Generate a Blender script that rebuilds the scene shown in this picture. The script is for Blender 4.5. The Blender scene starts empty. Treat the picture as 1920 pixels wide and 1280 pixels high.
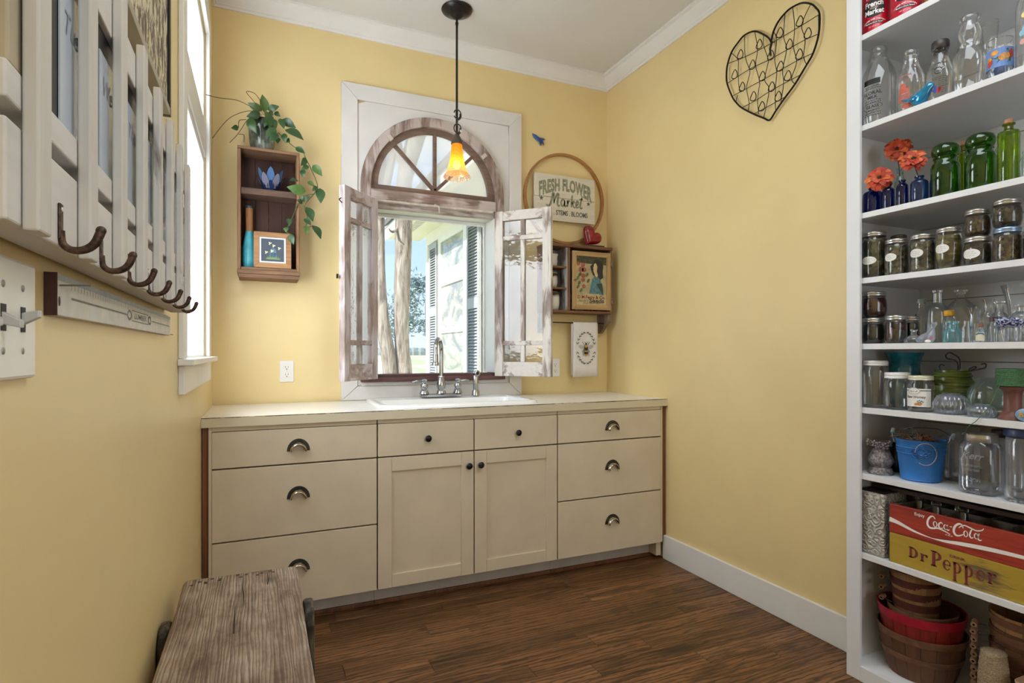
import bpy, math, random
from math import sin, cos, pi, radians, sqrt, atan2
from mathutils import Vector, Matrix
random.seed(7)
S = bpy.context.scene
COL = S.collection

# ------------------------------------------------------------------ camera, world, lights, exposure
cam_d = bpy.data.cameras.new('camera'); cam = bpy.data.objects.new('camera', cam_d); COL.objects.link(cam)
cam.location = (0, 0, 1.1846); cam.rotation_euler = (pi/2, 0, -0.4177)
cam_d.sensor_width = 36; cam_d.lens = 20.014; cam_d.shift_y = 0.00968; cam_d.clip_start = 0.02
S.camera = cam
S.view_settings.view_transform = 'Standard'; S.view_settings.look = 'None'
S.view_settings.exposure = 0.17; S.view_settings.gamma = 1.0; S.view_settings.use_curve_mapping = False
S.cycles.use_denoising = True
S.cycles.max_bounces = 12; S.cycles.diffuse_bounces = 6; S.cycles.glossy_bounces = 4
S.cycles.transparent_max_bounces = 24; S.cycles.transmission_bounces = 6
S.cycles.caustics_reflective = False; S.cycles.caustics_refractive = False
S.cycles.sample_clamp_indirect = 6.0

SKY = 1.2; SUN = 6.0; REAR = 40.0; CEIL = 20.0; WINL = 70.0
W = bpy.data.worlds.new('sky'); S.world = W; W.use_nodes = True
wn = W.node_tree.nodes; wl = W.node_tree.links; wn.clear()
def wnode(t, **k):
    n = wn.new(t)
    for a, b in k.items(): setattr(n, a, b)
    return n
tc = wnode('ShaderNodeTexCoord'); sep = wnode('ShaderNodeSeparateXYZ'); wl.new(tc.outputs['Generated'], sep.inputs[0])
ramp = wnode('ShaderNodeValToRGB'); wl.new(sep.outputs['Z'], ramp.inputs[0])
e = ramp.color_ramp.elements
e[0].position = 0.0; e[0].color = (0.70, 0.82, 0.99, 1)
e[1].position = 0.6; e[1].color = (0.30, 0.52, 0.95, 1)
m = e.new(0.12); m.color = (0.50, 0.69, 0.98, 1)
mp = wnode('ShaderNodeMapping'); mp.inputs['Scale'].default_value = (1, 1, 3.2); wl.new(tc.outputs['Generated'], mp.inputs[0])
cn = wnode('ShaderNodeTexNoise'); cn.inputs['Scale'].default_value = 2.6; cn.inputs['Detail'].default_value = 6
wl.new(mp.outputs[0], cn.inputs['Vector'])
cr = wnode('ShaderNodeValToRGB'); cr.color_ramp.elements[0].position = 0.5; cr.color_ramp.elements[1].position = 0.68
wl.new(cn.outputs[0], cr.inputs[0])
mx = wnode('ShaderNodeMix', data_type='RGBA'); wl.new(cr.outputs[0], mx.inputs[0]); wl.new(ramp.outputs[0], mx.inputs[6]); mx.inputs[7].default_value = (0.97, 0.98, 1, 1)
bg = wnode('ShaderNodeBackground'); bg.inputs[1].default_value = SKY; wl.new(mx.outputs[2], bg.inputs[0])
wo = wnode('ShaderNodeOutputWorld'); wl.new(bg.outputs[0], wo.inputs[0])

def lamp(name, kind, loc, rot, energy, color=(1, 1, 1), **k):
    d = bpy.data.lights.new(name, kind); d.energy = energy; d.color = color
    for a, b in k.items(): setattr(d, a, b)
    o = bpy.data.objects.new(name, d); COL.objects.link(o); o.location = loc; o.rotation_euler = rot
    return o
sun = lamp('sun', 'SUN', (-6, -2, 9), (0, 0, 0), SUN, (1.0, 0.95, 0.87), angle=0.02)
sun.rotation_euler = Vector((0.74, 0.33, -0.58)).to_track_quat('-Z', 'Y').to_euler()
lamp('rear_fill', 'AREA', (1.45, -2.2, 1.65), (radians(102), 0, radians(14)), REAR, (0.84, 0.92, 1.0), shape='RECTANGLE', size=2.0, size_y=2.2)  # unseen fill lamp added behind the camera to brighten the room
lamp('window_fill', 'AREA', (-0.75, 2.40, 1.95), (0, radians(-90), 0), WINL, (0.88, 0.94, 1.0), shape='RECTANGLE', size=1.7, size_y=1.0)  # added lamp outside the left window, brightens its panes and the right wall
lamp('ceiling_light', 'AREA', (1.15, 0.6, 2.96), (0, 0, 0), CEIL, (0.86, 0.93, 1.0), shape='RECTANGLE', size=1.1, size_y=1.1)

# ------------------------------------------------------------------ geometry helper
class B:
    def __init__(s, xf=None): s.v = []; s.f = []; s.xf = xf
    def add(s, vs, fs):
        n = len(s.v)
        if s.xf: vs = [s.xf(*p) for p in vs]
        s.v += [tuple(p) for p in vs]; s.f += [tuple(i+n for i in q) for q in fs]; return s
    def box(s, x0, x1, y0, y1, z0, z1):
        return s.add([(x0,y0,z0),(x1,y0,z0),(x1,y1,z0),(x0,y1,z0),(x0,y0,z1),(x1,y0,z1),(x1,y1,z1),(x0,y1,z1)],
                     [(0,3,2,1),(4,5,6,7),(0,1,5,4),(1,2,6,5),(2,3,7,6),(3,0,4,7)])
    def lathe(s, prof, c=(0,0,0), seg=24, lob=None, cap0=False, cap1=False, sx=1, sy=1):
        vs = []; fs = []; n = len(prof)
        for r, z in prof:
            for i in range(seg):
                a = 2*pi*i/seg; rr = r*(lob(a, z) if lob else 1)
                vs.append((c[0]+rr*cos(a)*sx, c[1]+rr*sin(a)*sy, c[2]+z))
        for j in range(n-1):
            for i in range(seg):
                k = (i+1) % seg; fs.append((j*seg+i, j*seg+k, (j+1)*seg+k, (j+1)*seg+i))
        if cap0: fs.append(tuple(range(seg))[::-1])
        if cap1: fs.append(tuple((n-1)*seg+i for i in range(seg)))
        return s.add(vs, fs)
    def loft(s, loops, closed=True, cap0=False, cap1=False):
        m = len(loops[0]); vs = [p for l in loops for p in l]; fs = []
        for j in range(len(loops)-1):
            for i in range(m if closed else m-1):
                k = (i+1) % m; fs.append((j*m+i, j*m+k, (j+1)*m+k, (j+1)*m+i))
        if cap0: fs.append(tuple(range(m))[::-1])
        if cap1: fs.append(tuple((len(loops)-1)*m+i for i in range(m)))
        return s.add(vs, fs)
    def tube(s, pts, r, seg=6, closed=False, flat=1.0):
        P = [Vector(p) for p in pts]; n = len(P); rs = r if isinstance(r, (list, tuple)) else [r]*n
        loops = []; up = None
        for i in range(n):
            if closed: t = P[(i+1) % n]-P[i-1]
            else: t = P[min(i+1, n-1)]-P[max(i-1, 0)]
            if t.length < 1e-9: t = Vector((0, 0, 1))
            t.normalize()
            if up is None:
                up = Vector((0, 0, 1)) if abs(t.z) < 0.9 else Vector((1, 0, 0))
            a = t.cross(up)
            if a.length < 1e-6: a = t.orthogonal()
            a.normalize(); b = a.cross(t).normalized(); up = b
            loops.append([tuple(P[i]+a*rs[i]*cos(2*pi*k/seg)+b*rs[i]*flat*sin(2*pi*k/seg)) for k in range(seg)])
        if closed: loops.append(loops[0]); return s.loft(loops)
        return s.loft(loops, cap0=True, cap1=True)
    def prism(s, pts, vec):
        n = len(pts); vs = [tuple(p) for p in pts]+[tuple(Vector(p)+Vector(vec)) for p in pts]
        fs = [tuple(range(n))[::-1], tuple(range(n, 2*n))]+[(i, (i+1) % n, n+(i+1) % n, n+i) for i in range(n)]
        return s.add(vs, fs)
    def poly(s, pts): return s.add(pts, [tuple(range(len(pts)))])
    def strip(s, A, Bp, vec, closed=False):
        """band between polylines A and Bp, extruded by vec (solid)"""
        n = len(A); V = Vector(vec); vs = list(A)+list(Bp)+[tuple(Vector(p)+V) for p in A]+[tuple(Vector(p)+V) for p in Bp]; fs = []
        for i in range(n if closed else n-1):
            j = (i+1) % n
            fs += [(i, j, n+j, n+i), (2*n+i, 3*n+i, 3*n+j, 2*n+j), (i, 2*n+i, 2*n+j, j), (n+i, n+j, 3*n+j, 3*n+i)]
        if not closed: fs += [(0, n, 3*n, 2*n), (n-1, 3*n-1, 4*n-1, 2*n-1)]
        return s.add(vs, fs)
    def ball(s, c, rx, ry, rz, nu=14, nv=9):
        pr = [(max(1e-4, sin(pi*j/nv)), -cos(pi*j/nv)) for j in range(nv+1)]
        vs = []; fs = []
        for r, z in pr:
            for i in range(nu):
                a = 2*pi*i/nu; vs.append((c[0]+rx*r*cos(a), c[1]+ry*r*sin(a), c[2]+rz*z))
        for j in range(nv):
            for i in range(nu):
                k = (i+1) % nu; fs.append((j*nu+i, j*nu+k, (j+1)*nu+k, (j+1)*nu+i))
        return s.add(vs, fs)
    # flat 2-D shapes: mp maps (x, y) to a point
    def p2(s, pts, mp): return s.poly([mp(x, y) for x, y in pts])
    def e2(s, x, y, rx, ry, mp, n=16, rot=0):
        k = max(4, n//2); c, d = cos(rot), sin(rot); T = []; U = []   # columns, so that it hugs a curved wall
        for i in range(k+1):
            a = pi*(1-i/k); u, w = rx*cos(a), ry*sin(a)
            T.append(mp(x+u*c-w*d, y+u*d+w*c)); U.append(mp(x+u*c+w*d, y+u*d-w*c))
        vs = [T[0]]+T[1:-1]+U[1:-1]+[T[-1]]; m = k-1; fs = [(0, m+1, 1), (m, 2*m, 2*m+1)]+[(i+1, m+i+1, m+i+2, i+2) for i in range(m-1)]
        return s.add(vs, fs)
    def ribbon(s, pts, w, mp):
        n = len(pts); ws = w if isinstance(w, (list, tuple)) else [w]*n; L = []; R = []
        for i in range(n):
            a = pts[max(i-1, 0)]; b = pts[min(i+1, n-1)]; dx = b[0]-a[0]; dy = b[1]-a[1]; l = sqrt(dx*dx+dy*dy) or 1
            nx, ny = -dy/l*ws[i]/2, dx/l*ws[i]/2
            L.append(mp(pts[i][0]+nx, pts[i][1]+ny)); R.append(mp(pts[i][0]-nx, pts[i][1]-ny))
        return s.add(L+R, [(n+i, n+i+1, i+1, i) for i in range(n-1)])
    def crescent(s, o, i, mp, a0=0, a1=360, n=28):
        A = []; C = []
        for k in range(n+1):
            a = radians(a0+(a1-a0)*k/n)
            A.append(mp(o[0]+o[2]*cos(a), o[1]+o[3]*sin(a))); C.append(mp(i[0]+i[2]*cos(a), i[1]+i[3]*sin(a)))
        return s.add(C+A, [(k, n+1+k, n+2+k, k+1) for k in range(n)])
    def text(s, body, size, mp, align='CENTER', bold=0.0, shear=0.0, sx=1.0, space=1.0, fit=None):
        key = (body, align, bold, shear, space)
        if key not in TXT:
            c = bpy.data.curves.new('t', 'FONT'); c.body = body; c.size = 1; c.align_x = align; c.align_y = 'CENTER'
            c.offset = bold; c.shear = shear; c.space_character = space; c.resolution_u = 3
            o = bpy.data.objects.new('t', c); COL.objects.link(o)
            dg = bpy.context.evaluated_depsgraph_get(); me = bpy.data.meshes.new_from_object(o.evaluated_get(dg))
            TXT[key] = ([tuple(v.co) for v in me.vertices], [tuple(p.vertices) for p in me.polygons])
            bpy.data.objects.remove(o); bpy.data.curves.remove(c); bpy.data.meshes.remove(me)
        vs, fs = TXT[key]
        if fit: sx = fit/((max(v[0] for v in vs)-min(v[0] for v in vs))*size)
        return s.add([mp(x*size*sx, y*size) for x, y, z in vs], fs)
    def build(s, name, mat, parent=None, loc=(0, 0, 0), smooth=None, bevel=0, solid=0, label=None, cat=None, group=None, kind=None, fix=True):
        me = bpy.data.meshes.new(name); me.from_pydata(s.v, [], s.f)
        if fix:
            import bmesh
            bm = bmesh.new(); bm.from_mesh(me); bmesh.ops.recalc_face_normals(bm, faces=bm.faces); bm.to_mesh(me); bm.free()
        me.update()
        if smooth is not None:
            me.polygons.foreach_set('use_smooth', [True]*len(me.polygons)); me.set_sharp_from_angle(angle=radians(smooth))
        if mat: me.materials.append(mat)
        o = bpy.data.objects.new(name, me); COL.objects.link(o); o.location = loc
        if parent: o.parent = parent
        if solid:
            q = o.modifiers.new('s', 'SOLIDIFY'); q.thickness = solid; q.offset = 0
        if bevel:
            q = o.modifiers.new('b', 'BEVEL'); q.width = bevel; q.segments = 2; q.limit_method = 'ANGLE'; q.angle_limit = radians(50)
        return tag(o, label, cat, group, kind)
TXT = {}
def tag(o, label=None, cat=None, group=None, kind=None):
    if label: o['label'] = label
    if cat: o['category'] = cat
    if group: o['group'] = group
    if kind: o['kind'] = kind
    return o
def thing(name, label, cat, loc=(0, 0, 0), group=None, rotz=0, kind=None):
    o = bpy.data.objects.new(name, None); COL.objects.link(o); o.location = loc; o.rotation_euler = (0, 0, rotz); o.empty_display_size = 0.05
    return tag(o, label, cat, group, kind)
def struct(name, loc=(0, 0, 0)):
    return thing(name, None, None, loc, kind='structure')
def dup(o, name, parent, loc=None, rot=None):
    c = o.copy(); COL.objects.link(c); c.name = name; c.parent = parent
    if loc is not None: c.location = loc
    if rot is not None: c.rotation_euler = rot
    return c
def bez(pts, n=8):
    """Catmull-Rom through pts"""
    P = [pts[0]]+list(pts)+[pts[-1]]; out = []
    for i in range(1, len(P)-2):
        for k in range(n):
            t = k/n; q = []
            for a, b, c, d in zip(P[i-1], P[i], P[i+1], P[i+2]):
                q.append(0.5*((2*b)+(-a+c)*t+(2*a-5*b+4*c-d)*t*t+(-a+3*b-3*c+d)*t**3))
            out.append(tuple(q))
    out.append(tuple(pts[-1])); return out

# ------------------------------------------------------------------ materials
def lin(c):
    if isinstance(c, str): c = [int(c[i:i+2], 16)/255 for i in (0, 2, 4)]
    return tuple((x/12.92 if x <= 0.04045 else ((x+0.055)/1.055)**2.4) for x in c)+(1,)
MC = {}
class NT:
    def __init__(s, name):
        s.m = bpy.data.materials.new(name); s.m.use_nodes = True; s.t = s.m.node_tree; s.t.nodes.clear()
        s.out = s.n('ShaderNodeOutputMaterial')
    def n(s, t, ins=None, **k):
        x = s.t.nodes.new(t)
        for a, b in k.items(): setattr(x, a, b)
        for a, b in (ins or {}).items():
            if hasattr(b, 'is_output'): s.t.links.new(b, x.inputs[a])
            else: x.inputs[a].default_value = b
        return x
    def ramp(s, fac, stops):
        r = s.n('ShaderNodeValToRGB', {0: fac}); e = r.color_ramp.elements
        while len(e) < len(stops): e.new(0.5)
        for el, (p, c) in zip(e, stops): el.position = p; el.color = c if len(c) == 4 else tuple(c)+(1,)
        return r.outputs[0]
    def mix(s, fac, a, b, blend='MIX'):
        x = s.n('ShaderNodeMix', data_type='RGBA', blend_type=blend)
        for i, v in ((0, fac), (6, a), (7, b)):
            if hasattr(v, 'is_output'): s.t.links.new(v, x.inputs[i])
            else: x.inputs[i].default_value = v
        return x.outputs[2]
    def coords(s, scale=(1, 1, 1), rnd=True, rot=(0, 0, 0)):
        c = s.n('ShaderNodeTexCoord').outputs['Object']
        if rnd:
            r = s.n('ShaderNodeObjectInfo').outputs['Random']
            k = s.n('ShaderNodeMath', {0: r, 1: 37.0}, operation='MULTIPLY').outputs[0]
            v = s.n('ShaderNodeCombineXYZ', {0: k, 1: k, 2: k}).outputs[0]
            c = s.n('ShaderNodeVectorMath', {0: c, 1: v}, operation='ADD').outputs[0]
        return s.n('ShaderNodeMapping', {'Vector': c, 'Scale': scale, 'Rotation': rot}).outputs[0]
    def noise(s, vec, scale=5, detail=4, rough=0.55, dist=0):
        return s.n('ShaderNodeTexNoise', {'Vector': vec, 'Scale': scale, 'Detail': detail, 'Roughness': rough, 'Distortion': dist}).outputs[0]
    def bsdf(s, color, rough=0.5, metal=0, bump=None, bd=0.1, dist=0.002, **k):
        b = s.n('ShaderNodeBsdfPrincipled', {'Base Color': color, 'Roughness': rough, 'Metallic': metal})
        for a, v in k.items(): b.inputs[a.replace('_', ' ')].default_value = v
        if bump is not None:
            q = s.n('ShaderNodeBump', {'Height': bump, 'Strength': bd, 'Distance': dist}); s.t.links.new(q.outputs[0], b.inputs['Normal'])
        s.t.links.new(b.outputs[0], s.out.inputs[0]); return b
def plain(name, col, rough=0.5, metal=0, var=0.06, vs=9, bd=0.0, emit=None, scale=(1, 1, 1), **k):
    if name in MC: return MC[name]
    t = NT(name); c = lin(col); nz = t.noise(t.coords(scale), vs)
    d = tuple(x*(1-var*2) for x in c[:3])+(1,); l = tuple(min(1, x*(1+var)) for x in c[:3])+(1,)
    b = t.bsdf(t.ramp(nz, [(0.3, d), (0.7, l)]), rough, metal, nz if bd else None, bd, **k)
    if emit: b.inputs['Emission Color'].default_value = c; b.inputs['Emission Strength'].default_value = emit
    MC[name] = t.m; return t.m
def wood(name, col, dark, axis='X', rough=0.55, sc=1.0, bd=0.25, contrast=1.0, spec=0.4, objvar=0.0):
    if name in MC: return MC[name]
    t = NT(name); s = {'X': (1.2, 16, 16), 'Y': (16, 1.2, 16), 'Z': (16, 16, 1.2)}[axis]; s = tuple(q*sc for q in s)
    v = t.coords(s); n1 = t.noise(v, 1.6, 6, 0.62, 0.7); n2 = t.noise(t.coords(tuple(q*3 for q in s)), 2.5, 4, 0.6)
    n3 = t.noise(t.coords(tuple(max(1, q/8) for q in s)), 2.0, 3)
    a = t.ramp(n1, [(0.32, lin(dark)), (0.5, lin(col)), (0.72, tuple(min(1, x*1.12) for x in lin(col)[:3]))])
    a = t.mix(t.ramp(n2, [(0.35, (0.55*contrast,)*3), (0.55, (0, 0, 0))]), a, lin(dark))
    a = t.mix(0.35, a, t.mix(n3, lin(dark), tuple(min(1, x*1.2) for x in lin(col)[:3])+(1,)))
    if objvar:
        r = t.n('ShaderNodeObjectInfo').outputs['Random']
        h = t.n('ShaderNodeHueSaturation', {'Color': a, 'Value': t.n('ShaderNodeMapRange', {0: r, 3: 1-objvar, 4: 1+objvar}).outputs[0]}); a = h.outputs[0]
    t.bsdf(a, rough, 0, n1, bd, 0.003, Specular_IOR_Level=spec); MC[name] = t.m; return t.m
def chipped(name, paint, woodc, dark, axis='Z', amount=0.5, rough=0.6, sc=1.0):
    """flaking paint over weathered wood"""
    if name in MC: return MC[name]
    t = NT(name); s = {'X': (1.5, 11, 11), 'Y': (11, 1.5, 11), 'Z': (11, 11, 1.5)}[axis]; s = tuple(q*sc for q in s)
    n1 = t.noise(t.coords(s), 1.5, 7, 0.65, 0.6); n2 = t.noise(t.coords(tuple(q*2.2 for q in s)), 2.2, 4)
    big = t.noise(t.coords((2.2, 2.2, 1.6)), 2.2, 3)
    w = t.ramp(n2, [(0.3, lin(dark)), (0.65, lin(woodc))])
    f = t.n('ShaderNodeMath', {0: n1, 1: big}, operation='ADD').outputs[0]
    k = t.ramp(f, [(max(0, amount-0.04), (0, 0, 0)), (min(1, amount+0.06), (1, 1, 1))]) if False else t.n('ShaderNodeMapRange', {0: f, 1: 2*amount-0.05, 2: 2*amount+0.07}).outputs[0]
    p = t.mix(t.ramp(n2, [(0.35, (0.3,)*3), (0.6, (0, 0, 0))]), lin(paint), tuple(x*0.72 for x in lin(paint)[:3])+(1,))
    t.bsdf(t.mix(k, w, p), rough, 0, k, 0.3, 0.002, Specular_IOR_Level=0.3); MC[name] = t.m; return t.m
def glass(name, tint=(0.93, 0.95, 0.95), edge=(0.55, 0.62, 0.63), gloss=1.0, body=0.0, bodyc=(0.8, 0.85, 0.9), rough=0.02, wav=0.0, ior=1.5):
    """thin-walled glass: tinted transparency that thickens towards grazing angles, plus Fresnel gloss"""
    if name in MC: return MC[name]
    t = NT(name); lw = t.n('ShaderNodeLayerWeight', {'Blend': 0.35}); fr = t.n('ShaderNodeFresnel', {'IOR': ior})
    tr = t.n('ShaderNodeBsdfTransparent', {0: t.mix(t.n('ShaderNodeMath', {0: lw.outputs['Facing'], 1: 2.2}, operation='POWER').outputs[0], tuple(tint)+(1,), tuple(edge)+(1,))})
    gl = t.n('ShaderNodeBsdfGlossy', {'Color': (1, 1, 1, 1), 'Roughness': rough})
    if wav:
        nz = t.noise(t.coords((1, 1, 1)), 30, 2); q = t.n('ShaderNodeBump', {'Height': nz, 'Strength': wav, 'Distance': 0.01}); t.t.links.new(q.outputs[0], gl.inputs['Normal'])
    fac = t.n('ShaderNodeMath', {0: fr.outputs[0], 1: gloss}, operation='MULTIPLY').outputs[0]
    fac = t.n('ShaderNodeMath', {0: fac, 1: 0.78}, operation='MINIMUM').outputs[0]
    s = t.n('ShaderNodeMixShader', {0: fac, 1: tr.outputs[0], 2: gl.outputs[0]})
    if body:
        df = t.n('ShaderNodeBsdfDiffuse', {0: tuple(bodyc)+(1,)}); tl = t.n('ShaderNodeBsdfTranslucent', {0: tuple(bodyc)+(1,)})
        dd = t.n('ShaderNodeMixShader', {0: 0.5, 1: df.outputs[0], 2: tl.outputs[0]})
        s = t.n('ShaderNodeMixShader', {0: body, 1: s.outputs[0], 2: dd.outputs[0]})
    t.t.links.new(s.outputs[0], t.out.inputs[0]); MC[name] = t.m; return t.m
# ------------------------------------------------------------------ room shell
XL, XR, D, ZC = -0.2153, 2.1266, 3.2264, 3.0
YEL = plain('yellow_wall_paint', 'E2CC96', 0.36, var=0.025, vs=2.2, bd=0.03, Specular_IOR_Level=0.4)
WHT = plain('white_trim_paint', 'E2E1DE', 0.38, var=0.02, vs=5)
GRY = plain('grey_white_window_paint', 'D6D3CF', 0.5, var=0.03, vs=7)
CEI = plain('ceiling_paint', 'D8D7D4', 0.7, var=0.015, vs=3)
b = B(); b.box(XL-0.15, 0.50, D, D+0.15, -0.1, ZC); b.box(1.38, 2.55, D, D+0.15, -0.1, ZC); b.box(0.50, 1.38, D, D+0.15, -0.1, 1.0); b.box(0.50, 1.38, D, D+0.15, 2.55, ZC)
b.build('wall_back', YEL, kind='structure')
b = B(); b.box(XL-0.15, XL, -2.6, 1.985, -0.1, ZC); b.box(XL-0.15, XL, 2.82, D+0.02, -0.1, ZC); b.box(XL-0.15, XL, 1.985, 2.82, -0.1, 1.13); b.box(XL-0.15, XL, 1.985, 2.82, 2.57, ZC)
b.build('wall_left', YEL, kind='structure')
b = B(); b.box(XR, XR+0.15, 1.414, D+0.02, -0.1, ZC); b.box(XR, XR+0.15, -2.6, 0.30, -0.1, ZC); b.box(2.42, 2.55, 0.28, 1.45, -0.1, ZC)
b.build('wall_right', YEL, kind='structure')
b = B(); b.box(XL-0.15, 2.55, -2.75, -2.6, -0.1, ZC); b.build('wall_front', YEL, kind='structure')
b = B(); b.box(XL-0.15, 2.55, -2.75, D+0.15, ZC, ZC+0.25); b.build('ceiling', CEI, kind='structure')
# crown moulding, mitred in the corners
cp = [(0, 2.917), (0.010, 2.917), (0.012, 2.927), (0.019, 2.931), (0.020, 2.939), (0.034, 2.950), (0.047, 2.966), (0.054, 2.982), (0.060, 2.985), (0.068, 2.988), (0.068, 3.0)]
B().loft([[(XL+d, D-d, z) for d, z in cp], [(XR-d, D-d, z) for d, z in cp]], closed=False).build('trim_1', WHT, kind='structure', smooth=25)
B().loft([[(XR-d, D-d, z) for d, z in cp], [(XR-d, 1.42, z) for d, z in cp]], closed=False).build('trim_2', WHT, kind='structure', smooth=25)
B().loft([[(XL+d, -2.6, z) for d, z in cp], [(XL+d, D-d, z) for d, z in cp]], closed=False).build('trim_3', WHT, kind='structure', smooth=25)
B().box(XR-0.015, XR, 1.418, 2.632, 0, 0.136).build('baseboard_right', WHT, kind='structure', bevel=0.003)
B().box(XL, XL+0.012, -2.6, 2.63, 0, 0.136).build('baseboard_left', WHT, kind='structure', bevel=0.003)
# floor of individual oak planks running along x
FLT = NT('oak_plank'); fv = FLT.coords((1.1, 13, 13)); ro = FLT.n('ShaderNodeObjectInfo').outputs['Random']
fw_ = FLT.n('ShaderNodeTexWave', {'Vector': FLT.coords((0.22, 1, 1)), 'Scale': 15.0, 'Distortion': 11.0, 'Detail': 4.0, 'Detail Scale': 0.9, 'Detail Roughness': 0.6}, bands_direction='Y')
f1 = FLT.noise(fv, 2.2, 7, 0.66, 0.6); f2 = FLT.noise(FLT.coords((4, 90, 90)), 1.6, 4, 0.6); f3 = FLT.noise(FLT.coords((1.5, 3.5, 3)), 1.7, 4, 0.6)
fc = FLT.ramp(ro, [(0.0, lin('664729')), (0.5, lin('7E5634')), (1.0, lin('926642'))])
fc = FLT.mix(FLT.ramp(fw_.outputs['Fac'], [(0.05, (0.8,)*3), (0.30, (0, 0, 0))]), fc, lin('2C1B10'))
fc = FLT.mix(FLT.ramp(f1, [(0.34, (0.85,)*3), (0.50, (0, 0, 0))]), fc, lin('33200F'))
fc = FLT.mix(FLT.ramp(f2, [(0.36, (0.6,)*3), (0.5, (0, 0, 0))]), fc, lin('3A2514'))
fc = FLT.mix(FLT.ramp(f3, [(0.28, (0.9,)*3), (0.42, (0, 0, 0))]), fc, lin('271910'))
fk = FLT.n('ShaderNodeTexVoronoi', {'Vector': FLT.coords((1.3, 5, 1)), 'Scale': 1.0}).outputs['Distance']
fc = FLT.mix(FLT.ramp(fk, [(0.05, (0.85,)*3), (0.2, (0, 0, 0))]), fc, lin('20140C'))
FLT.bsdf(fc, 0.42, 0, f2, 0.12, 0.002, Specular_IOR_Level=0.35); FLW = FLT.m
FLB = plain('floor_gap', '1E130C', 0.8)
fl = B().box(XL-0.15, 2.55, -2.75, D+0.1, -0.1, -0.012).build('floor', FLB, kind='structure')
rf = random.Random(11); PW = 0.0925
for j in range(38):
    y1 = 2.78-j*PW; x = XL-rf.random()*0.9
    while x < 2.40:
        L = rf.uniform(0.45, 1.3); xa, xb = max(x, XL), min(x+L, 2.40)
        if xb-xa > 0.03:
            dz = rf.uniform(-0.0006, 0.0006)
            B().box(xa+0.0006, xb-0.0006, y1-PW+0.0006, y1-0.0006, -0.012, dz).build('plank', FLW, fl, bevel=0.0012)
        x += L

# ------------------------------------------------------------------ window_1: arched window in the back wall
w1 = struct('window_1', (0.938, D, 1.0)); ox, oy, oz = w1.location
def P1(b, name, mat, **k):
    b.v = [(x-ox, y-oy, z-oz) for x, y, z in b.v]; return b.build(name, mat, w1, **k)
OLD = chipped('weathered_lilac_wood', 'BDB0AA', '9C8A80', '6E5A52', 'X', 0.47, 0.7)
OLDZ = chipped('weathered_lilac_wood_z', 'BDB0AA', '9C8A80', '6E5A52', 'Z', 0.47, 0.7)
DRK = wood('dark_red_sill_wood', '6B4A45', '43292A', 'X', 0.6, 1.0)
SASHB = wood('brown_sash_wood', '7D6658', '54413A', 'X', 0.6, 0.8)
yA, yB = D-0.02, D
def cas(p): return P1(B().prism([(x, yA, z) for x, z in p], (0, 0.0199, 0)), 'casing_board', GRY, bevel=0.0015)
cas([(0.408, 2.657), (1.488, 2.657), (1.4062, 2.571), (0.4953, 2.571)])
cas([(0.408, 0.917), (0.408, 2.656), (0.4945, 2.571), (0.4945, 0.995)])
cas([(1.488, 0.917), (1.488, 2.656), (1.4065, 2.571), (1.4065, 0.995)])
cas([(0.409, 0.9165), (1.487, 0.9165), (1.4062, 0.993), (0.4953, 0.993)])
CX, CZ, RO, RI = 0.938, 2.108, 0.427, 0.372
def archpts(R, zb, y, n=40, cz=CZ):
    return [(CX-R, y, zb)]+[(CX-R*cos(pi*i/n), y, cz+R*sin(pi*i/n)) for i in range(n+1)]+[(CX+R, y, zb)]
A = archpts(RO, 0.996, D-0.012); Rr = []
for (x, y, z) in A:
    dx, dz = x-CX, z-CZ
    if z < CZ-0.01: Rr.append((0.496 if dx < 0 else 1.405, y, z)); continue
    k = min(((1.405-CX) if dx > 0 else (CX-0.496))/max(abs(dx), 1e-6), (2.57-CZ)/max(dz, 1e-6)); Rr.append((CX+dx*k, y, CZ+dz*k))
P1(B().strip(A, Rr, (0, 0.0115, 0)), 'spandrel_panel', GRY)
P1(B().strip(archpts(RI, 2.0, D-0.034), archpts(RO, 2.0, D-0.034), (0, 0.05, 0)), 'arch_frame', OLDZ, bevel=0.003)
P1(B().box(CX-RI, CX+RI, D-0.038, D+0.03, 2.028, 2.088).box(CX-RI, CX+RI, D-0.016, D+0.03, 1.992, 2.028), 'transom', OLD, bevel=0.004)
P1(B().box(CX-RI+0.02, CX+RI-0.02, D-0.048, D-0.014, 2.016, 2.028), 'transom_ledge', plain('pale_ledge_paint', 'C9BDB2', 0.6, var=0.12, vs=30), bevel=0.003)
SC = 2.12
def sash(R, y): return [(CX-R*cos(pi*i/40), y, SC-0.002+R*sin(pi*i/40)) for i in range(41)]
P1(B().strip(sash(0.331, D-0.012), sash(RI-0.001, D-0.012), (0, 0.034, 0)).box(CX-RI+0.001, CX+RI-0.001, D-0.012, D+0.022, 2.089, 2.12), 'fan_sash', SASHB, bevel=0.002)
for a in (45, 90, 135):
    ca, sa = cos(radians(a)), sin(radians(a)); w = 0.0095
    P1(B().prism([(CX+ca*r+sa*q, D-0.008, SC+sa*r-ca*q) for r, q in ((0.0, -w), (0.333, -w), (0.333, w), (0.0, w))], (0, 0.026, 0)), 'muntin', SASHB, bevel=0.002)
FAN = glass('glare_hazed_glass', (0.9, 0.9, 0.88), (0.7, 0.7, 0.68), 0.6, 0.62, (1.0, 0.99, 0.97))  # old glass; white body mixed in also stands for the sky glare
for a in (0, 45, 90, 135):
    P1(B().poly([(CX, D+0.012, SC)]+[(CX+0.333*cos(radians(a+i*45/8)), D+0.012, SC+0.333*sin(radians(a+i*45/8))) for i in range(9)]), 'pane', FAN, label='hazy fan-shaped pane whitened for glare')
TAB = plain('tab_paint', 'BDB3A8', 0.5)
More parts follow.
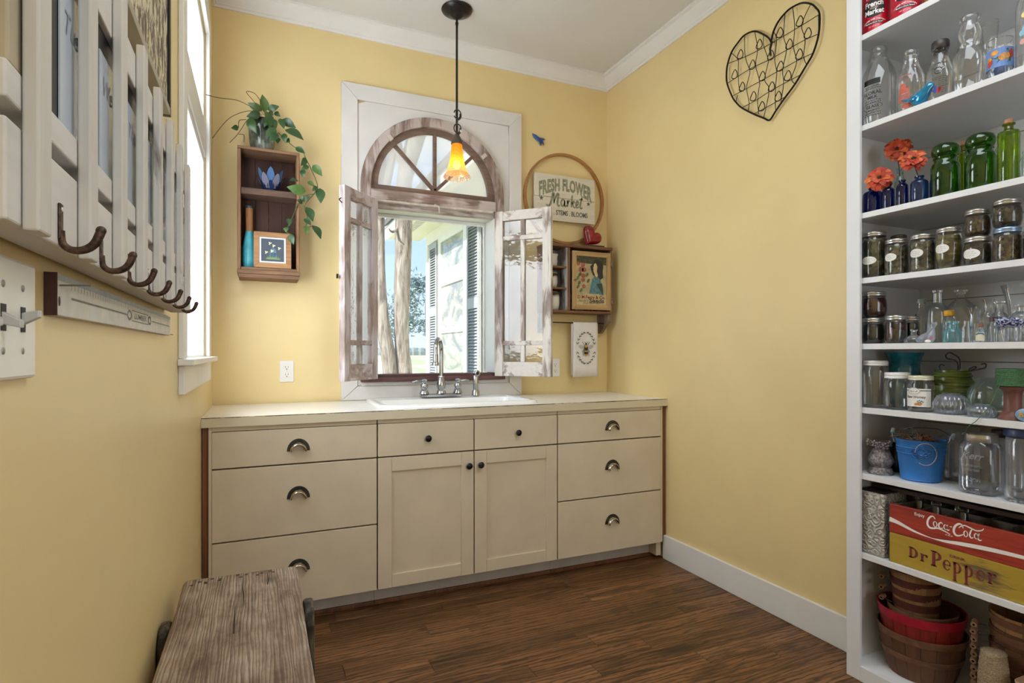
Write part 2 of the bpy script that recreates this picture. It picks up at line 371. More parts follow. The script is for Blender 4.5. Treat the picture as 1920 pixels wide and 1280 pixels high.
for a in (135, 40):
    c_, s_ = cos(radians(a)), sin(radians(a)); x0, z0 = CX+0.385*c_, CZ+0.385*s_
    P1(B().prism([(x0+u*s_+v*c_, D-0.05, z0-u*c_+v*s_) for u, v in ((-0.012, -0.02), (0.012, -0.02), (0.012, 0.014), (-0.012, 0.014))], (0, 0.016, 0)), 'stop_tab', TAB, bevel=0.003)
P1(B().tube([(0.922, D-0.045, 2.03), (0.95, D-0.05, 2.02), (0.952, D-0.045, 1.985)], 0.006), 'window_latch', TAB, smooth=60)
P1(B().box(0.509, 1.362, D-0.06, D-0.0125, 1.016, 1.038).box(0.52, 1.35, D-0.012, D+0.10, 1.012, 1.055), 'window_sill', DRK, bevel=0.003)
P1(B().box(0.513, 1.387, D-0.03, D-0.0125, 0.9945, 1.0145), 'stool_strip', GRY, bevel=0.002)
P1(B().box(0.553, 1.345, D+0.0305, D+0.15, 1.9918, 2.03), 'head_jamb', GRY)
JAM = plain('jamb_paint', 'C4C1BC', 0.55, var=0.1, vs=14)
for x0, x1 in ((0.553, 0.596), (1.302, 1.345)): P1(B().box(x0, x1, D-0.03, D+0.15, 1.0555, 1.9915), 'window_jamb', GRY, bevel=0.003)
P1(B().box(0.5965, 1.3015, D+0.125, D+0.148, 1.972, 1.9915).box(0.5965, 0.606, D+0.125, D+0.148, 1.0555, 1.972).box(1.292, 1.3015, D+0.125, D+0.148, 1.0555, 1.972), 'outer_frame', WHT, bevel=0.002)
CLR = glass('clear_pane', (0.985, 0.99, 0.99), (0.8, 0.85, 0.85), 0.6)
P1(B().poly([(0.606, D+0.14, 1.0555), (1.292, D+0.14, 1.0555), (1.292, D+0.14, 1.972), (0.606, D+0.14, 1.972)]), 'pane', CLR)
# the two casements folded into the room
CAS = chipped('flaking_casement', 'DDD7D0', 'A89A93', '7A6962', 'Z', 0.49, 0.65, 1.1)
CASX = chipped('flaking_casement_x', 'DDD7D0', 'A89A93', '7A6962', 'X', 0.46, 0.65, 1.1)
OLDG = glass('old_wavy_glass', (0.93, 0.94, 0.93), (0.6, 0.64, 0.62), 1.7, 0.03, (0.85, 0.85, 0.82), wav=0.12)
LIL = chipped('flaking_lilac', 'CCC3C6', 'B5A49C', '8B7871', 'Z', 0.50, 0.65, 1.1)
LILX = chipped('flaking_lilac_x', 'CCC3C6', 'B5A49C', '8B7871', 'X', 0.50, 0.65, 1.1)
def casement(hx, hy, fx, fy, z0, z1, mz, mx, side):
    L = sqrt((fx-hx)**2+(fy-hy)**2); ux, uy = (fx-hx)/L, (fy-hy)/L; nx, ny = (uy, -ux) if side > 0 else (-uy, ux)
    def X(s, t, z): return (hx+ux*s+nx*t-ox, hy+uy*s+ny*t-oy, z-oz)
    T = 0.017; st = 0.052; tr = 0.058; br = 0.085
    root = B(X).box(0, st, -T, T, z0, z1).box(L-st, L, -T, T, z0, z1).build('casement_sash', mz, w1, bevel=0.002, label='weathered glazed casement folded into the room')
    B(X).box(st+0.0005, L-st-0.0005, -T+0.001, T-0.001, z1-tr, z1-0.001).build('rail', mx, root, bevel=0.002)
    B(X).box(st+0.0005, L-st-0.0005, -T+0.001, T-0.001, z0+0.001, z0+br).build('rail', mx, root, bevel=0.002)
    za = z1-tr; zb = z0+br; h1 = za-0.105; h2 = zb+0.112; mid = L/2; m = 0.013
    for zz in (h1, h2): B(X).box(st+0.0005, L-st-0.0005, -0.012, 0.012, zz-m, zz+m).build('muntin', mx, root, bevel=0.003)
    rows = [(zb, h2-m), (h2+m, h1-m), (h1+m, za)]
    for q0, q1 in rows:
        B(X).box(mid-m, mid+m, -0.0118, 0.0118, q0+0.0003, q1-0.0003).build('muntin', mz, root, bevel=0.003)
        for s0, s1 in ((st, mid-m), (mid+m, L-st)):
            B(X).poly([X_ for X_ in ((s0, 0, q0), (s1, 0, q0), (s1, 0, q1), (s0, 0, q1))]).build('pane', OLDG, root)
    return X
IRON = plain('dark_iron', '2A2725', 0.5, 0.6, var=0.2, vs=40)
Xl = casement(0.585, D-0.050, 0.378, D-0.272, 1.033, 2.021, LIL, LILX, 1)
P1(B().tube([(0.372, D-0.285, 1.95), (0.362, D-0.295, 1.94), (0.366, D-0.305, 1.93), (0.376, D-0.295, 1.925)], 0.003), 'hook_eye', IRON)
P1(B().box(0.352, 0.362, D-0.275, D-0.262, 1.55, 1.572), 'catch', IRON)
Xr = casement(1.303, D-0.050, 1.545, D-0.312, 1.037, 2.020, CAS, CASX, -1)

# ------------------------------------------------------------------ window_2: tall window in the left wall with frosted panes
w2 = struct('window_2', (XL, 2.40, 1.15))
def P2(b, name, mat, **k):
    b.v = [(x-w2.location[0], y-w2.location[1], z-w2.location[2]) for x, y, z in b.v]; return b.build(name, mat, w2, **k)
c0 = XL+0.0003
P2(B().box(c0, XL+0.016, 1.897, 1.985, 1.163, 2.66), 'casing_board', WHT, bevel=0.003)
P2(B().box(c0, XL+0.016, 2.82, 2.908, 1.163, 2.66), 'casing_board', WHT, bevel=0.003)
P2(B().box(c0, XL+0.018, 1.985, 2.82, 2.572, 2.66), 'casing_board', WHT, bevel=0.003)
P2(B().box(XL-0.13, XL-0.0005, 1.9855, 2.8195, 1.1305, 1.1425).box(c0, XL+0.042, 1.882, 2.922, 1.1425, 1.162), 'window_stool', WHT, bevel=0.003)
P2(B().box(c0, XL+0.016, 1.90, 2.90, 1.058, 1.142), 'apron', WHT, bevel=0.002)
P2(B().box(XL-0.05, XL+0.002, 1.9855, 2.8195, 2.03, 2.17), 'mullion_bar', WHT, bevel=0.004)
for za, zb, nm in ((1.143, 2.03, 'lower_sash'), (2.17, 2.5695, 'upper_sash')):
    bb = B()
    for y0, y1 in ((1.9855, 2.02), (2.785, 2.8195)): bb.box(XL-0.05, XL-0.004, y0, y1, za, zb)
    bb.box(XL-0.05, XL-0.004, 2.02, 2.785, za, za+0.03); bb.box(XL-0.05, XL-0.004, 2.02, 2.785, zb-0.03, zb)
    P2(bb, nm, WHT, bevel=0.006)
FRO = NT('frosted_window_film')
d1 = FRO.n('ShaderNodeBsdfTranslucent', {0: (0.86, 0.88, 0.9, 1)}); d2 = FRO.n('ShaderNodeBsdfGlossy', {'Color': (1, 1, 1, 1), 'Roughness': 0.12}); d3 = FRO.n('ShaderNodeValue'); d3.outputs[0].default_value = 0.04
FRO.t.links.new(FRO.n('ShaderNodeMixShader', {0: d3.outputs[0], 1: d1.outputs[0], 2: d2.outputs[0]}).outputs[0], FRO.out.inputs[0])
for za, zb in ((1.173, 2.0), (2.2, 2.54)): P2(B().poly([(XL-0.03, 2.02, za), (XL-0.03, 2.785, za), (XL-0.03, 2.785, zb), (XL-0.03, 2.02, zb)]), 'pane', FRO.m, label='frosted white pane')

# ------------------------------------------------------------------ base cabinets, worktop, sink, taps
CRM = plain('cream_cabinet_paint', 'CFC1A8', 0.42, var=0.035, vs=6)
GLZ = plain('brown_glaze_gap', '5E4632', 0.6)
BRW = wood('brown_end_board', '7A4F33', '4A2D1C', 'Z', 0.5)
PEW = plain('dark_pewter', '4E4C47', 0.32, 0.9, var=0.2, vs=30)
CUPM = plain('polished_cup', 'B7AC98', 0.2, 0.95, var=0.1, vs=40)
BLK = plain('black_knob_metal', '17181A', 0.3, 0.5, var=0.1)
def cup_pull(parent, x, y, z):
    lo = []; n = 12
    for j in range(7):
        t = j/6; lo.append([(x+0.036*cos(pi*i/n)*(0.35+0.65*sin(pi/2*(1-t*0.55))), y-0.002-0.024*sin(pi/2*t), z+0.040*sin(pi*i/n)*(1-0.28*t)) for i in range(n+1)])
    B().loft(lo, closed=False).build('cup_shell', CUPM, parent, smooth=40, solid=0.0012)
    p = B()
    p.strip([(x+0.047*cos(pi*i/n), y-0.0035, z+0.053*sin(pi*i/n)) for i in range(n+1)], [(x+0.036*cos(pi*i/n), y-0.0035, z+0.040*sin(pi*i/n)) for i in range(n+1)], (0, 0.0032, 0))
    return p.build('cup_pull', PEW, parent, smooth=40, bevel=0.001)
def knob(parent, x, y, z):
    lo = [[(x+r*cos(2*pi*i/16), y-d, z+r*sin(2*pi*i/16)) for i in range(16)] for r, d in ((0.008, 0), (0.006, 0.008), (0.014, 0.013), (0.016, 0.019), (0.012, 0.026), (0.003, 0.028))]
    return B().loft(lo, cap1=True).build('knob', BLK, parent, smooth=50)
YF = 2.614
def drawer(par, x0, x1, z0, z1, pull=None, kn=None):
    d = B().box(x0, x1, YF, YF+0.020, z0, z1).build('drawer', CRM, par, bevel=0.002)
    if pull: cup_pull(d, pull[0], YF, pull[1])
    if kn: knob(d, kn[0], YF, kn[1])
    return d
def unit(name, label, x0, x1, cx):
    t = thing(name, label, 'cabinet', (cx, 2.93, 0)); return t
def loc(t): return (lambda x, y, z: (x-t.location[0], y-t.location[1], z-t.location[2]))
def BL(t): return B(loc(t))
# (drawer helpers below work in world coordinates through BL)
_B = B
def with_origin(t, fn):
    global B
    o = _B
    class BX(o):
        def __init__(s, xf=None): o.__init__(s, loc(t))
    B = BX
    try: return fn()
    finally: B = o
ROW = [(0.1, 0.396), (0.402, 0.698), (0.704, 0.853)]
def bank(name, label, xa, xb, c0, c1, pull, left):
    t = thing(name, label, 'cabinet', ((xa+xb)/2, 2.93, 0), 'painted base cabinets under the worktop')
    def go():
        B().box(xa, xb, 2.634, D-0.002, 0.1, 0.8745).build('carcass', GLZ, t)
        if left:
            B().box(xa+0.0005, -0.190, 2.630, 2.6335, 0.02, 0.8745).build('end_strip', BRW, t)
            B().box(-0.1895, -0.1775, 2.618, 2.6335, 0.1, 0.8745).build('stile', CRM, t, bevel=0.001)
        else:
            B().box(2.101, xb-0.0005, 2.622, 2.6335, 0.135, 0.8745).build('end_strip', BRW, t)
            B().box(2.087, 2.1005, 2.618, 2.6335, 0.1, 0.8745).build('stile', CRM, t, bevel=0.001)
            B().box(2.068, 2.1005, 2.634, 2.706, 0.0205, 0.0995).build('end_leg', CRM, t, bevel=0.001)
        B().box(c0, c1, 2.619, 2.6335, 0.856, 0.8745).build('top_rail', CRM, t)
        B().box(xa, xb if left else 2.067, 2.70, 2.712, 0.02, 0.0995).build('toe_kick', plain('toe_kick_paint', 'B5ADA4', 0.6, var=0.06), t)
        B().box(xa, xb, 2.690, 2.714, 0.001, 0.0195).build('shoe_moulding', BRW, t, bevel=0.003)
        for (z0, z1), pz in zip(ROW, pull[1]): drawer(t, c0, c1, z0, z1, (pull[0], pz))
    with_origin(t, go)
bank('drawer_cabinet', 'wide cream three-drawer base cabinet at the left, partly behind the bench', XL+0.002, 0.4905, -0.177, 0.488, (0.154, (0.240, 0.553, 0.757)), True)
bank('drawer_cabinet', 'cream three-drawer base cabinet right of the sink doors, against the right wall', 1.4195, XR-0.002, 1.4225, 2.084, (1.758, (0.247, 0.543, 0.757)), False)
t = thing('sink_cabinet', 'cream two-door base cabinet under the white sink', 'cabinet', (0.955, 2.93, 0), 'painted base cabinets under the worktop')
def go():
    B().box(0.4915, 1.4185, 2.634, D-0.002, 0.1, 0.70).box(0.4915, 1.4185, 2.634, 2.65, 0.70, 0.8745).build('carcass', GLZ, t)
    B().box(0.4925, 1.4185, 2.619, 2.6335, 0.856, 0.8745).build('top_rail', CRM, t)
    B().box(0.4915, 1.4185, 2.70, 2.712, 0.02, 0.0995).build('toe_kick', MC['toe_kick_paint'], t)
    B().box(0.4915, 1.4185, 2.690, 2.714, 0.001, 0.0195).build('shoe_moulding', BRW, t, bevel=0.003)
    drawer(t, 0.4935, 0.956, 0.704, 0.853, kn=(0.725, 0.776)); drawer(t, 0.961, 1.417, 0.704, 0.853, kn=(1.191, 0.776))
    for x0, x1, kx in ((0.4935, 0.956, 0.929), (0.961, 1.417, 0.989)):
        d = B().box(x0+0.062, x1-0.062, YF+0.009, YF+0.017, 0.158, 0.636).build('door', CRM, t)
        [B().box(q0, q0+0.063, YF, YF+0.020, 0.1, 0.698).build('door_stile', CRM, d, bevel=0.0015) for q0 in (x0, x1-0.063)]
        for z0, z1 in ((0.1, 0.160), (0.634, 0.698)): B().box(x0+0.0634, x1-0.0634, YF+0.0005, YF+0.020, z0, z1).build('door_rail', CRM, d, bevel=0.0015)
        knob(d, kx, YF, 0.630)
with_origin(t, go)
# worktop with worn front edge
n = NT('worn_white_worktop'); v = n.coords((1, 1, 1), False); sx = n.n('ShaderNodeSeparateXYZ', {0: v})
nz = n.noise(n.coords((14, 30, 60), False), 1.2, 5, 0.7); big = n.noise(n.coords((2.6, 1, 1), False), 1.5, 3)
ed = n.n('ShaderNodeMapRange', {0: sx.outputs['Y'], 1: -0.3085, 2: -0.300, 3: 1, 4: 0}).outputs[0]
hi = n.n('ShaderNodeMapRange', {0: sx.outputs['Z'], 1: 0.0085, 2: 0.0185, 3: 0, 4: 1}).outputs[0]
k = n.n('ShaderNodeMath', {0: ed, 1: hi}, operation='MULTIPLY').outputs[0]
k = n.n('ShaderNodeMath', {0: k, 1: n.n('ShaderNodeMath', {0: nz, 1: big}, operation='ADD').outputs[0]}, operation='MULTIPLY').outputs[0]
k = n.n('ShaderNodeMapRange', {0: k, 1: 0.86, 2: 0.94}).outputs[0]
edge = n.mix(ed, lin('F0EEE9'), lin('CDC2A6'))
n.bsdf(n.mix(k, edge, lin('4B3526')), 0.28, Specular_IOR_Level=0.5)
t = thing('worktop', 'long white worktop with a chipped front edge along the back wall', 'worktop', (0.955, 2.915, 0.895))
BL(t).box(XL+0.001, 0.55, 2.6042, D-0.0205, 0.875, 0.915).box(1.31, XR-0.001, 2.6042, D-0.0205, 0.875, 0.915).box(0.55, 1.31, 2.6042, 2.69, 0.875, 0.915).box(0.55, 1.31, 3.09, D-0.0205, 0.875, 0.915).build('slab', n.m, t)
POR = plain('white_porcelain', 'F1F1EF', 0.08, var=0.01, Coat_Weight=0.4)
t = thing('kitchen_sink', 'white drop-in sink set in the worktop below the arched window', 'sink', (0.93, 2.89, 0.915))
def rr(x0, x1, y0, y1, r, z, n=6):
    o = []
    for cx_, cy_, a0 in ((x1-r, y1-r, 0), (x0+r, y1-r, 90), (x0+r, y0+r, 180), (x1-r, y0+r, 270)):
        for i in range(n+1): a = radians(a0+90*i/n); o.append((cx_+r*cos(a), cy_+r*sin(a), z))
    return o
sx0, sx1, sy0, sy1 = 0.515, 1.345, 2.652, 3.125
BL(t).loft([rr(sx0, sx1, sy0, sy1, 0.06, 0.9155), rr(sx0+0.002, sx1-0.002, sy0+0.002, sy1-0.002, 0.06, 0.926), rr(sx0+0.012, sx1-0.012, sy0+0.012, sy1-0.012, 0.055, 0.933), rr(sx0+0.03, sx1-0.03, sy0+0.03, sy1-0.03, 0.05, 0.932), rr(sx0+0.04, sx1-0.04, sy0+0.038, sy1-0.10, 0.05, 0.925), rr(sx0+0.055, sx1-0.055, sy0+0.046, sy1-0.112, 0.05, 0.88), rr(sx0+0.07, sx1-0.07, sy0+0.06, sy1-0.125, 0.06, 0.75)], cap1=True).build('basin', POR, t, smooth=50)
BL(t).lathe([(0.045, 0), (0.04, 0.004), (0.02, 0.001), (0.001, 0.001)], (0.93, 2.86, 0.7505), 20).build('drain', PEW, t, smooth=40)
CHR = plain('brushed_nickel', 'B5B6B5', 0.18, 1.0, var=0.04)
FY = 3.072; fz = 0.9325
t = thing('kitchen_faucet', 'brushed nickel two-handle gooseneck faucet on the sink deck', 'faucet', (0.93, FY, fz))
BL(t).loft([[(0.93+max(-0.095, min(0.095, 0.156*cos(2*pi*i/28)))+(0.026-q)*cos(2*pi*i/28), FY+(0.026-q)*sin(2*pi*i/28), fz+z) for i in range(28)] for q, z in ((0, 0.0005), (0, 0.012), (0.005, 0.017))], cap0=True, cap1=True).build('deck_plate', CHR, t, smooth=40)
BL(t).lathe([(0.027, 0.0175), (0.024, 0.03), (0.019, 0.036), (0.024, 0.055), (0.025, 0.07), (0.018, 0.095), (0.0155, 0.105), (0.018, 0.11), (0.0155, 0.116)], (0.93, FY, fz), 24).build('faucet_body', CHR, t, smooth=40)
sdx, sdy = -0.50, -0.866
gp = [(0.93, FY, fz+0.115), (0.93, FY, fz+0.22)]+[(0.93+sdx*(0.065-0.065*cos(a)), FY+sdy*(0.065-0.065*cos(a)), fz+0.255+0.065*sin(a)) for a in [pi*i/14 for i in range(15)]]+[(0.93+sdx*0.13, FY+sdy*0.13, fz+0.235)]
BL(t).tube(gp, 0.0125, 14).build('spout', CHR, t, smooth=50)
BL(t).lathe([(0.0125, 0.0), (0.014, -0.004), (0.015, -0.012), (0.0155, -0.045), (0.020, -0.05), (0.021, -0.062), (0.017, -0.064), (0.001, -0.064)], (0.93+sdx*0.13, FY+sdy*0.13, fz+0.24), 20).build('spray_head', CHR, t, smooth=40)
for s in (-1, 1):
    x = 0.93+s*0.097
    h = BL(t).lathe([(0.028, 0.0175), (0.024, 0.026), (0.020, 0.034), (0.021, 0.038), (0.015, 0.044), (0.021, 0.055), (0.020, 0.066), (0.012, 0.078), (0.016, 0.084), (0.016, 0.092), (0.008, 0.099), (0.001, 0.1)], (x, FY, fz), 20).build('tap_handle', CHR, t, smooth=40)
    BL(t).tube([(x+s*0.008, FY, fz+0.088), (x+s*0.02, FY-0.002, fz+0.087), (x+s*0.045, FY-0.004, fz+0.09), (x+s*0.07, FY-0.006, fz+0.084)], [0.006, 0.008, 0.0085, 0.005], 10, flat=0.7).build('lever', CHR, h, smooth=50)
t = thing('side_sprayer', 'upright nickel side sprayer right of the faucet', 'sprayer', (1.135, FY, fz))
BL(t).lathe([(0.023, 0.0005), (0.021, 0.02), (0.018, 0.03), (0.014, 0.032), (0.0155, 0.04), (0.0165, 0.10), (0.0135, 0.115)], (1.135, FY, fz), 20, cap0=True).build('sprayer_body', CHR, t, smooth=40)
BL(t).loft([[(1.135+r*cos(2*pi*i/18), FY-0.02+d, fz+0.128+r*sin(2*pi*i/18)) for i in range(18)] for r, d in ((0.012, -0.012), (0.017, -0.010), (0.0175, 0.01), (0.014, 0.026), (0.004, 0.032))], cap0=True, cap1=True).build('sprayer_head', CHR, t, smooth=40)
BL(t).loft([[(1.135+r*cos(2*pi*i/14), FY-0.0325, fz+0.128+r*sin(2*pi*i/14)) for i in range(14)] for r in (0.010, 0.004)], cap1=True).build('spray_nozzle', PEW, t)
# ------------------------------------------------------------------ built-in bookcase
SHW = plain('white_shelf_paint', 'DEDFE1', 0.4, var=0.02, vs=4)
SHT = [2.3238, 1.998, 1.6825, 1.4483, 1.2121, 0.9824, 0.7448, 0.459, 0.055]
XF = 1.985
bc = thing('bookcase', 'tall white built-in bookcase filled with bottles, jars and crates in the right wall', 'bookcase', (2.18, 0.85, 0))
BL(bc).box(1.972, 1.9845, 1.363, 1.4135, 0.001, 2.93).build('stile', SHW, bc, bevel=0.001)
BL(bc).box(1.972, 1.9845, 0.302, 0.352, 0.001, 2.93).build('stile', SHW, bc, bevel=0.001)
BL(bc).box(1.972, 1.9845, 0.3525, 1.3625, 2.72, 2.93).build('head_rail', SHW, bc, bevel=0.001)
BL(bc).box(1.972, 1.984, 0.3525, 1.3625, 0.001, 0.0545).build('base_rail', SHW, bc, bevel=0.001)
BL(bc).box(1.985, 2.40, 1.405, 1.4135, 0.001, 2.93).build('side_panel', SHW, bc)
BL(bc).box(1.985, 2.40, 0.302, 0.311, 0.001, 2.93).build('side_panel', SHW, bc)
for z in SHT+[2.66]:
    BL(bc).box(XF, 2.385, 0.3115, 1.4045, z-0.02, z).build('shelf', SHW, bc, bevel=0.001)
js = [0.03, 0.20, 0.44, 0.675, 0.911, 1.1465, 1.382, 1.66, 1.939, 2.2, 2.45, 2.7, 2.93]
for a, c in zip(js, js[1:]):
    BL(bc).box(2.3865, 2.398, 0.3115, 1.4045, a+0.0012, c-0.0012).build('back_board', SHW, bc, bevel=0.001)
BL(bc).box(2.399, 2.41, 0.302, 1.4135, 0.0, 2.93).build('backing', plain('backing_grey', '77787A', 0.8), bc)

# ------------------------------------------------------------------ things on the shelves
GCL = glass('clear_glass', (0.985, 0.988, 0.988), (0.48, 0.52, 0.54), 1.5, 0.018, (0.85, 0.9, 0.95))
GBL2 = glass('pale_blue_glass', (0.955, 0.975, 0.99), (0.38, 0.46, 0.58), 1.6, 0.02, (0.75, 0.85, 1.0))
GCB = glass('cobalt_glass', (0.05, 0.10, 0.42), (0.004, 0.012, 0.09), 1.3, 0.06, (0.02, 0.06, 0.45))
GMB = glass('mid_blue_glass', (0.13, 0.26, 0.52), (0.02, 0.05, 0.16), 1.3, 0.10, (0.06, 0.2, 0.6))
GGR = glass('green_glass', (0.16, 0.42, 0.08), (0.015, 0.10, 0.03), 1.4, 0.05, (0.05, 0.35, 0.03))
GYG = glass('lime_glass', (0.50, 0.66, 0.08), (0.12, 0.30, 0.02), 1.4, 0.10, (0.30, 0.5, 0.02))
GTE = glass('aqua_glass', (0.62, 0.86, 0.90), (0.22, 0.50, 0.56), 1.3, 0.18, (0.45, 0.85, 0.92))
GGT = glass('green_tint_glass', (0.75, 0.85, 0.80), (0.30, 0.42, 0.38), 1.3, 0.06, (0.6, 0.8, 0.75))
ZNC = plain('zinc_lid', 'C3C2BE', 0.28, 0.85, var=0.05)
ZNB = plain('blue_zinc_lid', '9DB4D2', 0.3, 0.75, var=0.05)
ZND = plain('dull_lid', '6E6F70', 0.35, 0.7, var=0.05)
WLD = plain('white_plastic_lid', 'ECEBEE', 0.35, var=0.01)
PAP = plain('paper_label', 'E9E8E4', 0.7, var=0.02)
INK = plain('pen_ink', '6A7080', 0.7, var=0)
BKI = plain('black_print', '1B1A1A', 0.6, var=0)
WPR = plain('white_print', 'EDE9E4', 0.6, var=0.02)
RPR = plain('faded_red_print', 'C0604F', 0.6, var=0.15, vs=60)
COR = plain('cork', 'A9785A', 0.8, var=0.18, vs=120, bd=0.3)
def contents(name, cols, rough=0.4, sc=90, st=(1, 1, 1)):
    if name in MC: return MC[name]
    t = NT(name); v = t.n('ShaderNodeTexVoronoi', {'Vector': t.coords(st), 'Scale': sc}); nz = t.noise(t.coords((1, 1, 1)), 40, 3)
    c = t.ramp(v.outputs['Color'], [(0.2, lin(cols[0])), (0.5, lin(cols[1])), (0.8, lin(cols[2]))])
    c = t.mix(t.ramp(nz, [(0.35, (0.8,)*3), (0.6, (0, 0, 0))]), c, lin(cols[0]))
    t.bsdf(c, rough, 0, v.outputs['Distance'], 0.6, 0.004); MC[name] = t.m; return t.m
BEAN = contents('pickled_beans', ('1E1F0F', '5C5E30', '8C8A52'), sc=75, st=(1, 1, 0.6))
BEAN2 = contents('packed_beans', ('1C1D10', '5F5A38', '8A8360'), sc=85)
PICK = contents('pickle_slices', ('4B4417', '8C8238', 'B3A85A'), sc=40, st=(1, 1, 1.6))
RELI = contents('dark_relish', ('1A130A', '453A1C', '6A5A30'), sc=110)
RELI2 = contents('red_topped_relish', ('33180C', '5E4A22', '7C6D35'), sc=120)
JAMM = contents('red_brown_jam', ('190605', '3C130D', '5C2418'), 0.2, 30)
DJAM = contents('black_jam', ('050403', '120B09', '1E120E'), 0.15, 40)
def cyl(c, R, phi, off=1.004):
    """maps flat (x, y) onto the wall of a cylinder, x to the viewer's right"""
    return lambda x, y: (c[0]+R*off*cos(phi+x/R), c[1]+R*off*sin(phi+x/R), c[2]+y)
def squiggle(b, x0, x1, y, mp, w=0.0009, amp=0.0012, seed=0):
    r = random.Random(seed); n = int((x1-x0)/0.0011)
    pts = [(x0+(x1-x0)*i/max(1, n), y+r.uniform(-amp, amp)*(1 if i % 2 else 0.4)) for i in range(n+1)]
    # broken into words
    k = 0
    while k < len(pts)-3:
        q = k+r.randint(4, 7); b.ribbon(pts[k:q+1], w, mp); k = q+2
def lid(t, c, r, z, mat, h=0.016, name='lid'):
    return BL(t).lathe([(r-0.001, z), (r+0.0008, z+0.001), (r+0.0008, z+h*0.3), (r-0.0004, z+h*0.4), (r+0.0006, z+h*0.5), (r+0.0006, z+h*0.75), (r-0.0006, z+h*0.9), (r-0.003, z+h), (r-0.007, z+h), (r-0.008, z+h-0.001), (0.0005, z+h-0.0005)], c, 32).build(name, mat, t, smooth=35)
def jar(label, X, Y, z, R, H, fill=None, lidm=None, paper=None, shape='straight', g=None, grp='jars of preserves on the fourth shelf', name='preserve_jar', cat='jar', fillh=0.9, emb=True, lh=0.016, seed=0):
    t = thing(name, label, cat, (X, Y, z), grp); g = g or GCL; hb = H-(lh if lidm else 0); c = (X, Y, z+0.0006)
    if shape == 'straight': pr = [(0.0005, 0), (R*0.84, 0), (R*0.95, 0.003), (R, 0.010), (R, hb*0.84), (R*0.97, hb*0.90), (R*0.90, hb*0.94), (R*0.88, hb*0.99)]
    elif shape == 'round': pr = [(0.0005, 0), (R*0.62, 0), (R*0.80, hb*0.06), (R*0.94, hb*0.25), (R, hb*0.5), (R*0.97, hb*0.72), (R*0.90, hb*0.86), (R*0.86, hb*0.99)]
    else: pr = [(0.0005, 0), (R*0.78, 0), (R*0.92, hb*0.07), (R, hb*0.28), (R, hb*0.62), (R*0.96, hb*0.80), (R*0.90, hb*0.90), (R*0.88, hb*0.99)]
    BL(t).lathe(pr, c, 32).build('jar_glass', g, t, smooth=45)
    if fill:
        f = [(max(0.0004, r-0.0022), 0.003+y*0.97) for r, y in pr if y < hb*fillh]; f.append((pr[-1][0]-0.003, hb*fillh)); f.append((0.0005, hb*fillh))
        BL(t).lathe(f, c, 28).build('contents', fill, t, smooth=50)
    if lidm: lid(t, c, pr[-1][0]+0.002, hb*0.985, lidm, lh)
    if paper:
        mp = cyl(c, R, pi+paper[0], 1.012); rx, ry, yy = paper[1]*1.35, paper[2]*1.2, paper[3]
        pl = BL(t).e2(0, yy, rx, ry, mp, 22).build('paper_label', PAP, t)
        mp2 = cyl(c, R, pi+paper[0], 1.024); q = BL(t)
        for i, (w, dy) in enumerate(((0.55, 0.4), (0.75, 0.0), (0.45, -0.42))): squiggle(q, -rx*w, rx*w, yy+ry*dy, mp2, 0.0006, 0.0012, seed*5+i)
        q.build('handwriting', INK, pl)
    if emb and not paper:
        mp = cyl(c, R, pi+0.25, 1.006); q = BL(t)
    return t
z = SHT[3]
jar('tall jar of green beans, leftmost of the preserves, label cut by the frame', 2.041, 1.356, z, 0.0409, 0.168, BEAN, ZNC, (0.12, 0.019, 0.012, 0.062), seed=1)
jar('second jar of beans on the preserves shelf, low white oval label', 2.037, 1.274, z, 0.0365, 0.128, BEAN2, ZNC, (-0.02, 0.0155, 0.0115, 0.062), seed=2)
jar('third jar of beans, oval label high, left of the pickle-slice jar', 2.037, 1.188, z, 0.0365, 0.128, BEAN2, ZNC, (-0.05, 0.0165, 0.012, 0.063), seed=3)
jar('round jar of pale pickle slices with an oval label', 2.036, 1.108, z, 0.0366, 0.135, PICK, ZNC, (-0.1, 0.0165, 0.012, 0.065), 'round', seed=4)
jar('squat dark relish jar with an oval label, under another squat jar', 2.036, 1.028, z, 0.0359, 0.090, RELI, ZNC, (-0.05, 0.0185, 0.0125, 0.036), 'squat', seed=5)
jar('squat jar of red-topped relish stacked on the labelled relish jar', 2.034, 1.027, z+0.0905, 0.0335, 0.084, RELI2, ZNC, None, 'squat')
jar('straight relish jar with a bluish lid, under a dark squat jar', 2.035, 0.951, z, 0.0347, 0.104, RELI2, ZNB, None, 'straight')
jar('dark squat jar stacked on the blue-lidded relish jar', 2.035, 0.951, z+0.1045, 0.0348, 0.083, RELI, ZNC, None, 'squat')
jar('dull-lidded dark jar behind the first two bean jars', 2.13, 1.325, z, 0.026, 0.160, RELI, ZND)
jar('small dark jar at the right edge of the preserves shelf', 2.03, 0.878, z, 0.032, 0.085, DJAM, ZNC)
z = SHT[4]
jar('red-brown jam jar stacked on a black jam jar', 2.041, 1.358, z+0.0945, 0.041, 0.094, JAMM, ZNC, None, 'squat', grp='jam jars on the fifth shelf', name='jam_jar')
jar('black jam jar under the red-brown one', 2.038, 1.358, z, 0.0375, 0.094, DJAM, ZNC, None, 'squat', grp='jam jars on the fifth shelf', name='jam_jar')
jar('straight-sided brown jam jar beside the jam stack', 2.036, 1.276, z, 0.0335, 0.099, JAMM, ZNC, grp='jam jars on the fifth shelf', name='jam_jar')
jar('black jam jar half hidden behind the straight-sided one', 2.10, 1.262, z, 0.026, 0.097, DJAM, ZNC, grp='jam jars on the fifth shelf', name='jam_jar')
z = SHT[5]
jar('tall empty jar with a white lid at the left end', 2.042, 1.352, z, 0.0417, 0.171, None, WLD, grp='empty jars with white lids', name='glass_jar', lh=0.018)
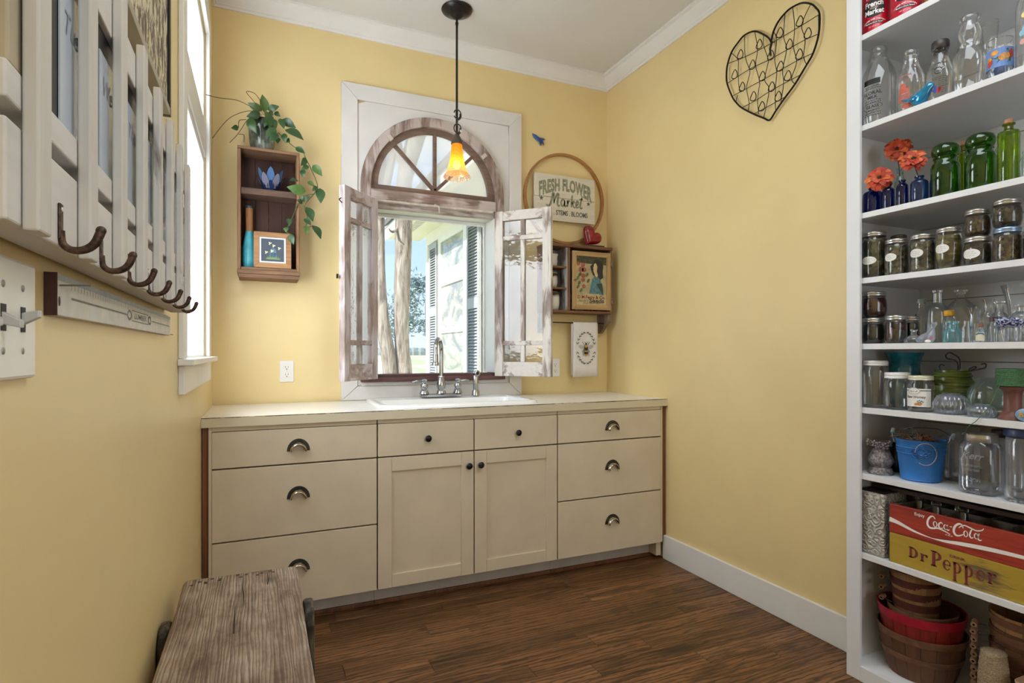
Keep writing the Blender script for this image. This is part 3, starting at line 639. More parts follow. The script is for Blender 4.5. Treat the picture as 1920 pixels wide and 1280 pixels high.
jar('short empty jar with a wide white lid next to the honey', 2.045, 1.276, z, 0.0415, 0.130, None, WLD, grp='empty jars with white lids', name='glass_jar', lh=0.021)
# honey jar
t = jar('empty honey jar with a printed white label and pale lid', 2.040, 1.196, z, 0.0378, 0.122, None, plain('cream_lid', 'E0DFC8', 0.3, 0.2), grp=None, name='honey_jar', lh=0.015)
c = (2.040, 1.196, z); mp = cyl(c, 0.0378, pi+0.2, 1.012)
lb = BL(t)
for i in range(12):
    x0, x1 = -0.045+i*0.0073, -0.045+(i+1)*0.0073
    lb.poly([mp(x0, 0.018), mp(x1, 0.018), mp(x1, 0.078), mp(x0, 0.078)])
pl = lb.build('paper_label', PAP, t)
m2 = cyl(c, 0.0378, pi+0.2, 1.022); m3 = cyl(c, 0.0378, pi+0.2, 1.034); m4 = cyl(c, 0.0378, pi+0.2, 1.045)
q = BL(t)
for i in range(12): q.poly([m2(-0.045+i*0.0073, 0.0705), m2(-0.0377+i*0.0073, 0.0705), m2(-0.0377+i*0.0073, 0.0728), m2(-0.045+i*0.0073, 0.0728)])
q.build('label_stripe', BKI, pl)
BL(t).e2(-0.008, 0.070, 0.0185, 0.0115, m3, 26).build('badge', PAP, pl)
q = BL(t); q.crescent((-0.008, 0.070, 0.0178, 0.0108), (-0.008, 0.070, 0.0170, 0.0100), m4); squiggle(q, -0.020, 0.004, 0.069, m4, 0.0012, 0.003, 9); q.build('badge_print', BKI, pl)
q = BL(t); q.text('Raw Honey', 0.0125, lambda x, y: m2(x-0.004, y+0.050), bold=0.012); q.build('lettering', plain('dark_navy_print', '2C3146', 0.6), pl)
q = BL(t)
for x, y, r in ((-0.001, 0.026, 0.005), (0.008, 0.028, 0.008), (0.010, 0.030, 0.005)): q.e2(x, y, r, r*0.8, m2, 14)
q.build('printed_fruit', plain('orange_print', 'C88A55', 0.6, var=0.2, vs=200), pl)
q = BL(t)
for x, y in ((0.004, 0.037), (0.009, 0.039), (0.015, 0.037), (0.018, 0.034), (0.012, 0.035)): q.e2(x, y, 0.003, 0.002, m3, 8, x*90)
q.build('printed_flowers', plain('blue_print', '6E9DB3', 0.6), pl)

def bottle(label, X, Y, z, prof, mat, name='glass_bottle', cat='bottle', grp=None, seg=28, sq=False, lob=None):
    t = thing(name, label, cat, (X, Y, z), grp)
    if sq:
        def lob(a, q):
            k = 1/max(abs(cos(a-0.3)), abs(sin(a-0.3))); return min(k, 1.22)*0.92 if q < sq else 1
    BL(t).lathe([(max(r, 0.0004), y+0.0006) for r, y in prof], (X, Y, z), seg, lob).build('bottle_glass', mat, t, smooth=45); return t
def milk(R, H, nr=0.0255, sh=0.62):
    return [(0, 0.001), (R*0.85, 0), (R*0.96, 0.004), (R, 0.014), (R, H*sh), (R*0.94, H*(sh+0.07)), (R*0.74, H*(sh+0.16)), (nr*1.1, H*(sh+0.24)), (nr*0.93, H*0.91), (nr*0.98, H*0.93), (nr*1.1, H*0.935), (nr*1.12, H*0.97), (nr*1.05, H), (nr*0.9, H), (nr*0.85, H*0.95)]
# shelf 1: clear bottles
z = SHT[1]; g1 = 'milk bottles on the second shelf'
t = bottle('large milk bottle with black print at the left end', 2.050, 1.345, z, milk(0.052, 0.28), GCL, 'milk_bottle', grp=g1)
mp = cyl((2.05, 1.345, z), 0.0525, pi+0.18, 1.01); q = BL(t)
q.ribbon([(-0.031+i*0.0047, 0.149) for i in range(13)], 0.019, mp)
for i, (s_, sz, y) in enumerate((('FLORAL', 0.017, 0.108), ('MILK', 0.015, 0.093), ('GLASS', 0.015, 0.060))): q.text(s_, sz, lambda x, y_, y=y: mp(x, y+y_), bold=0.025)
for i, y in enumerate((0.132, 0.125, 0.082, 0.074, 0.046, 0.038, 0.030)): squiggle(q, -0.024, 0.027, y, mp, 0.0017, 0.003, 40+i)
q.crescent((-0.001, 0.060, 0.033, 0.013), (-0.001, 0.060, 0.0315, 0.0117), mp)
q.build('printed_label', BKI, t)
t = bottle('milk bottle with faded red print, second from the left', 2.040, 1.229, z, milk(0.0404, 0.211, 0.022, 0.55), GCL, 'milk_bottle', grp=g1)
mp = cyl((2.04, 1.229, z), 0.0404, pi+0.05, 1.01); q = BL(t)
q.ribbon([(-0.022+i*0.0037, 0.122) for i in range(13)], 0.002, mp); q.e2(-0.003, 0.084, 0.011, 0.013, mp, 10); q.ribbon([(-0.016+0.004*i, 0.070) for i in range(9)], 0.016, mp)
for i in range(7): q.ribbon([(-0.021+k*0.0035, 0.058-i*0.004) for k in range(13-(i % 3))], 0.0028, mp)
q.e2(0.008, 0.018, 0.014, 0.009, mp, 12); squiggle(q, -0.02, 0.02, 0.107, mp, 0.0013, 0.003, 61)
q.build('printed_label', RPR, t)
t = bottle('milk bottle with a dark cap and a cow printed on it', 2.037, 1.134, z, milk(0.0369, 0.182, 0.021, 0.52), GCL, 'milk_bottle', grp=g1)
BL(t).lathe([(0.0235, 0.174), (0.0245, 0.176), (0.0245, 0.196), (0.022, 0.1995), (0.0005, 0.200)], (2.037, 1.134, z), 24).build('cap', plain('dark_brown_cap', '3A3230', 0.4, var=0.1), t, smooth=40)
mp = cyl((2.037, 1.134, z), 0.0369, pi+0.35, 1.012); q = BL(t)
q.text("VOLLEMAN'S", 0.0085, lambda x, y: mp(x, y+0.116), bold=0.01)
q.crescent((0, 0.093, 0.011, 0.010), (0, 0.093, 0.0098, 0.0088), mp); q.crescent((0, 0.088, 0.009, 0.006), (0, 0.088, 0.0078, 0.0048), mp)
q.ribbon([(-0.016, 0.104), (-0.009, 0.100), (-0.004, 0.104), (0.004, 0.104), (0.009, 0.100), (0.016, 0.104)], 0.0015, mp)
for i in range(9): squiggle(q, (-0.02 if i < 2 else 0.0), 0.022, 0.072-i*0.0062, mp, 0.0011, 0.0012, 70+i)
q.build('printed_label', BKI, t)
q = BL(t); q.p2([(-0.02, 0.034), (-0.012, 0.036), (-0.012, 0.046), (-0.004, 0.046), (-0.004, 0.026), (-0.010, 0.022), (-0.014, 0.028)], mp); q.build('printed_emblem', plain('royal_blue_print', '28479B', 0.6), t, label='blue half of a printed emblem')
q = BL(t); q.p2([(-0.004, 0.038), (0.012, 0.038), (0.008, 0.028), (0.0, 0.018), (-0.004, 0.024)], mp); q.build('printed_emblem', plain('red_print', 'B3262B', 0.6), t, label='red half of a printed emblem')
R = 0.0438
bottle('clear bulb-necked milk bottle, tallest on the second shelf', 2.044, 1.054, z, [(0, 0.001), (R*0.85, 0), (R, 0.012), (R, 0.085), (R*0.95, 0.115), (R*0.75, 0.138), (0.026, 0.150), (0.024, 0.156), (0.029, 0.166), (0.0315, 0.185), (0.029, 0.204), (0.023, 0.216), (0.022, 0.222), (0.027, 0.225), (0.028, 0.234), (0.026, 0.238), (0.021, 0.237), (0.020, 0.225)], GCL, 'milk_bottle', grp=g1)
bottle('clear flared tumbler behind the bulb-necked bottle', 2.14, 1.046, z, [(0, 0.001), (0.016, 0), (0.0165, 0.05), (0.017, 0.12), (0.019, 0.18), (0.0225, 0.236), (0.023, 0.24), (0.021, 0.238)], GCL, 'tumbler', 'glass')
bottle('small clear jar behind the first two milk bottles', 2.17, 1.335, z, [(0, 0.001), (0.030, 0), (0.032, 0.01), (0.032, 0.18), (0.026, 0.20), (0.028, 0.212), (0.026, 0.215)], GCL, 'small_jar', 'jar')
t = bottle('glass painted with orange tulips on blue', 2.032, 0.968, z, [(0, 0.001), (0.027, 0), (0.030, 0.006), (0.0322, 0.05), (0.0318, 0.11), (0.0325, 0.117), (0.030, 0.116)], GCL, 'tumbler', 'glass')
cc = (2.032, 0.968, z); q = BL(t)
for i in range(24):
    a0, a1 = 2*pi*i/24, 2*pi*(i+1)/24
    q.poly([(cc[0]+0.0326*cos(a), cc[1]+0.0326*sin(a), z+y) for a, y in ((a0, 0.030), (a1, 0.030), (a1, 0.086), (a0, 0.086))])
q.build('painted_band', plain('tulip_blue', '6F8FC9', 0.4, var=0.08, vs=40), t)
mp = cyl(cc, 0.0322, pi+0.42, 1.022); q = BL(t)
for x, y, r in ((-0.012, 0.073, 0.0085), (0.011, 0.058, 0.0125), (-0.026, 0.058, 0.007)): q.e2(x, y, r*1.15, r*0.85, mp, 12, 0.3)
q.build('painted_tulips', plain('tulip_orange', 'E39A36', 0.4, var=0.25, vs=90), t)
q = BL(t); q.e2(-0.024, 0.046, 0.007, 0.011, mp, 10, -0.5); q.e2(0.030, 0.066, 0.007, 0.014, mp, 10); q.build('painted_buds', plain('tulip_red', 'C0432F', 0.4, var=0.15, vs=80), t)
q = BL(t); q.ribbon([(-0.005, 0.06), (0.0, 0.05), (-0.006, 0.043), (0.02, 0.041)], 0.005, mp); q.ribbon([(0.018, 0.08), (0.026, 0.055), (0.024, 0.042)], 0.006, mp); q.ribbon([(-0.02, 0.062), (-0.01, 0.056), (0, 0.055)], 0.003, mp); q.build('painted_leaves', plain('tulip_green', '3F5F35', 0.4, var=0.2, vs=60), t)
t = bottle('tall pale-blue bottle with painted flowers at the right edge', 2.035, 0.893, z, milk(0.0352, 0.25, 0.02, 0.7), GBL2, 'painted_bottle')
mp = cyl((2.035, 0.893, z), 0.0352, pi+0.35, 1.012)
for nm, cl, pts in (('painted_flowers', '8FC0DC', [(-0.02, 0.10), (-0.012, 0.11), (-0.002, 0.095)]), ('painted_blossoms', 'E2CF86', [(-0.014, 0.15), (-0.008, 0.165), (0.0, 0.085), (0.008, 0.15)]), ('painted_buds', 'DCA7A0', [(-0.018, 0.075), (-0.006, 0.06), (0.004, 0.12)])):
    q = BL(t)
    for x, y in pts: q.e2(x, y, 0.007, 0.008, mp, 9)
    q.build(nm, plain('paint_'+cl, cl, 0.5, var=0.1, vs=90), t)
# glass bluebird
BIRD = plain('blue_bird_glaze', '1187B8', 0.08, 0.35, var=0.25, vs=30, Coat_Weight=0.7)
t = thing('bluebird_figurine', 'shiny blue glass bird figurine in front of the milk bottles', 'figurine', (2.002, 1.178, z))
BL(t).loft([[(2.002+wx*cos(a), y0, z+zc_+wz*sin(a)) for a in [2*pi*i/14 for i in range(14)]] for y0, zc_, wx, wz in ((1.236, 0.041, 0.002, 0.002), (1.228, 0.038, 0.007, 0.003), (1.215, 0.034, 0.007, 0.005), (1.203, 0.029, 0.010, 0.012), (1.190, 0.025, 0.0145, 0.020), (1.175, 0.027, 0.0165, 0.0245), (1.160, 0.034, 0.0155, 0.026), (1.150, 0.044, 0.0135, 0.022), (1.143, 0.051, 0.011, 0.015), (1.137, 0.053, 0.006, 0.008), (1.132, 0.053, 0.001, 0.001))], cap0=True, cap1=True).build('bird_body', BIRD, t, smooth=60)
BL(t).ball((1.992, 1.188, z+0.027), 0.009, 0.018, 0.011).build('wing', BIRD, t, smooth=60)
BL(t).ball((2.004, 1.165, z+0.0055), 0.008, 0.010, 0.004).build('foot', BIRD, t, smooth=60)
# coffee cans on shelf 0
z = SHT[0]; CANR = plain('can_red', 'B3122B', 0.3, 0.1, var=0.05); GLD = plain('gold_metal', 'B8954A', 0.3, 0.9)
for lb_, X, Y, R, ph in (('red coffee can at the left end of the top shelf', 2.046, 1.352, 0.0458, -0.02), ('red coffee can, second on the top shelf', 2.049, 1.249, 0.0480, 0.02)):
    t = thing('coffee_can', lb_, 'can', (X, Y, z), 'red coffee cans')
    BL(t).lathe([(0.0005, 0), (R-0.002, 0), (R, 0.003), (R-0.001, 0.006), (R-0.001, 0.138), (R, 0.141), (R-0.002, 0.144), (R-0.005, 0.141), (0.0005, 0.141)], (X, Y, z+0.0006), 36).build('can_body', CANR, t, smooth=40)
    mp = cyl((X, Y, z), R-0.001, pi+0.45+ph, 1.006); mp2 = cyl((X, Y, z), R-0.001, pi+0.45+ph, 1.014); mp3 = cyl((X, Y, z), R-0.001, pi+0.45+ph, 1.02)
    BL(t).e2(0, 0.088, 0.036, 0.033, mp, 36).ribbon([(-0.027+0.0054*i, 0.035) for i in range(11)], 0.010, mp).build('printed_badge', BKI, t)
    q = BL(t).text('French', 0.025, lambda x, y: mp2(x, y+0.102), bold=0.03, sx=0.85).text('Market', 0.025, lambda x, y: mp2(x, y+0.074), bold=0.03, sx=0.85).text('COFFEE AND CHICORY', 0.0068, lambda x, y: mp2(x, y+0.047-8*x*x), bold=0.02).text('Medium-Dark Roast', 0.0068, lambda x, y: mp2(x, y+0.035), bold=0.02)
    q.text('NEW ORLEANS', 0.0075, lambda x, y: mp2(x, y+0.128-6*x*x), bold=0.02).text('NET WT 12 OZ', 0.005, lambda x, y: mp2(x, y+0.022))
    q.build('lettering', WPR, t)
    BL(t).ribbon([(-0.013+0.0043*i, 0.0885) for i in range(7)], [0.006, 0.008, 0.010, 0.012, 0.010, 0.008, 0.006], mp2).build('printed_scene', plain('sepia_print', '8A7B70', 0.5, var=0.3, vs=200), t)
t = thing('gold_tin', 'sliver of a gold tin right of the coffee cans', 'tin', (2.06, 1.165, z))
BL(t).lathe([(0.0005, 0), (0.030, 0), (0.032, 0.003), (0.032, 0.05), (0.029, 0.054), (0.0005, 0.054)], (2.06, 1.165, z+0.0006), 24).build('tin_body', GLD, t, smooth=40)
# shelf 2: blue bottles, zinnias, green glass
z = SHT[2]; g2 = 'cobalt blue bottles on the third shelf'
def bb(label, X, Y, R, H, nr, mat): return bottle(label, X, Y, z, [(0, 0.001), (R*0.9, 0), (R, 0.004), (R, H*0.72), (R*0.88, H*0.80), (nr*1.15, H*0.86), (nr, H*0.88), (nr, H*0.93), (nr*1.18, H*0.94), (nr*1.18, H*0.985), (nr*0.9, H), (nr*0.8, H*0.95)], mat, 'blue_bottle', grp=g2)
bb('large cobalt blue bottle at the left end under a zinnia', 2.032, 1.356, 0.031, 0.096, 0.012, GCB)
bb('slim cobalt bottle second from the left', 2.020, 1.292, 0.0195, 0.088, 0.009, GCB)
bb('slim cobalt bottle with a bare threaded neck', 2.018, 1.243, 0.0181, 0.090, 0.0095, GCB)
bb('wide mid-blue bottle under the right-hand zinnia', 2.025, 1.192, 0.0255, 0.090, 0.012, GMB)
bb('narrow dark bottle between the blue and green glass', 2.06, 1.163, 0.016, 0.090, 0.009, GCB)
bottle('tall pale green bottle behind holding the middle zinnia', 2.10, 1.301, z, [(0, 0.001), (0.018, 0), (0.019, 0.005), (0.019, 0.10), (0.012, 0.12), (0.010, 0.13), (0.010, 0.15), (0.012, 0.152), (0.012, 0.158)], GGT, 'glass_bottle')
# petals
PET = NT('zinnia_petal'); v = PET.coords((1, 1, 1)); rr_ = PET.n('ShaderNodeObjectInfo').outputs['Random']
PET.bsdf(PET.mix(PET.noise(PET.coords((60, 60, 200)), 1.2, 3), PET.ramp(rr_, [(0, lin('8E2410')), (0.5, lin('C2401A')), (1, lin('E58A3A'))]), lin('A8321A')), 0.6)
def petal(L, w):
    b = B(); n = 5; P = []
    for i in range(n+1):
        u = i/n; hw = w*(0.30+0.70*sin(pi*min(1, u*0.62+0.08)))*(1 if u < 0.85 else 0.72); zz = 0.18*L*sin(u*pi*0.9)-0.10*L*u*u
        P.append([(u*L, -hw, zz+hw*0.25), (u*L, 0, zz), (u*L, hw, zz+hw*0.25)])
    b.loft(P, closed=False); return b
FGR = plain('zinnia_center', '3A2C17', 0.8, var=0.4, vs=300); STM = plain('stem_green', '3C4A28', 0.6)
def flower(label, X, Y, Z, nrm, Rf, rings, zb, seed):
    t = thing('zinnia', label, 'flower', (X, Y, Z), 'orange zinnias in bottles'); rnd = random.Random(seed)
    N = Vector(nrm).normalized(); q0 = N.to_track_quat('Z', 'Y')
    for (k, L, tilt, off) in rings:
        m0 = None
        for i in range(k):
            if m0 is None: p = petal(L*Rf, 0.20*Rf).build('petal', PET.m, t, smooth=60); m0 = p
            else: p = dup(m0, 'petal', t)
            from mathutils import Quaternion
            p.rotation_mode = 'QUATERNION'; p.rotation_quaternion = q0 @ Quaternion((0, 0, 1), 2*pi*i/k+off+rnd.uniform(-0.12, 0.12)) @ Quaternion((0, 1, 0), -tilt+rnd.uniform(-0.12, 0.12))
            p.location = q0 @ Vector((0, 0, -0.003-off*0.002)); s = rnd.uniform(0.88, 1.08); p.scale = (s, s, s)
    b = B()
    for i in range(16):
        a = i*2.4; r_ = 0.0021*sqrt(i)*Rf/0.035; v_ = q0 @ Vector((r_*cos(a), r_*sin(a), 0.006)); b.ball(tuple(v_), 0.0022, 0.0022, 0.0028, 6, 4)
    b.build('flower_center', FGR, t, smooth=60)
    B().tube([tuple(q0 @ Vector((0, 0, -0.004))), tuple(q0 @ Vector((0, 0, -0.014))), (-0.0+(zb[0]-X), zb[1]-Y, zb[2]-Z)], 0.0018, 6).build('flower_stem', STM, t)
RG = [(15, 1.0, 0.05, 0.0), (14, 0.85, 0.32, 0.2), (11, 0.62, 0.62, 0.5)]
flower('orange zinnia lowest at the left in the cobalt bottle', 2.000, 1.309, 1.795, (-0.85, -0.35, 0.28), 0.045, RG+[(9, 0.95, -0.35, 0.9)], (2.030, 1.354, 1.75), 3)
flower('orange zinnia standing highest in the pale green bottle', 2.075, 1.296, 1.903, (-0.80, -0.45, 0.30), 0.046, RG, (2.10, 1.301, 1.80), 5)
flower('orange zinnia at the right above the mid-blue bottle', 2.000, 1.196, 1.826, (-0.72, -0.40, 0.50), 0.042, RG+[(9, 0.92, -0.35, 0.9)], (2.025, 1.192, 1.76), 8)
def stopper_jar(label, X, Y, R, H):
    t = bottle(label, X, Y, z, [(0, 0.001), (R*0.9, 0), (R, 0.005), (R, H*0.56), (R*0.93, H*0.62), (R*0.80, H*0.65), (R*0.78, H*0.70), (R*0.84, H*0.71), (R*0.84, H*0.735), (R*0.74, H*0.74)], GGR, 'stoppered_jar', 'jar', 'green stoppered jars')
    BL(t).lathe([(R*0.70, H*0.72), (R*0.72, H*0.755), (R*0.86, H*0.77), (R*0.96, H*0.82), (R*0.97, H*0.87), (R*0.88, H*0.94), (R*0.6, H*0.985), (0.0004, H)], (X, Y, z), 32).build('stopper', GGR, t, smooth=60)
stopper_jar('dark green stoppered jar next to the zinnias', 2.040, 1.121, 0.0400, 0.178)
stopper_jar('dark green stoppered jar left of the corked lime bottle', 2.039, 1.022, 0.0395, 0.176)
def corked(label, X, Y, R, H, m):
    t = bottle(label, X, Y, z, [(0, 0.001), (R*0.95, 0), (R, 0.004), (R, H*0.77), (R*0.95, H*0.80), (R*0.62, H*0.82), (R*0.42, H*0.85), (R*0.42, H*0.90), (R*0.60, H*0.91), (R*0.60, H*0.93), (R*0.4, H*0.935)], m, 'corked_bottle', grp='corked lime bottles')
    BL(t).lathe([(0.0004, H*0.84), (R*0.33, H*0.84), (R*0.42, H*0.985), (R*0.38, H), (0.0004, H)], (X, Y, z), 20).build('cork', COR, t, smooth=40)
corked('tall lime green bottle with a cork at the right', 2.026, 0.943, 0.0261, 0.187, GYG)
corked('lime bottle with a cork between the two green jars', 2.13, 1.115, 0.0215, 0.196, GYG)
bottle('lime bottle hidden behind the second green jar', 2.11, 0.995, z, [(0, 0.001), (0.02, 0), (0.021, 0.004), (0.021, 0.13), (0.01, 0.15), (0.01, 0.16), (0.012, 0.162)], GYG, 'lime_bottle')
bottle('small aqua jar at the right edge of the green glass', 2.018, 0.893, z, [(0, 0.001), (0.018, 0), (0.0195, 0.005), (0.0195, 0.05), (0.012, 0.065), (0.013, 0.076), (0.011, 0.077)], GGT, 'aqua_jar', 'jar')
t = thing('metal_finial', 'tiny clear glass knob behind the first green jar', 'ornament', (2.2, 1.16, z))
BL(t).lathe([(0.0004, 0.001), (0.015, 0.001), (0.015, 0.205), (0.02, 0.21), (0.02, 0.216), (0.0004, 0.218)], (2.2, 1.16, z), 16).build('finial_body', GCL, t, smooth=50)

# shelf 4: little bottles
z = SHT[4]; g4 = 'small glass bottles on the fifth shelf'
bottle('squat round clear perfume bottle in front', 2.032, 1.214, z, [(0, 0.001), (0.026, 0), (0.0295, 0.006), (0.029, 0.014), (0.02, 0.022), (0.009, 0.028), (0.008, 0.040), (0.011, 0.042), (0.011, 0.046)], GBL2, 'perfume_bottle', grp=g4)
t = bottle('clear bottle with a greenish cap behind the perfume bottle', 2.12, 1.242, z, [(0, 0.001), (0.024, 0), (0.025, 0.005), (0.025, 0.085), (0.02, 0.105), (0.012, 0.118), (0.0115, 0.140), (0.0135, 0.142)], GBL2, 'capped_bottle', grp=g4)
BL(t).lathe([(0.0145, 0.140), (0.0145, 0.155), (0.0004, 0.156)], (2.12, 1.242, z), 18).build('cap', plain('grey_green_cap', '77827C', 0.4), t, smooth=40)
bottle('clear flat flask with raised ribs', 2.075, 1.164, z, [(0, 0.001), (0.030, 0), (0.032, 0.005), (0.032, 0.10), (0.028, 0.118), (0.018, 0.130), (0.0115, 0.135), (0.011, 0.168), (0.0145, 0.170), (0.0145, 0.176), (0.011, 0.176)], GBL2, 'flask_bottle', grp=g4, lob=lambda a, y: 1+0.03*sin(y*600) if y < 0.1 else 1)
bottle('large clear apothecary bottle with sloping shoulders', 2.158, 1.138, z, [(0, 0.001), (0.040, 0), (0.042, 0.005), (0.042, 0.118), (0.039, 0.124), (0.013, 0.150), (0.0125, 0.170), (0.019, 0.173), (0.019, 0.178), (0.012, 0.178)], GCL, 'apothecary_bottle', grp=g4)
bottle('squat aqua inkwell bottle in the middle', 2.027, 1.092, z, [(0, 0.001), (0.026, 0), (0.0275, 0.004), (0.0275, 0.030), (0.024, 0.040), (0.0155, 0.045), (0.0145, 0.060), (0.0175, 0.062), (0.0175, 0.068), (0.014, 0.068)], GTE, 'ink_bottle', grp=g4)
t = bottle('small clear bottle with an orange-yellow cap', 2.07, 1.127, z, [(0, 0.001), (0.016, 0), (0.017, 0.004), (0.017, 0.075), (0.011, 0.085), (0.011, 0.092)], GBL2, 'yellow_capped_bottle', grp=g4)
BL(t).lathe([(0.0145, 0.088), (0.0155, 0.090), (0.0155, 0.104), (0.013, 0.107), (0.0004, 0.107)], (2.07, 1.127, z), 18, lambda a, y: 1+0.02*cos(12*a)).build('cap', plain('amber_yellow_cap', 'D09A2B', 0.4, var=0.05), t, smooth=40)
bottle('tiny clear vial right of the aqua inkwell', 2.013, 1.045, z, [(0, 0.001), (0.0125, 0), (0.0135, 0.003), (0.0135, 0.045), (0.008, 0.053), (0.008, 0.066), (0.010, 0.067)], GBL2, 'vial', grp=g4)
bottle('clear ribbed little vase with a ruffled top', 2.06, 1.046, z, [(0, 0.001), (0.014, 0), (0.016, 0.02), (0.015, 0.06), (0.012, 0.085), (0.016, 0.105), (0.020, 0.112)], GBL2, 'bud_vase', 'vase', g4, lob=lambda a, y: 1+(0.06 if y < 0.1 else 0.16)*cos(8*a))
t = bottle('small corked square vial with a cream label', 2.015, 1.010, z, [(0, 0.001), (0.0135, 0), (0.0142, 0.003), (0.0142, 0.036), (0.009, 0.044), (0.0075, 0.051)], GBL2, 'labelled_vial', grp=g4)
BL(t).lathe([(0.0004, 0.046), (0.007, 0.046), (0.008, 0.057), (0.0004, 0.058)], (2.015, 1.010, z), 14).build('cork', COR, t, smooth=40)
mp = cyl((2.015, 1.01, z), 0.0142, pi+0.4, 1.02); q = BL(t)
for i in range(5): q.poly([mp(-0.0115+i*0.0046, 0.005), mp(-0.0069+i*0.0046, 0.005), mp(-0.0069+i*0.0046, 0.030), mp(-0.0115+i*0.0046, 0.030)])
q.build('paper_label', plain('cream_label', 'DAD4BF', 0.7), t)
mp = cyl((2.015, 1.01, z), 0.0142, pi+0.4, 1.06); q = BL(t); q.ribbon([(-0.010, 0.024), (-0.004, 0.027), (0.004, 0.027), (0.010, 0.024)], 0.004, mp); q.build('label_print', plain('teal_print', '3F6D86', 0.7), t)
bottle('clear flared-neck bottle behind the labelled vial', 2.10, 1.030, z, [(0, 0.001), (0.026, 0), (0.028, 0.005), (0.028, 0.065), (0.021, 0.085), (0.011, 0.100), (0.0115, 0.125), (0.016, 0.133), (0.017, 0.136)], GCL, 'flared_bottle', grp=g4)
t = bottle('small clear bottle with a dark brown cap', 2.04, 0.988, z, [(0, 0.001), (0.014, 0), (0.015, 0.003), (0.015, 0.050), (0.009, 0.060), (0.009, 0.066)], GBL2, 'brown_capped_bottle', grp=g4)
BL(t).lathe([(0.0105, 0.064), (0.0105, 0.077), (0.0004, 0.078)], (2.04, 0.988, z), 16).build('cap', plain('brown_cap', '4A3534', 0.4), t, smooth=40)
bottle('clear long-necked bottle left of the blue speckled dish', 2.07, 0.987, z, [(0, 0.001), (0.022, 0), (0.0235, 0.005), (0.0235, 0.07), (0.018, 0.085), (0.0115, 0.092), (0.011, 0.118), (0.0145, 0.121), (0.0145, 0.125)], GBL2, 'long_necked_bottle', grp=g4)
bottle('round-shouldered clear bottle behind the cut glass bowl', 2.08, 0.935, z, [(0, 0.001), (0.027, 0), (0.029, 0.005), (0.029, 0.070), (0.023, 0.085), (0.014, 0.092), (0.013, 0.105), (0.019, 0.108), (0.019, 0.112)], GBL2, 'round_shouldered_bottle', grp=g4)
bottle('cut glass bowl under the blue speckled dish', 2.038, 0.938, z, [(0, 0.001), (0.032, 0), (0.034, 0.004), (0.0365, 0.042), (0.037, 0.045), (0.035, 0.044)], GBL2, 'cut_glass_bowl', 'bowl', lob=lambda a, y: 1+0.045*cos(22*a)*(1 if y < 0.04 else 0.3))
DSH = NT('blue_speckle_glaze'); nz = DSH.noise(DSH.coords((1, 1, 1.5)), 150, 2)
DSH.bsdf(DSH.ramp(nz, [(0.46, lin('24336F')), (0.54, lin('C9CDE4'))]), 0.2)
t = thing('speckled_dish', 'blue and white speckled dish tilted on the cut glass bowl', 'dish', (2.036, 0.945, z+0.0465))
o = B().lathe([(0.0004, 0.004), (0.026, 0.0), (0.033, 0.006), (0.037, 0.022), (0.0345, 0.024), (0.030, 0.008), (0.0004, 0.008)], (0, 0, 0), 28).build('dish_body', DSH.m, t, smooth=45); o.rotation_euler = (0.12, -0.10, 0)
bottle('ribbed flaring glass vase at the back right', 2.16, 0.978, z, [(0, 0.001), (0.026, 0)]+[(0.027+0.002*(i % 2)+0.016*max(0, (i-14)/14)**1.5, 0.006+i*0.0061) for i in range(28)]+[(0.047, 0.178)], GBL2, 'ribbed_vase', 'vase')
# crumpled clear favour bag
t = thing('favour_bag', 'crumpled clear favour bag leaning beside the aqua inkwell', 'bag', (2.01, 1.157, z))
rb = random.Random(5)
lo = []
for j, (yy, zz, wx, wy) in enumerate(((1.165, 0.002, 0.014, 0.026), (1.164, 0.012, 0.017, 0.029), (1.158, 0.026, 0.015, 0.022), (1.150, 0.036, 0.010, 0.013), (1.146, 0.046, 0.006, 0.008), (1.142, 0.052, 0.004, 0.006), (1.140, 0.060, 0.008, 0.010), (1.138, 0.068, 0.006, 0.007))):
    lo.append([(2.012+wx*cos(a)*rb.uniform(0.8, 1.15), yy+wy*sin(a)*rb.uniform(0.8, 1.15), z+zz) for a in [2*pi*i/14 for i in range(14)]])
BL(t).loft(lo, cap0=True, cap1=True).build('bag_film', glass('crinkled_film', (0.82, 0.86, 0.92), (0.5, 0.55, 0.64), 2.2, 0.28, (0.8, 0.86, 0.98), rough=0.15), t)
BL(t).ball((1.998, 1.150, z+0.006), 0.003, 0.010, 0.005).build('white_candy', plain('pearl_white', 'F0ECE4', 0.2), t, smooth=60)
BL(t).e2(0, 0, 0.006, 0.005, lambda x, y: (1.9935, 1.138-x, z+0.016+y), 10).build('sticker', plain('rose_sticker', '9B6580', 0.5), t)

# shelf 5: teal vase, green pot, flower frogs, bowl, spool, stone
z = SHT[5]
TEA = plain('teal_crackle_glaze', '1F7791', 0.15, var=0.22, vs=55, bd=0.1)
t = thing('ruffled_vase', 'teal ceramic vase with a ruffled rim at the back', 'vase', (2.16, 1.322, z))
BL(t).lathe([(0.0004, 0.001), (0.04, 0.001), (0.052, 0.02), (0.058, 0.06), (0.054, 0.10), (0.046, 0.135), (0.047, 0.16), (0.055, 0.185), (0.060, 0.198), (0.055, 0.190), (0.043, 0.16)], (2.16, 1.322, z), 48, lambda a, y: 1+0.04*cos(9*a)*max(0, (y-0.14)/0.06)).build('vase_body', TEA, t, smooth=60)
t = thing('green_planter', 'low green glazed pot behind the clear flower frogs', 'pot', (2.15, 1.160, z))
GRP = NT('streaked_green_glaze'); GRP.bsdf(GRP.ramp(GRP.noise(GRP.coords((6, 6, 90)), 1.6, 4), [(0.35, lin('34401A')), (0.55, lin('60702F')), (0.75, lin('87924F'))]), 0.25)
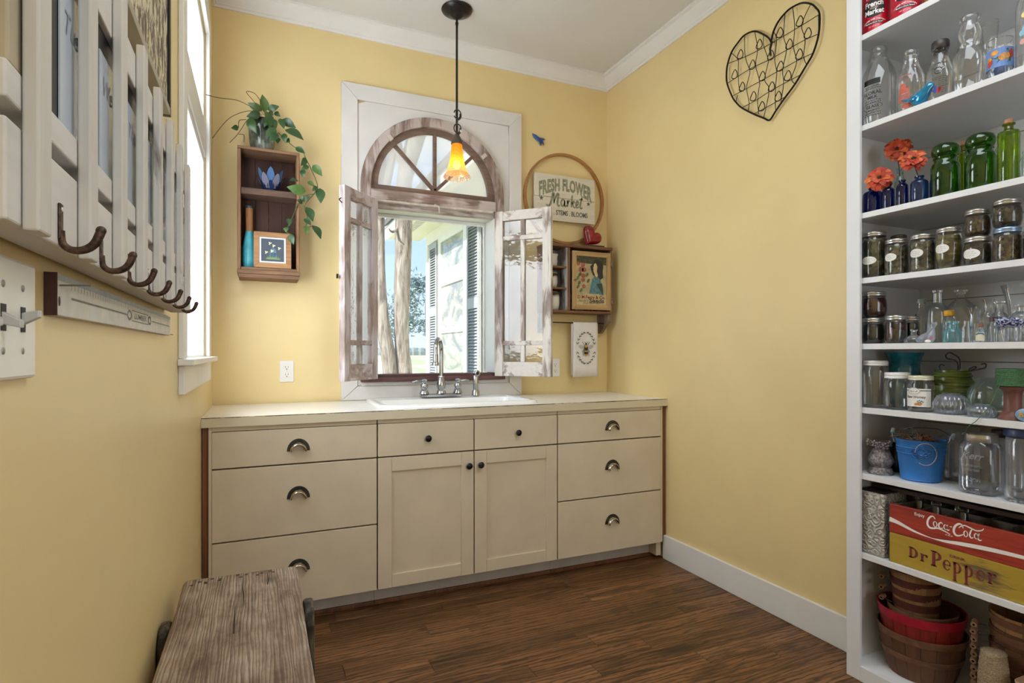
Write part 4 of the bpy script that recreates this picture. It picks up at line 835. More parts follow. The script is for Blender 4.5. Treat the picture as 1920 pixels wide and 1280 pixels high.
BL(t).lathe([(0.0004, 0.001), (0.045, 0.001), (0.060, 0.03), (0.063, 0.07), (0.060, 0.10), (0.055, 0.115), (0.058, 0.118), (0.050, 0.130), (0.049, 0.139), (0.046, 0.139), (0.044, 0.12), (0.0004, 0.118)], (2.15, 1.160, z), 36).build('pot_body', GRP.m, t, smooth=45)
t = thing('wire_hanger', 'bent black wire hooks sticking out of the green pot', 'hook', (2.15, 1.160, z+0.12))
Wy = lambda y, zz: (2.15, y+0.010, z+zz)
BL(t).tube(bez([Wy(1.135, 0.12), Wy(1.133, 0.155), Wy(1.141, 0.171), Wy(1.165, 0.178), Wy(1.170, 0.188), Wy(1.158, 0.198), Wy(1.143, 0.190), Wy(1.132, 0.182), Wy(1.127, 0.165), Wy(1.129, 0.122)], 5), 0.0021, 6).build('wire_loop', IRON, t, smooth=60)
BL(t).tube(bez([Wy(1.18, 0.122), Wy(1.189, 0.142), Wy(1.190, 0.152), Wy(1.183, 0.158), Wy(1.175, 0.153)], 5), 0.0021, 6).build('wire_hook', IRON, t, smooth=60)
BL(t).tube(bez([Wy(1.105, 0.122), Wy(1.100, 0.142), Wy(1.085, 0.152), Wy(1.080, 0.148), Wy(1.096, 0.138), Wy(1.068, 0.145), Wy(1.054, 0.150), Wy(1.053, 0.162), Wy(1.066, 0.160)], 5), 0.0021, 6).build('wire_hook', IRON, t, smooth=60)
FROG = glass('pressed_glass', (0.88, 0.92, 0.98), (0.30, 0.38, 0.52), 2.6, 0.12, (0.8, 0.88, 1.0), rough=0.05)
for lb_, X, Y, R, H, n_ in (('larger domed clear glass flower frog', 2.046, 1.108, 0.0455, 0.068, 16), ('smaller low clear glass flower frog', 2.036, 1.017, 0.0361, 0.041, 14)):
    t = thing('flower_frog', lb_, 'flower frog', (X, Y, z), 'clear flower frogs')
    BL(t).lathe([(0.0004, 0.002), (R*0.7, 0.001), (R*0.92, H*0.12), (R, H*0.35), (R*0.95, H*0.62), (R*0.78, H*0.85), (R*0.45, H*0.98), (R*0.2, H), (0.0004, H*0.97)], (X, Y, z), 96, lambda a, y: 1+0.09*abs(cos(n_/2*a))*(1 if y < H*0.9 else 0.2)-0.03).build('frog_body', FROG, t, smooth=60)
    q = BL(t)
    for i in range(7): a = 2*pi*i/7; q.lathe([(0.005, H*0.99), (0.0045, H*0.4)], (X+R*0.42*cos(a), Y+R*0.42*sin(a), z), 8)
    q.build('holes', FROG, t, kind='stuff')
bottle('clear round goldfish bowl behind the flower frogs', 2.115, 1.030, z, [(0, 0.001), (0.035, 0), (0.055, 0.012), (0.064, 0.04), (0.062, 0.072), (0.050, 0.094), (0.044, 0.103), (0.050, 0.118), (0.048, 0.117)], GGT, 'glass_bowl', 'bowl')
SPW = wood('spool_wood', '7E5148', '55352F', 'Z', 0.45)
t = thing('twine_spool', 'turned wooden spool topped with green twine', 'spool', (2.041, 0.940, z))
c = (2.041, 0.940, z)
BL(t).lathe([(0.0004, 0.0006), (0.036, 0.0006), (0.036, 0.006), (0.026, 0.020), (0.0215, 0.026), (0.0215, 0.075), (0.024, 0.084), (0.036, 0.094), (0.038, 0.098), (0.022, 0.1), (0.022, 0.15), (0.0004, 0.15)], c, 32).build('spool_body', SPW, t, smooth=45)
TWG = plain('green_twine', '4A7650', 0.8, var=0.25, vs=300)
def wound(t, c, R, z0, z1, turns, r, mat, name, seed=0, seg=5, bul=0.0, step=16):
    rn = random.Random(seed); pts = []; N = int(turns*step)
    for i in range(N):
        u = i/N; a = 2*pi*i/step; k = u*3 % 2; k = k if k < 1 else 2-k
        zz = z0+(z1-z0)*k+rn.uniform(-1, 1)*r*1.2+0.16*(z1-z0)*sin(a+u*40)*0.5; zz = min(max(zz, z0), z1); w = (zz-z0)/(z1-z0)
        RR = R*(1+bul*sin(pi*w))+rn.uniform(-0.3, 0.6)*r; pts.append((c[0]+RR*cos(a), c[1]+RR*sin(a), c[2]+zz))
    return BL(t).tube(pts, r, seg).build(name, mat, t, smooth=60, kind='stuff')
BL(t).lathe([(0.023, 0.100), (0.0385, 0.100), (0.0395, 0.105), (0.0395, 0.146), (0.0385, 0.15), (0.023, 0.151)], c, 32).build('twine_core', TWG, t, smooth=50)
wound(t, c, 0.0395, 0.101, 0.150, 46, 0.0009, TWG, 'twine', 2)
BL(t).tube(bez([(2.005, 0.957, z+0.10), (1.992, 0.975, z+0.04), (1.978, 1.0, z-0.005), (1.982, 1.03, z-0.035), (2.03, 1.043, z-0.065), (2.05, 1.045, z-0.08)], 6), 0.0011, 5).build('twine_tail', TWG, t)
t = thing('painted_stone', 'pale blue painted pebble with yellow lettering', 'stone', (2.008, 0.893, z))
BL(t).ball((2.008, 0.893, z+0.0195), 0.012, 0.026, 0.019).build('pebble', plain('sky_blue_stone', '86A9C9', 0.5, var=0.12, vs=60), t, smooth=60)
q = BL(t); q.text('BE', 0.020, lambda x, y: (1.994, 0.894-x, z+0.020+y), bold=0.03); q.build('lettering', plain('mustard_paint', 'C2A04A', 0.5), t)
bottle('sliver of a clear jar behind the wooden spool', 2.13, 0.925, z, [(0, 0.001), (0.033, 0), (0.035, 0.006), (0.035, 0.095), (0.030, 0.105), (0.031, 0.118)], GBL2, 'clear_jar', 'jar')
# shelf 6: stone vase, bucket, big jars
z = SHT[6]
STO = NT('mottled_stone_glaze'); STO.bsdf(STO.ramp(STO.noise(STO.coords((1, 1, 1)), 120, 5, 0.7), [(0.35, lin('3A3638')), (0.5, lin('766F73')), (0.7, lin('A8A0A2'))]), 0.5, 0, STO.noise(STO.coords((1, 1, 1)), 150, 3), 0.5, 0.003)
t = thing('stoneware_vase', 'mottled grey waisted vase with little flowers around its rim', 'vase', (2.045, 1.335, z))
c = (2.045, 1.335, z+0.0006)
BL(t).lathe([(0.0004, 0), (0.038, 0), (0.0405, 0.006), (0.036, 0.020), (0.030, 0.026), (0.035, 0.034), (0.0425, 0.046), (0.040, 0.056), (0.031, 0.076), (0.0255, 0.090), (0.027, 0.093), (0.0255, 0.097), (0.029, 0.104), (0.031, 0.116), (0.028, 0.117), (0.022, 0.1)], c, 32).build('vase_body', STO.m, t, smooth=50)
PTL = plain('pewter_flower', '8E8589', 0.4, 0.2, var=0.2, vs=80)
def small_flower(b, x, y, zz, nx, ny, r):
    ux, uy = -ny, nx
    for i in range(5):
        a = 2*pi*i/5+0.3; b.ball((x+ux*r*cos(a), y+uy*r*cos(a), zz+r*sin(a)), r*0.55, r*0.55, r*0.55, 7, 5)
    b.ball((x+nx*r*0.4, y+ny*r*0.4, zz), r*0.4, r*0.4, r*0.4, 6, 4); return b
for i, (a, zz, r, ro) in enumerate(((pi*0.62, 0.110, 0.0085, 0.040), (pi*0.80, 0.108, 0.008, 0.032), (pi*0.98, 0.110, 0.0085, 0.032), (pi*1.16, 0.107, 0.008, 0.033), (pi*1.33, 0.103, 0.009, 0.033), (pi*1.5, 0.112, 0.008, 0.033))):
    small_flower(BL(t), c[0]+ro*cos(a), c[1]+ro*sin(a), z+zz, cos(a), sin(a), r).build('rim_flower', PTL if i else plain('silver_flower', 'C9C5BE', 0.35, 0.3, var=0.1), t, smooth=60)
t = thing('dark_vase', 'black round vase in the shadow behind the stoneware vase', 'vase', (2.15, 1.345, z))
BL(t).lathe([(0.0004, 0.001), (0.04, 0.001), (0.052, 0.03), (0.045, 0.07), (0.03, 0.09), (0.032, 0.1)], (2.15, 1.345, z), 28).build('vase_body', plain('black_glaze', '101012', 0.3), t, smooth=50)
BKT = plain('blue_bucket_paint', '2F74BE', 0.42, var=0.10, vs=22, bd=0.05)
t = thing('blue_bucket', 'blue metal bucket with an embossed rose, full of dry twigs', 'bucket', (2.075, 1.217, z))
c = (2.075, 1.217, z+0.0006)
def bR(h): return 0.0575+(0.0735-0.0575)*h/0.138
BL(t).lathe([(0.0004, 0.002), (bR(0)-0.003, 0), (bR(0), 0.002)]+[(bR(h)+(0.0012 if hh else 0), h) for h, hh in ((0.004, 1), (0.006, 0), (0.090, 0), (0.0915, 1), (0.0935, 1), (0.095, 0), (0.110, 0), (0.1115, 1), (0.1135, 1), (0.115, 0), (0.134, 0), (0.136, 1), (0.1385, 1))]+[(bR(0.138)-0.002, 0.139), (bR(0.1)-0.002, 0.10), (0.0004, 0.10)], c, 48).build('bucket_body', BKT, t, smooth=30)
q = BL(t)
for i in range(64):
    a = 2*pi*i/64
    if abs(a-(pi+0.55)) > 0.42: q.tube([(c[0]+bR(h)*cos(a), c[1]+bR(h)*sin(a), c[2]+h) for h in (0.097, 0.1025, 0.108)], 0.0016, 5)
q.build('ridges', BKT, t, kind='stuff', smooth=60)
mp = cyl(c, bR(0.103)+0.001, pi+0.52, 1.0); q = BL(t); rb = random.Random(4)
for rad, k in ((0.021, 8), (0.014, 6), (0.007, 4)):
    for i in range(k):
        a = 2*pi*i/k+rad*40; x, y = rad*cos(a), rad*sin(a)*0.85
        q.tube([mp(x+0.007*cos(a+u), y+0.103+0.006*sin(a+u)) for u in (-1.5, -0.8, 0, 0.8, 1.5)], 0.0022, 5)
q.build('embossed_rose', plain('blue_rose', '285F9F', 0.4, var=0.15, vs=60), t, smooth=60)
BAIL = plain('grey_wire', '6F7378', 0.35, 0.8)
ax = [(c[0]-0.02, 1.217+0.074, c[2]+0.128), (c[0]+0.02, 1.217-0.074, c[2]+0.128)]
for (x, y, zz), s in zip(ax, (1, -1)):
    BL(t).tube([(x-0.01, y-0.004*s, zz-0.006), (x-0.004, y+0.006*s, zz+0.012), (x, y+0.009*s, zz+0.03)], 0.0018, 6).build('bail_end', BAIL, t)
    BL(t).tube([(x, y+0.0095*s, zz+0.022), (x+0.012, y+0.013*s, zz+0.036)], 0.0068, 10).build('bail_grip', plain('pale_blue_grip', '93A8AE', 0.5), t, smooth=40)
BL(t).tube(bez([(ax[0][0], ax[0][1]+0.009, ax[0][2]+0.03), (c[0]+0.05, 1.27, c[2]+0.167), (c[0]+0.06, 1.20, c[2]+0.172), (ax[1][0], ax[1][1]-0.01, ax[1][2]+0.03)], 6), 0.0014, 5).build('bail', BAIL, t)
TW = plain('cream_cord', 'B59F94', 0.8, var=0.2, vs=200)
BL(t).tube([mp(0.019+0.031*cos(a)+0.004*cos(2*a), 0.1005+0.036*sin(a)) if False else tuple(Vector(mp(0.017+0.031*cos(a), 0.0985+0.036*sin(a)))+Vector((-0.006-0.006*abs(sin(a)), -0.003, 0))) for a in [radians(-125+300*i/40) for i in range(41)]], 0.0012, 6).build('cord_loop', TW, t, smooth=60)
rb = random.Random(12); TWI = plain('dry_twigs', '7E6A55', 0.8, var=0.35, vs=50)
t = thing('twig_bundle', 'dry twigs piled in the blue bucket', 'twigs', (2.075, 1.217, z+0.10))
q = BL(t)
for i in range(90):
    a = rb.uniform(0, 2*pi); r = 0.062*sqrt(rb.random()); p = Vector((2.075+r*cos(a), 1.217+r*sin(a), z+0.115+rb.random()*0.04)); d = Vector((rb.uniform(-1, 1), rb.uniform(-1, 1), rb.uniform(-0.05, 0.35))).normalized(); L = rb.uniform(0.02, 0.055); pts = []
    for k in range(4): w = p+d*L*(k/3-0.5)+Vector((rb.uniform(-1, 1), rb.uniform(-1, 1), rb.uniform(-1, 1)))*0.003; pts.append((w.x, w.y, max(w.z, z+0.104)))
    q.tube(pts, rb.uniform(0.0006, 0.0015), 4)
q.build('twig_tangle', TWI, t, kind='stuff')
BL(t).tube(bez([(2.04, 1.262, z+0.135), (2.045, 1.270, z+0.165), (2.05, 1.250, z+0.172), (2.05, 1.232, z+0.178), (2.05, 1.228, z+0.150)], 5), 0.0009, 5).build('bent_twig', TWI, t)
t = thing('dried_seedhead', 'rusty brown dried seed head on the bucket twigs', 'seed head', (2.03, 1.185, z+0.15))
rb = random.Random(2); q = BL(t)
for i in range(16):
    a = rb.uniform(-pi, pi); q.tube([(2.03, 1.185, z+0.15), (2.03+0.012*cos(a), 1.185+0.018*sin(a)*1.2, z+0.153+rb.uniform(-0.006, 0.008)), (2.03+0.018*cos(a), 1.185+0.032*sin(a), z+0.150+rb.uniform(-0.016, 0.012))], [0.003, 0.0032, 0.0006], 5)
q.build('bracts', plain('rust_seed', '6B4426', 0.8, var=0.35, vs=80), t, smooth=50)
GJ = glass('blue_jar_glass', (0.955, 0.97, 0.99), (0.48, 0.57, 0.72), 1.7, 0.06, (0.7, 0.8, 1.0))
def sq(R, H, k=0.0):
    return [(0, 0.001), (R*0.85, 0), (R*0.97, 0.006), (R, 0.016), (R, H*0.70), (R*0.95, H*0.79), (R*0.80, H*0.86), (R*0.74, H*0.88), (R*0.74, H*0.975), (R*0.70, H*0.975)]
bottle('clear quart jar between the bucket and the square jar', 2.185, 1.160, z, [(0, 0.001), (0.036, 0), (0.040, 0.006), (0.041, 0.02), (0.041, 0.125), (0.037, 0.14), (0.032, 0.147), (0.032, 0.166), (0.029, 0.166)], GJ, 'glass_jar', 'jar', 'big empty jars on the seventh shelf')
def octa(a, y):
    if y > 0.150: return 1
    k = 1/max(abs(cos(a-0.12)), abs(sin(a-0.12))); return min(k, 1.17)*0.93
t = bottle('big square jar with a silver band around its open top', 2.052, 1.027, z, sq(0.052, 0.186), GJ, 'glass_jar', 'jar', 'big empty jars on the seventh shelf', 40, lob=octa)
BL(t).lathe([(0.0415, 0.160), (0.0425, 0.162), (0.042, 0.168), (0.0428, 0.171), (0.042, 0.176), (0.0425, 0.184), (0.038, 0.186), (0.036, 0.183)], (2.052, 1.027, z), 36).build('screw_band', ZNC, t, smooth=35)
EMB = glass('embossed_glass', (0.95, 0.97, 1.0), (0.6, 0.7, 0.85), 3.0, 0.5, (0.85, 0.92, 1.0))
mp = lambda x, y: (2.052-0.0505*cos(0.12)-x*sin(-0.12)*0-0.0005, 1.027-x, z+y)
q = BL(t); q.text('Kerr', 0.030, lambda x, y: mp(x, y+0.118), shear=0.35, bold=0.005).text('SELF SEALING', 0.0095, lambda x, y: mp(x, y+0.088)).text('TRADE MARK', 0.0075, lambda x, y: mp(x, y+0.075)).text('MASON', 0.014, lambda x, y: mp(x, y+0.045), bold=0.01)
q.build('raised_lettering', EMB, t)
t = bottle('tall clear canister with a navy lid at the right edge', 2.048, 0.918, z, [(0, 0.001), (0.038, 0), (0.043, 0.006), (0.0435, 0.02), (0.0435, 0.175), (0.039, 0.186), (0.037, 0.19)], GJ, 'canister', 'jar', lob=lambda a, y: 1+0.012*cos(12*a) if y < 0.175 else 1)
BL(t).lathe([(0.039, 0.188), (0.041, 0.190), (0.045, 0.192), (0.046, 0.212), (0.043, 0.216), (0.0004, 0.216)], (2.048, 0.918, z), 32).build('lid', plain('navy_lid', '2B3C63', 0.4), t, smooth=40)
t = bottle('dark-lidded jar behind the square jar', 2.17, 1.015, z, [(0, 0.001), (0.038, 0), (0.042, 0.006), (0.042, 0.15), (0.036, 0.165), (0.036, 0.175)], GJ, 'glass_jar', 'jar', 'big empty jars on the seventh shelf')
BL(t).lathe([(0.037, 0.168), (0.039, 0.170), (0.039, 0.188), (0.036, 0.190), (0.0004, 0.190)], (2.17, 1.015, z), 28).build('lid', plain('dark_lid', '3A3533', 0.4, 0.3), t, smooth=40)
t = thing('cardboard_box', 'plain cardboard box at the back behind the big jars', 'box', (2.30, 1.05, z))
BL(t).box(2.25, 2.37, 0.90, 1.13, z+0.001, z+0.195).build('carton', plain('kraft_card', '8E8270', 0.8, var=0.06), t, bevel=0.002)
# shelf 7: silver box, crates, framed tray
z = SHT[7]
SIL = NT('embossed_silver'); vv = SIL.n('ShaderNodeTexVoronoi', {'Vector': SIL.coords((1, 1, 1)), 'Scale': 55}, feature='SMOOTH_F1'); ww = SIL.n('ShaderNodeMath', {0: vv.outputs['Distance'], 1: 22.0}, operation='MULTIPLY').outputs[0]; ss = SIL.n('ShaderNodeMath', {0: ww}, operation='SINE').outputs[0]
SIL.bsdf(SIL.ramp(ss, [(0.0, lin('A5A198')), (0.6, lin('BBB7AE'))]), 0.38, 0.15, ss, 0.55, 0.004)
t = thing('silver_box', 'silver embossed box with a swirl pattern at the left end of the crate shelf', 'box', (2.06, 1.352, z))
BL(t).box(1.998, 2.125, 1.292, 1.402, z+0.001, z+0.222).build('box_body', SIL.m, t, bevel=0.006)
BL(t).box(2.006, 2.117, 1.300, 1.394, z+0.2221, z+0.2235).build('dark_top', plain('dark_box_top', '2B2622', 0.7), t)
RED = wood('red_crate_paint', 'A83A28', '6E2218', 'Y', 0.5, 1.6, 0.2, 0.75)
YLW = chipped('worn_yellow_crate', 'AC8F34', '857048', '54482F', 'Y', 0.43, 0.6, 1.4)
CRW = wood('old_crate_wood', '6A6058', '3A332E', 'Y', 0.7, 1.2)
MTL = plain('galvanised_strip', '6E727B', 0.45, 0.7, var=0.2, vs=60)
def crate(name, label, z0, z1, mat):
    t = thing(name, label, 'crate', (2.13, 1.0, z0), 'stacked wooden soda crates')
    x0, x1, y0, y1 = 1.995, 2.27, 0.775, 1.272; T = 0.012
    BL(t).box(x0, x0+T, y0, y1, z0+0.0008, z1).build('front_board', mat, t, bevel=0.0015)
    BL(t).box(x1-T, x1, y0, y1, z0+0.0008, z1).build('back_board', CRW, t, bevel=0.0015)
    for q0, q1 in ((y0, y0+T), (y1-T, y1)): BL(t).box(x0+T+0.0004, x1-T-0.0004, q0, q1, z0+0.0008, z1-0.004).build('end_board', CRW, t, bevel=0.0015)
    BL(t).box(x0+T+0.0004, x1-T-0.0004, y0+T+0.0004, y1-T-0.0004, z0+0.0008, z0+0.010).build('bottom', CRW, t)
    BL(t).box(x0-0.0012, x1+0.001, y1, y1+0.0012, z1-0.030, z1-0.008).box(x0-0.0012, x0-0.0002, y1-0.008, y1+0.0012, z1-0.030, z1-0.008) if False else None
    BL(t).box(x0-0.001, x0+0.022, y1+0.0002, y1+0.0014, z0+0.002, z1-0.001).build('metal_strip', MTL, t)
    q = BL(t)
    for i in range(5): q.ball((x0+0.010, y1+0.0016, z0+0.010+i*(z1-z0-0.02)/4), 0.003, 0.0012, 0.003, 8, 5)
    q.build('nail_heads', plain('rust_nail', '3C3431', 0.6, 0.5), t, kind='stuff')
    return t, (x0, y0, y1)
tc_, (x0, y0, y1) = crate('soda_crate', 'yellow wooden crate lettered in maroon, lower of the two soda crates', z, z+0.101, YLW)
xm = x0-0.0006
mp = lambda x, y: (xm, 1.222-x, z+y)   # x runs to the viewer's right
MAR = plain('maroon_print', '7A2F33', 0.6, var=0.18, vs=120)
# slab-serif lettering built stroke by stroke
def rect(q, x0, y0, x1, y1, m): q.p2([(x0, y0), (x1, y0), (x1, y1), (x0, y1)], m)
def serif(q, x, y, w, m, h=0.0035): rect(q, x, y, x+w, y+h, m)
def big_D(q, x, y, h, m):
    rect(q, x+0.003, y, x+0.011, y+h, m); serif(q, x, y, 0.014, m); serif(q, x, y+h-0.0035, 0.014, m); q.crescent((x+0.010, y+h/2, 0.020, h/2), (x+0.010, y+h/2, 0.011, h/2-0.0038), m, -90, 90)
def low_r(q, x, y, h, m):
    rect(q, x+0.003, y, x+0.0105, y+h, m); serif(q, x, y, 0.0135, m, 0.003); serif(q, x, y+h-0.003, 0.008, m, 0.003); q.crescent((x+0.016, y+h-0.008, 0.008, 0.008), (x+0.016, y+h-0.009, 0.005, 0.005), m, 40, 180); q.e2(x+0.0205, y+h-0.005, 0.0042, 0.0045, m, 12)
def big_P(q, x, y, h, m):
    rect(q, x+0.004, y, x+0.014, y+h, m); serif(q, x, y, 0.018, m, 0.004); serif(q, x, y+h-0.004, 0.017, m, 0.004); q.crescent((x+0.013, y+h*0.70, 0.019, h*0.30), (x+0.013, y+h*0.70, 0.0095, h*0.30-0.0042), m, -90, 90)
def low_e(q, x, y, h, m):
    q.crescent((x+0.012, y+h/2, 0.012, h/2), (x+0.0135, y+h/2, 0.0065, h/2-0.0032), m, 5, 325); rect(q, x+0.006, y+h*0.47, x+0.0225, y+h*0.47+0.003, m)
def low_p(q, x, y, h, m):
    rect(q, x+0.003, y-0.026, x+0.0105, y+h, m); serif(q, x, y-0.026, 0.0135, m, 0.003); serif(q, x, y+h-0.003, 0.008, m, 0.003); q.crescent((x+0.0125, y+h/2, 0.0125, h/2), (x+0.0115, y+h/2, 0.007, h/2-0.0032), m, -120, 150)
q = BL(tc_)
big_D(q, 0.014, 0.036, 0.036, mp); low_r(q, 0.050, 0.035, 0.025, mp); big_P(q, 0.083, 0.031, 0.050, mp); low_e(q, 0.118, 0.031, 0.033, mp); low_p(q, 0.146, 0.031, 0.034, mp); low_p(q, 0.178, 0.031, 0.034, mp); low_e(q, 0.211, 0.031, 0.033, mp); low_r(q, 0.240, 0.032, 0.033, mp)
q.text('DRINK', 0.0115, lambda x, y: mp(x+0.160, y+0.080), bold=0.03, sx=1.25)
q.build('lettering', MAR, tc_)
tc2, _ = crate('soda_crate', 'red wooden crate with white script, stacked on the yellow one', z+0.1012, z+0.2000, RED)
zz = z+0.1012; mp = lambda x, y: (xm, 1.272-x, zz+y)
q = BL(tc2)
wave = bez([(0.0, 0.045), (0.03, 0.040), (0.08, 0.026), (0.13, 0.019), (0.17, 0.020), (0.22, 0.026), (0.30, 0.033), (0.40, 0.036), (0.497, 0.030)], 6); n_ = len(wave)
ww_ = [0.017*max(0.12, 1-i/(n_*0.42)) if i < n_*0.40 else 0.0025+0.010*sin(pi*min(1, (i-n_*0.40)/(n_*0.6))) for i in range(n_)]
q.ribbon(wave, ww_, mp); q.build('white_wave', WPR, tc2)
q = BL(tc2)
q.text('Enjoy', 0.0145, lambda x, y: mp(x+0.098, y+0.084), bold=0.012)
def st(pts, w, n=7):
    p = bez(pts, n); k = len(p); q.ribbon(p, [w*(0.35+0.65*sin(pi*min(1, max(0, (i+1)/(k+1))))) for i in range(k)], mp)
# C o c a - C o l a in running script
st([(0.146, 0.083), (0.141, 0.090), (0.133, 0.088), (0.125, 0.076), (0.123, 0.061), (0.129, 0.052), (0.140, 0.052), (0.155, 0.056), (0.175, 0.052), (0.190, 0.046)], 0.0062)
def oval(x, y, rx, ry, w): q.crescent((x, y, rx, ry), (x+0.0004, y, rx-w, ry-w*0.55), mp, 0, 360, 20)
oval(0.146, 0.067, 0.0068, 0.0095, 0.0034)
st([(0.168, 0.073), (0.164, 0.077), (0.158, 0.072), (0.157, 0.063), (0.162, 0.058), (0.169, 0.061)], 0.0046)
oval(0.176, 0.066, 0.0058, 0.0085, 0.0031); st([(0.183, 0.075), (0.180, 0.062), (0.184, 0.058), (0.188, 0.061)], 0.0040)
q.ribbon([(0.189, 0.071), (0.195, 0.072)], 0.003, mp)
st([(0.226, 0.076), (0.222, 0.086), (0.213, 0.086), (0.203, 0.075), (0.200, 0.060), (0.205, 0.050), (0.215, 0.050), (0.226, 0.057)], 0.0066)
st([(0.214, 0.074), (0.219, 0.080), (0.230, 0.086), (0.245, 0.083), (0.262, 0.079), (0.276, 0.084), (0.281, 0.091)], 0.0042)
oval(0.233, 0.061, 0.0068, 0.0098, 0.0034)
st([(0.252, 0.083), (0.247, 0.073), (0.244, 0.060), (0.248, 0.053), (0.254, 0.056)], 0.0046)
oval(0.261, 0.062, 0.0060, 0.0090, 0.0031); st([(0.269, 0.072), (0.266, 0.058), (0.270, 0.052), (0.276, 0.055)], 0.0042)
squiggle(q, 0.176, 0.200, 0.042, mp, 0.0020, 0.001, 3)
q.build('lettering', WPR, tc2)
for i in range(5):
    BL(tc2).box(2.0075, 2.2575, 1.20-i*0.08, 1.206-i*0.08, zz+0.011, zz+0.090).build('divider', CRW, tc2)
for i, x in enumerate((2.07, 2.135, 2.20)): BL(tc2).box(x, x+0.006, 0.79, 1.2595, zz+0.0105, zz+0.0895).build('long_divider', CRW, tc2) if i == 1 else None
for lb_, X, Y in (('clear bottle neck poking from the red crate, leftmost', 2.10, 1.235), ('clear bottle neck poking from the red crate, second from the left', 2.07, 1.165), ('clear bottle neck poking from the red crate, third from the left', 2.07, 1.085), ('clear bottle neck behind the second one in the red crate', 2.19, 1.165)):
    bottle(lb_, X, Y, zz+0.0102, [(0, 0.001), (0.022, 0), (0.024, 0.004), (0.024, 0.05), (0.014, 0.075), (0.012, 0.098), (0.0145, 0.1), (0.0145, 0.108), (0.011, 0.108)], GBL2, 'soda_bottle', grp='bottles in the red crate', seg=16)
t = thing('framed_tray', 'dark-framed flat tray lying across the red crate', 'tray', (2.19, 1.1, zz+0.104))
FRM = wood('dark_tray_frame', '4A3631', '241A18', 'Y', 0.5)
q = BL(t)
for a, b_, c_, d_ in ((2.085, 2.102, 0.93, 1.39), (2.318, 2.335, 0.93, 1.39), (2.1025, 2.3175, 0.93, 0.947), (2.1025, 2.3175, 1.373, 1.39)):
    BL(t).box(a, b_, c_, d_, zz+0.1195, zz+0.135).build('frame_bar', FRM, t, bevel=0.002)
BL(t).box(2.103, 2.317, 0.9475, 1.3725, zz+0.121, zz+0.128).build('tray_panel', plain('teal_panel', '22343A', 0.6), t)
t = thing('purple_book', 'purple book standing at the right behind the red crate', 'book', (2.29, 0.88, z))
BL(t).box(2.28, 2.31, 0.79, 0.915, z+0.001, z+0.235).build('cover', plain('plum_cover', '56183A', 0.6), t, bevel=0.002)
BL(t).box(2.2835, 2.3065, 0.788, 0.789, z+0.005, z+0.23).build('pages', PAP, t)
# shelf 8: bushel baskets, twine cone, little berry baskets
z = SHT[8]
STV = wood('basket_stave', '6A4632', '3E281C', 'Z', 0.65, 0.7, 0.2, 0.8, objvar=0.14)
STR = wood('red_basket_stave', '8E2C22', '5A1D18', 'Z', 0.55, 0.7, 0.2, 0.7, objvar=0.12)
STL = wood('light_basket_stave', '9A7452', '6B4B34', 'Z', 0.65, 0.7, 0.2, 0.8, objvar=0.14)
HOP = wood('basket_hoop', '7A563F', '4B3326', 'X', 0.6, 0.5); HOR = plain('crimson_hoop', 'A3182F', 0.45, var=0.12, vs=30); HOD = wood('dark_hoop', '5A2E24', '371B16', 'X', 0.6, 0.5)
def basket(label, X, Y, z0, Rb, Rt, H, n, sm, hoops, group, name='bushel_basket', inner=None):
    t = thing(name, label, 'basket', (X, Y, z0), group); m0 = None
    for i in range(n):
        if m0 is None:
            a = pi/n*0.97; lo = []
            for j in range(6):
                u = j/5; R = Rb+(Rt-Rb)*u+0.035*Rt*sin(pi*u); h = H*u
                lo.append([(R*cos(-a), R*sin(-a), h), (R*1.0, 0, h), (R*cos(a), R*sin(a), h), ((R-0.003)*cos(a), (R-0.003)*sin(a), h), (R-0.003, 0, h), ((R-0.003)*cos(-a), (R-0.003)*sin(-a), h)])
            m0 = B().loft(lo, cap0=True, cap1=True).build('stave', sm, t, loc=(0, 0, 0.0008), smooth=30)
        else: dup(m0, 'stave', t, rot=(0, 0, 2*pi*i/n))
    for u0, u1, hm, off in hoops:
        lo = []
        for u in (u0, (u0+u1)/2, u1):
            R = Rb+(Rt-Rb)*u+0.035*Rt*sin(pi*min(1, u))+off; lo.append((R, H*u))
        lo += [(lo[-1][0]-0.004, lo[-1][1]), (lo[0][0]-0.0035, lo[0][1])]; lo.append(lo[0])
        B().lathe(lo, (0, 0, 0.0008), 48).build('hoop', hm, t, smooth=30)
    B().lathe([(0.0004, 0), (Rb-0.004, 0)], (0, 0, 0.006), 32).build('basket_floor', sm, t)
    return t
basket('big brown bushel basket on the bottom shelf', 2.136, 1.252, z, 0.098, 0.131, 0.158, 18, STV, ((0.86, 1.0, HOP, 0.003), (0.44, 0.56, HOP, 0.003)), None)
basket('red bushel basket nested in the big brown one', 2.137, 1.253, z+0.055, 0.092, 0.1285, 0.170, 18, STR, ((0.84, 1.02, HOR, 0.003),), None)
basket('plain brown basket rim nested inside the red basket', 2.140, 1.250, z+0.075, 0.076, 0.103, 0.155, 16, STV, ((0.86, 1.0, HOP, 0.002),), None)
basket('lowest small handled basket of the nested stack in the red basket', 2.135, 1.267, z+0.165, 0.060, 0.0715, 0.112, 16, STL, ((0.55, 0.78, HOD, 0.002),), 'small stacked baskets', 'small_basket')
basket('middle small handled basket of the nested stack', 2.135, 1.269, z+0.203, 0.061, 0.0735, 0.110, 16, STL, ((0.55, 0.78, HOD, 0.002),), 'small stacked baskets', 'small_basket')
tb = basket('topmost small basket of the nested stack under the shelf', 2.135, 1.271, z+0.241, 0.062, 0.075, 0.110, 16, STL, ((0.55, 0.78, HOD, 0.002),), 'small stacked baskets', 'small_basket')
GRIP = plain('wooden_grip', '8D6E55', 0.6, var=0.15, vs=40)
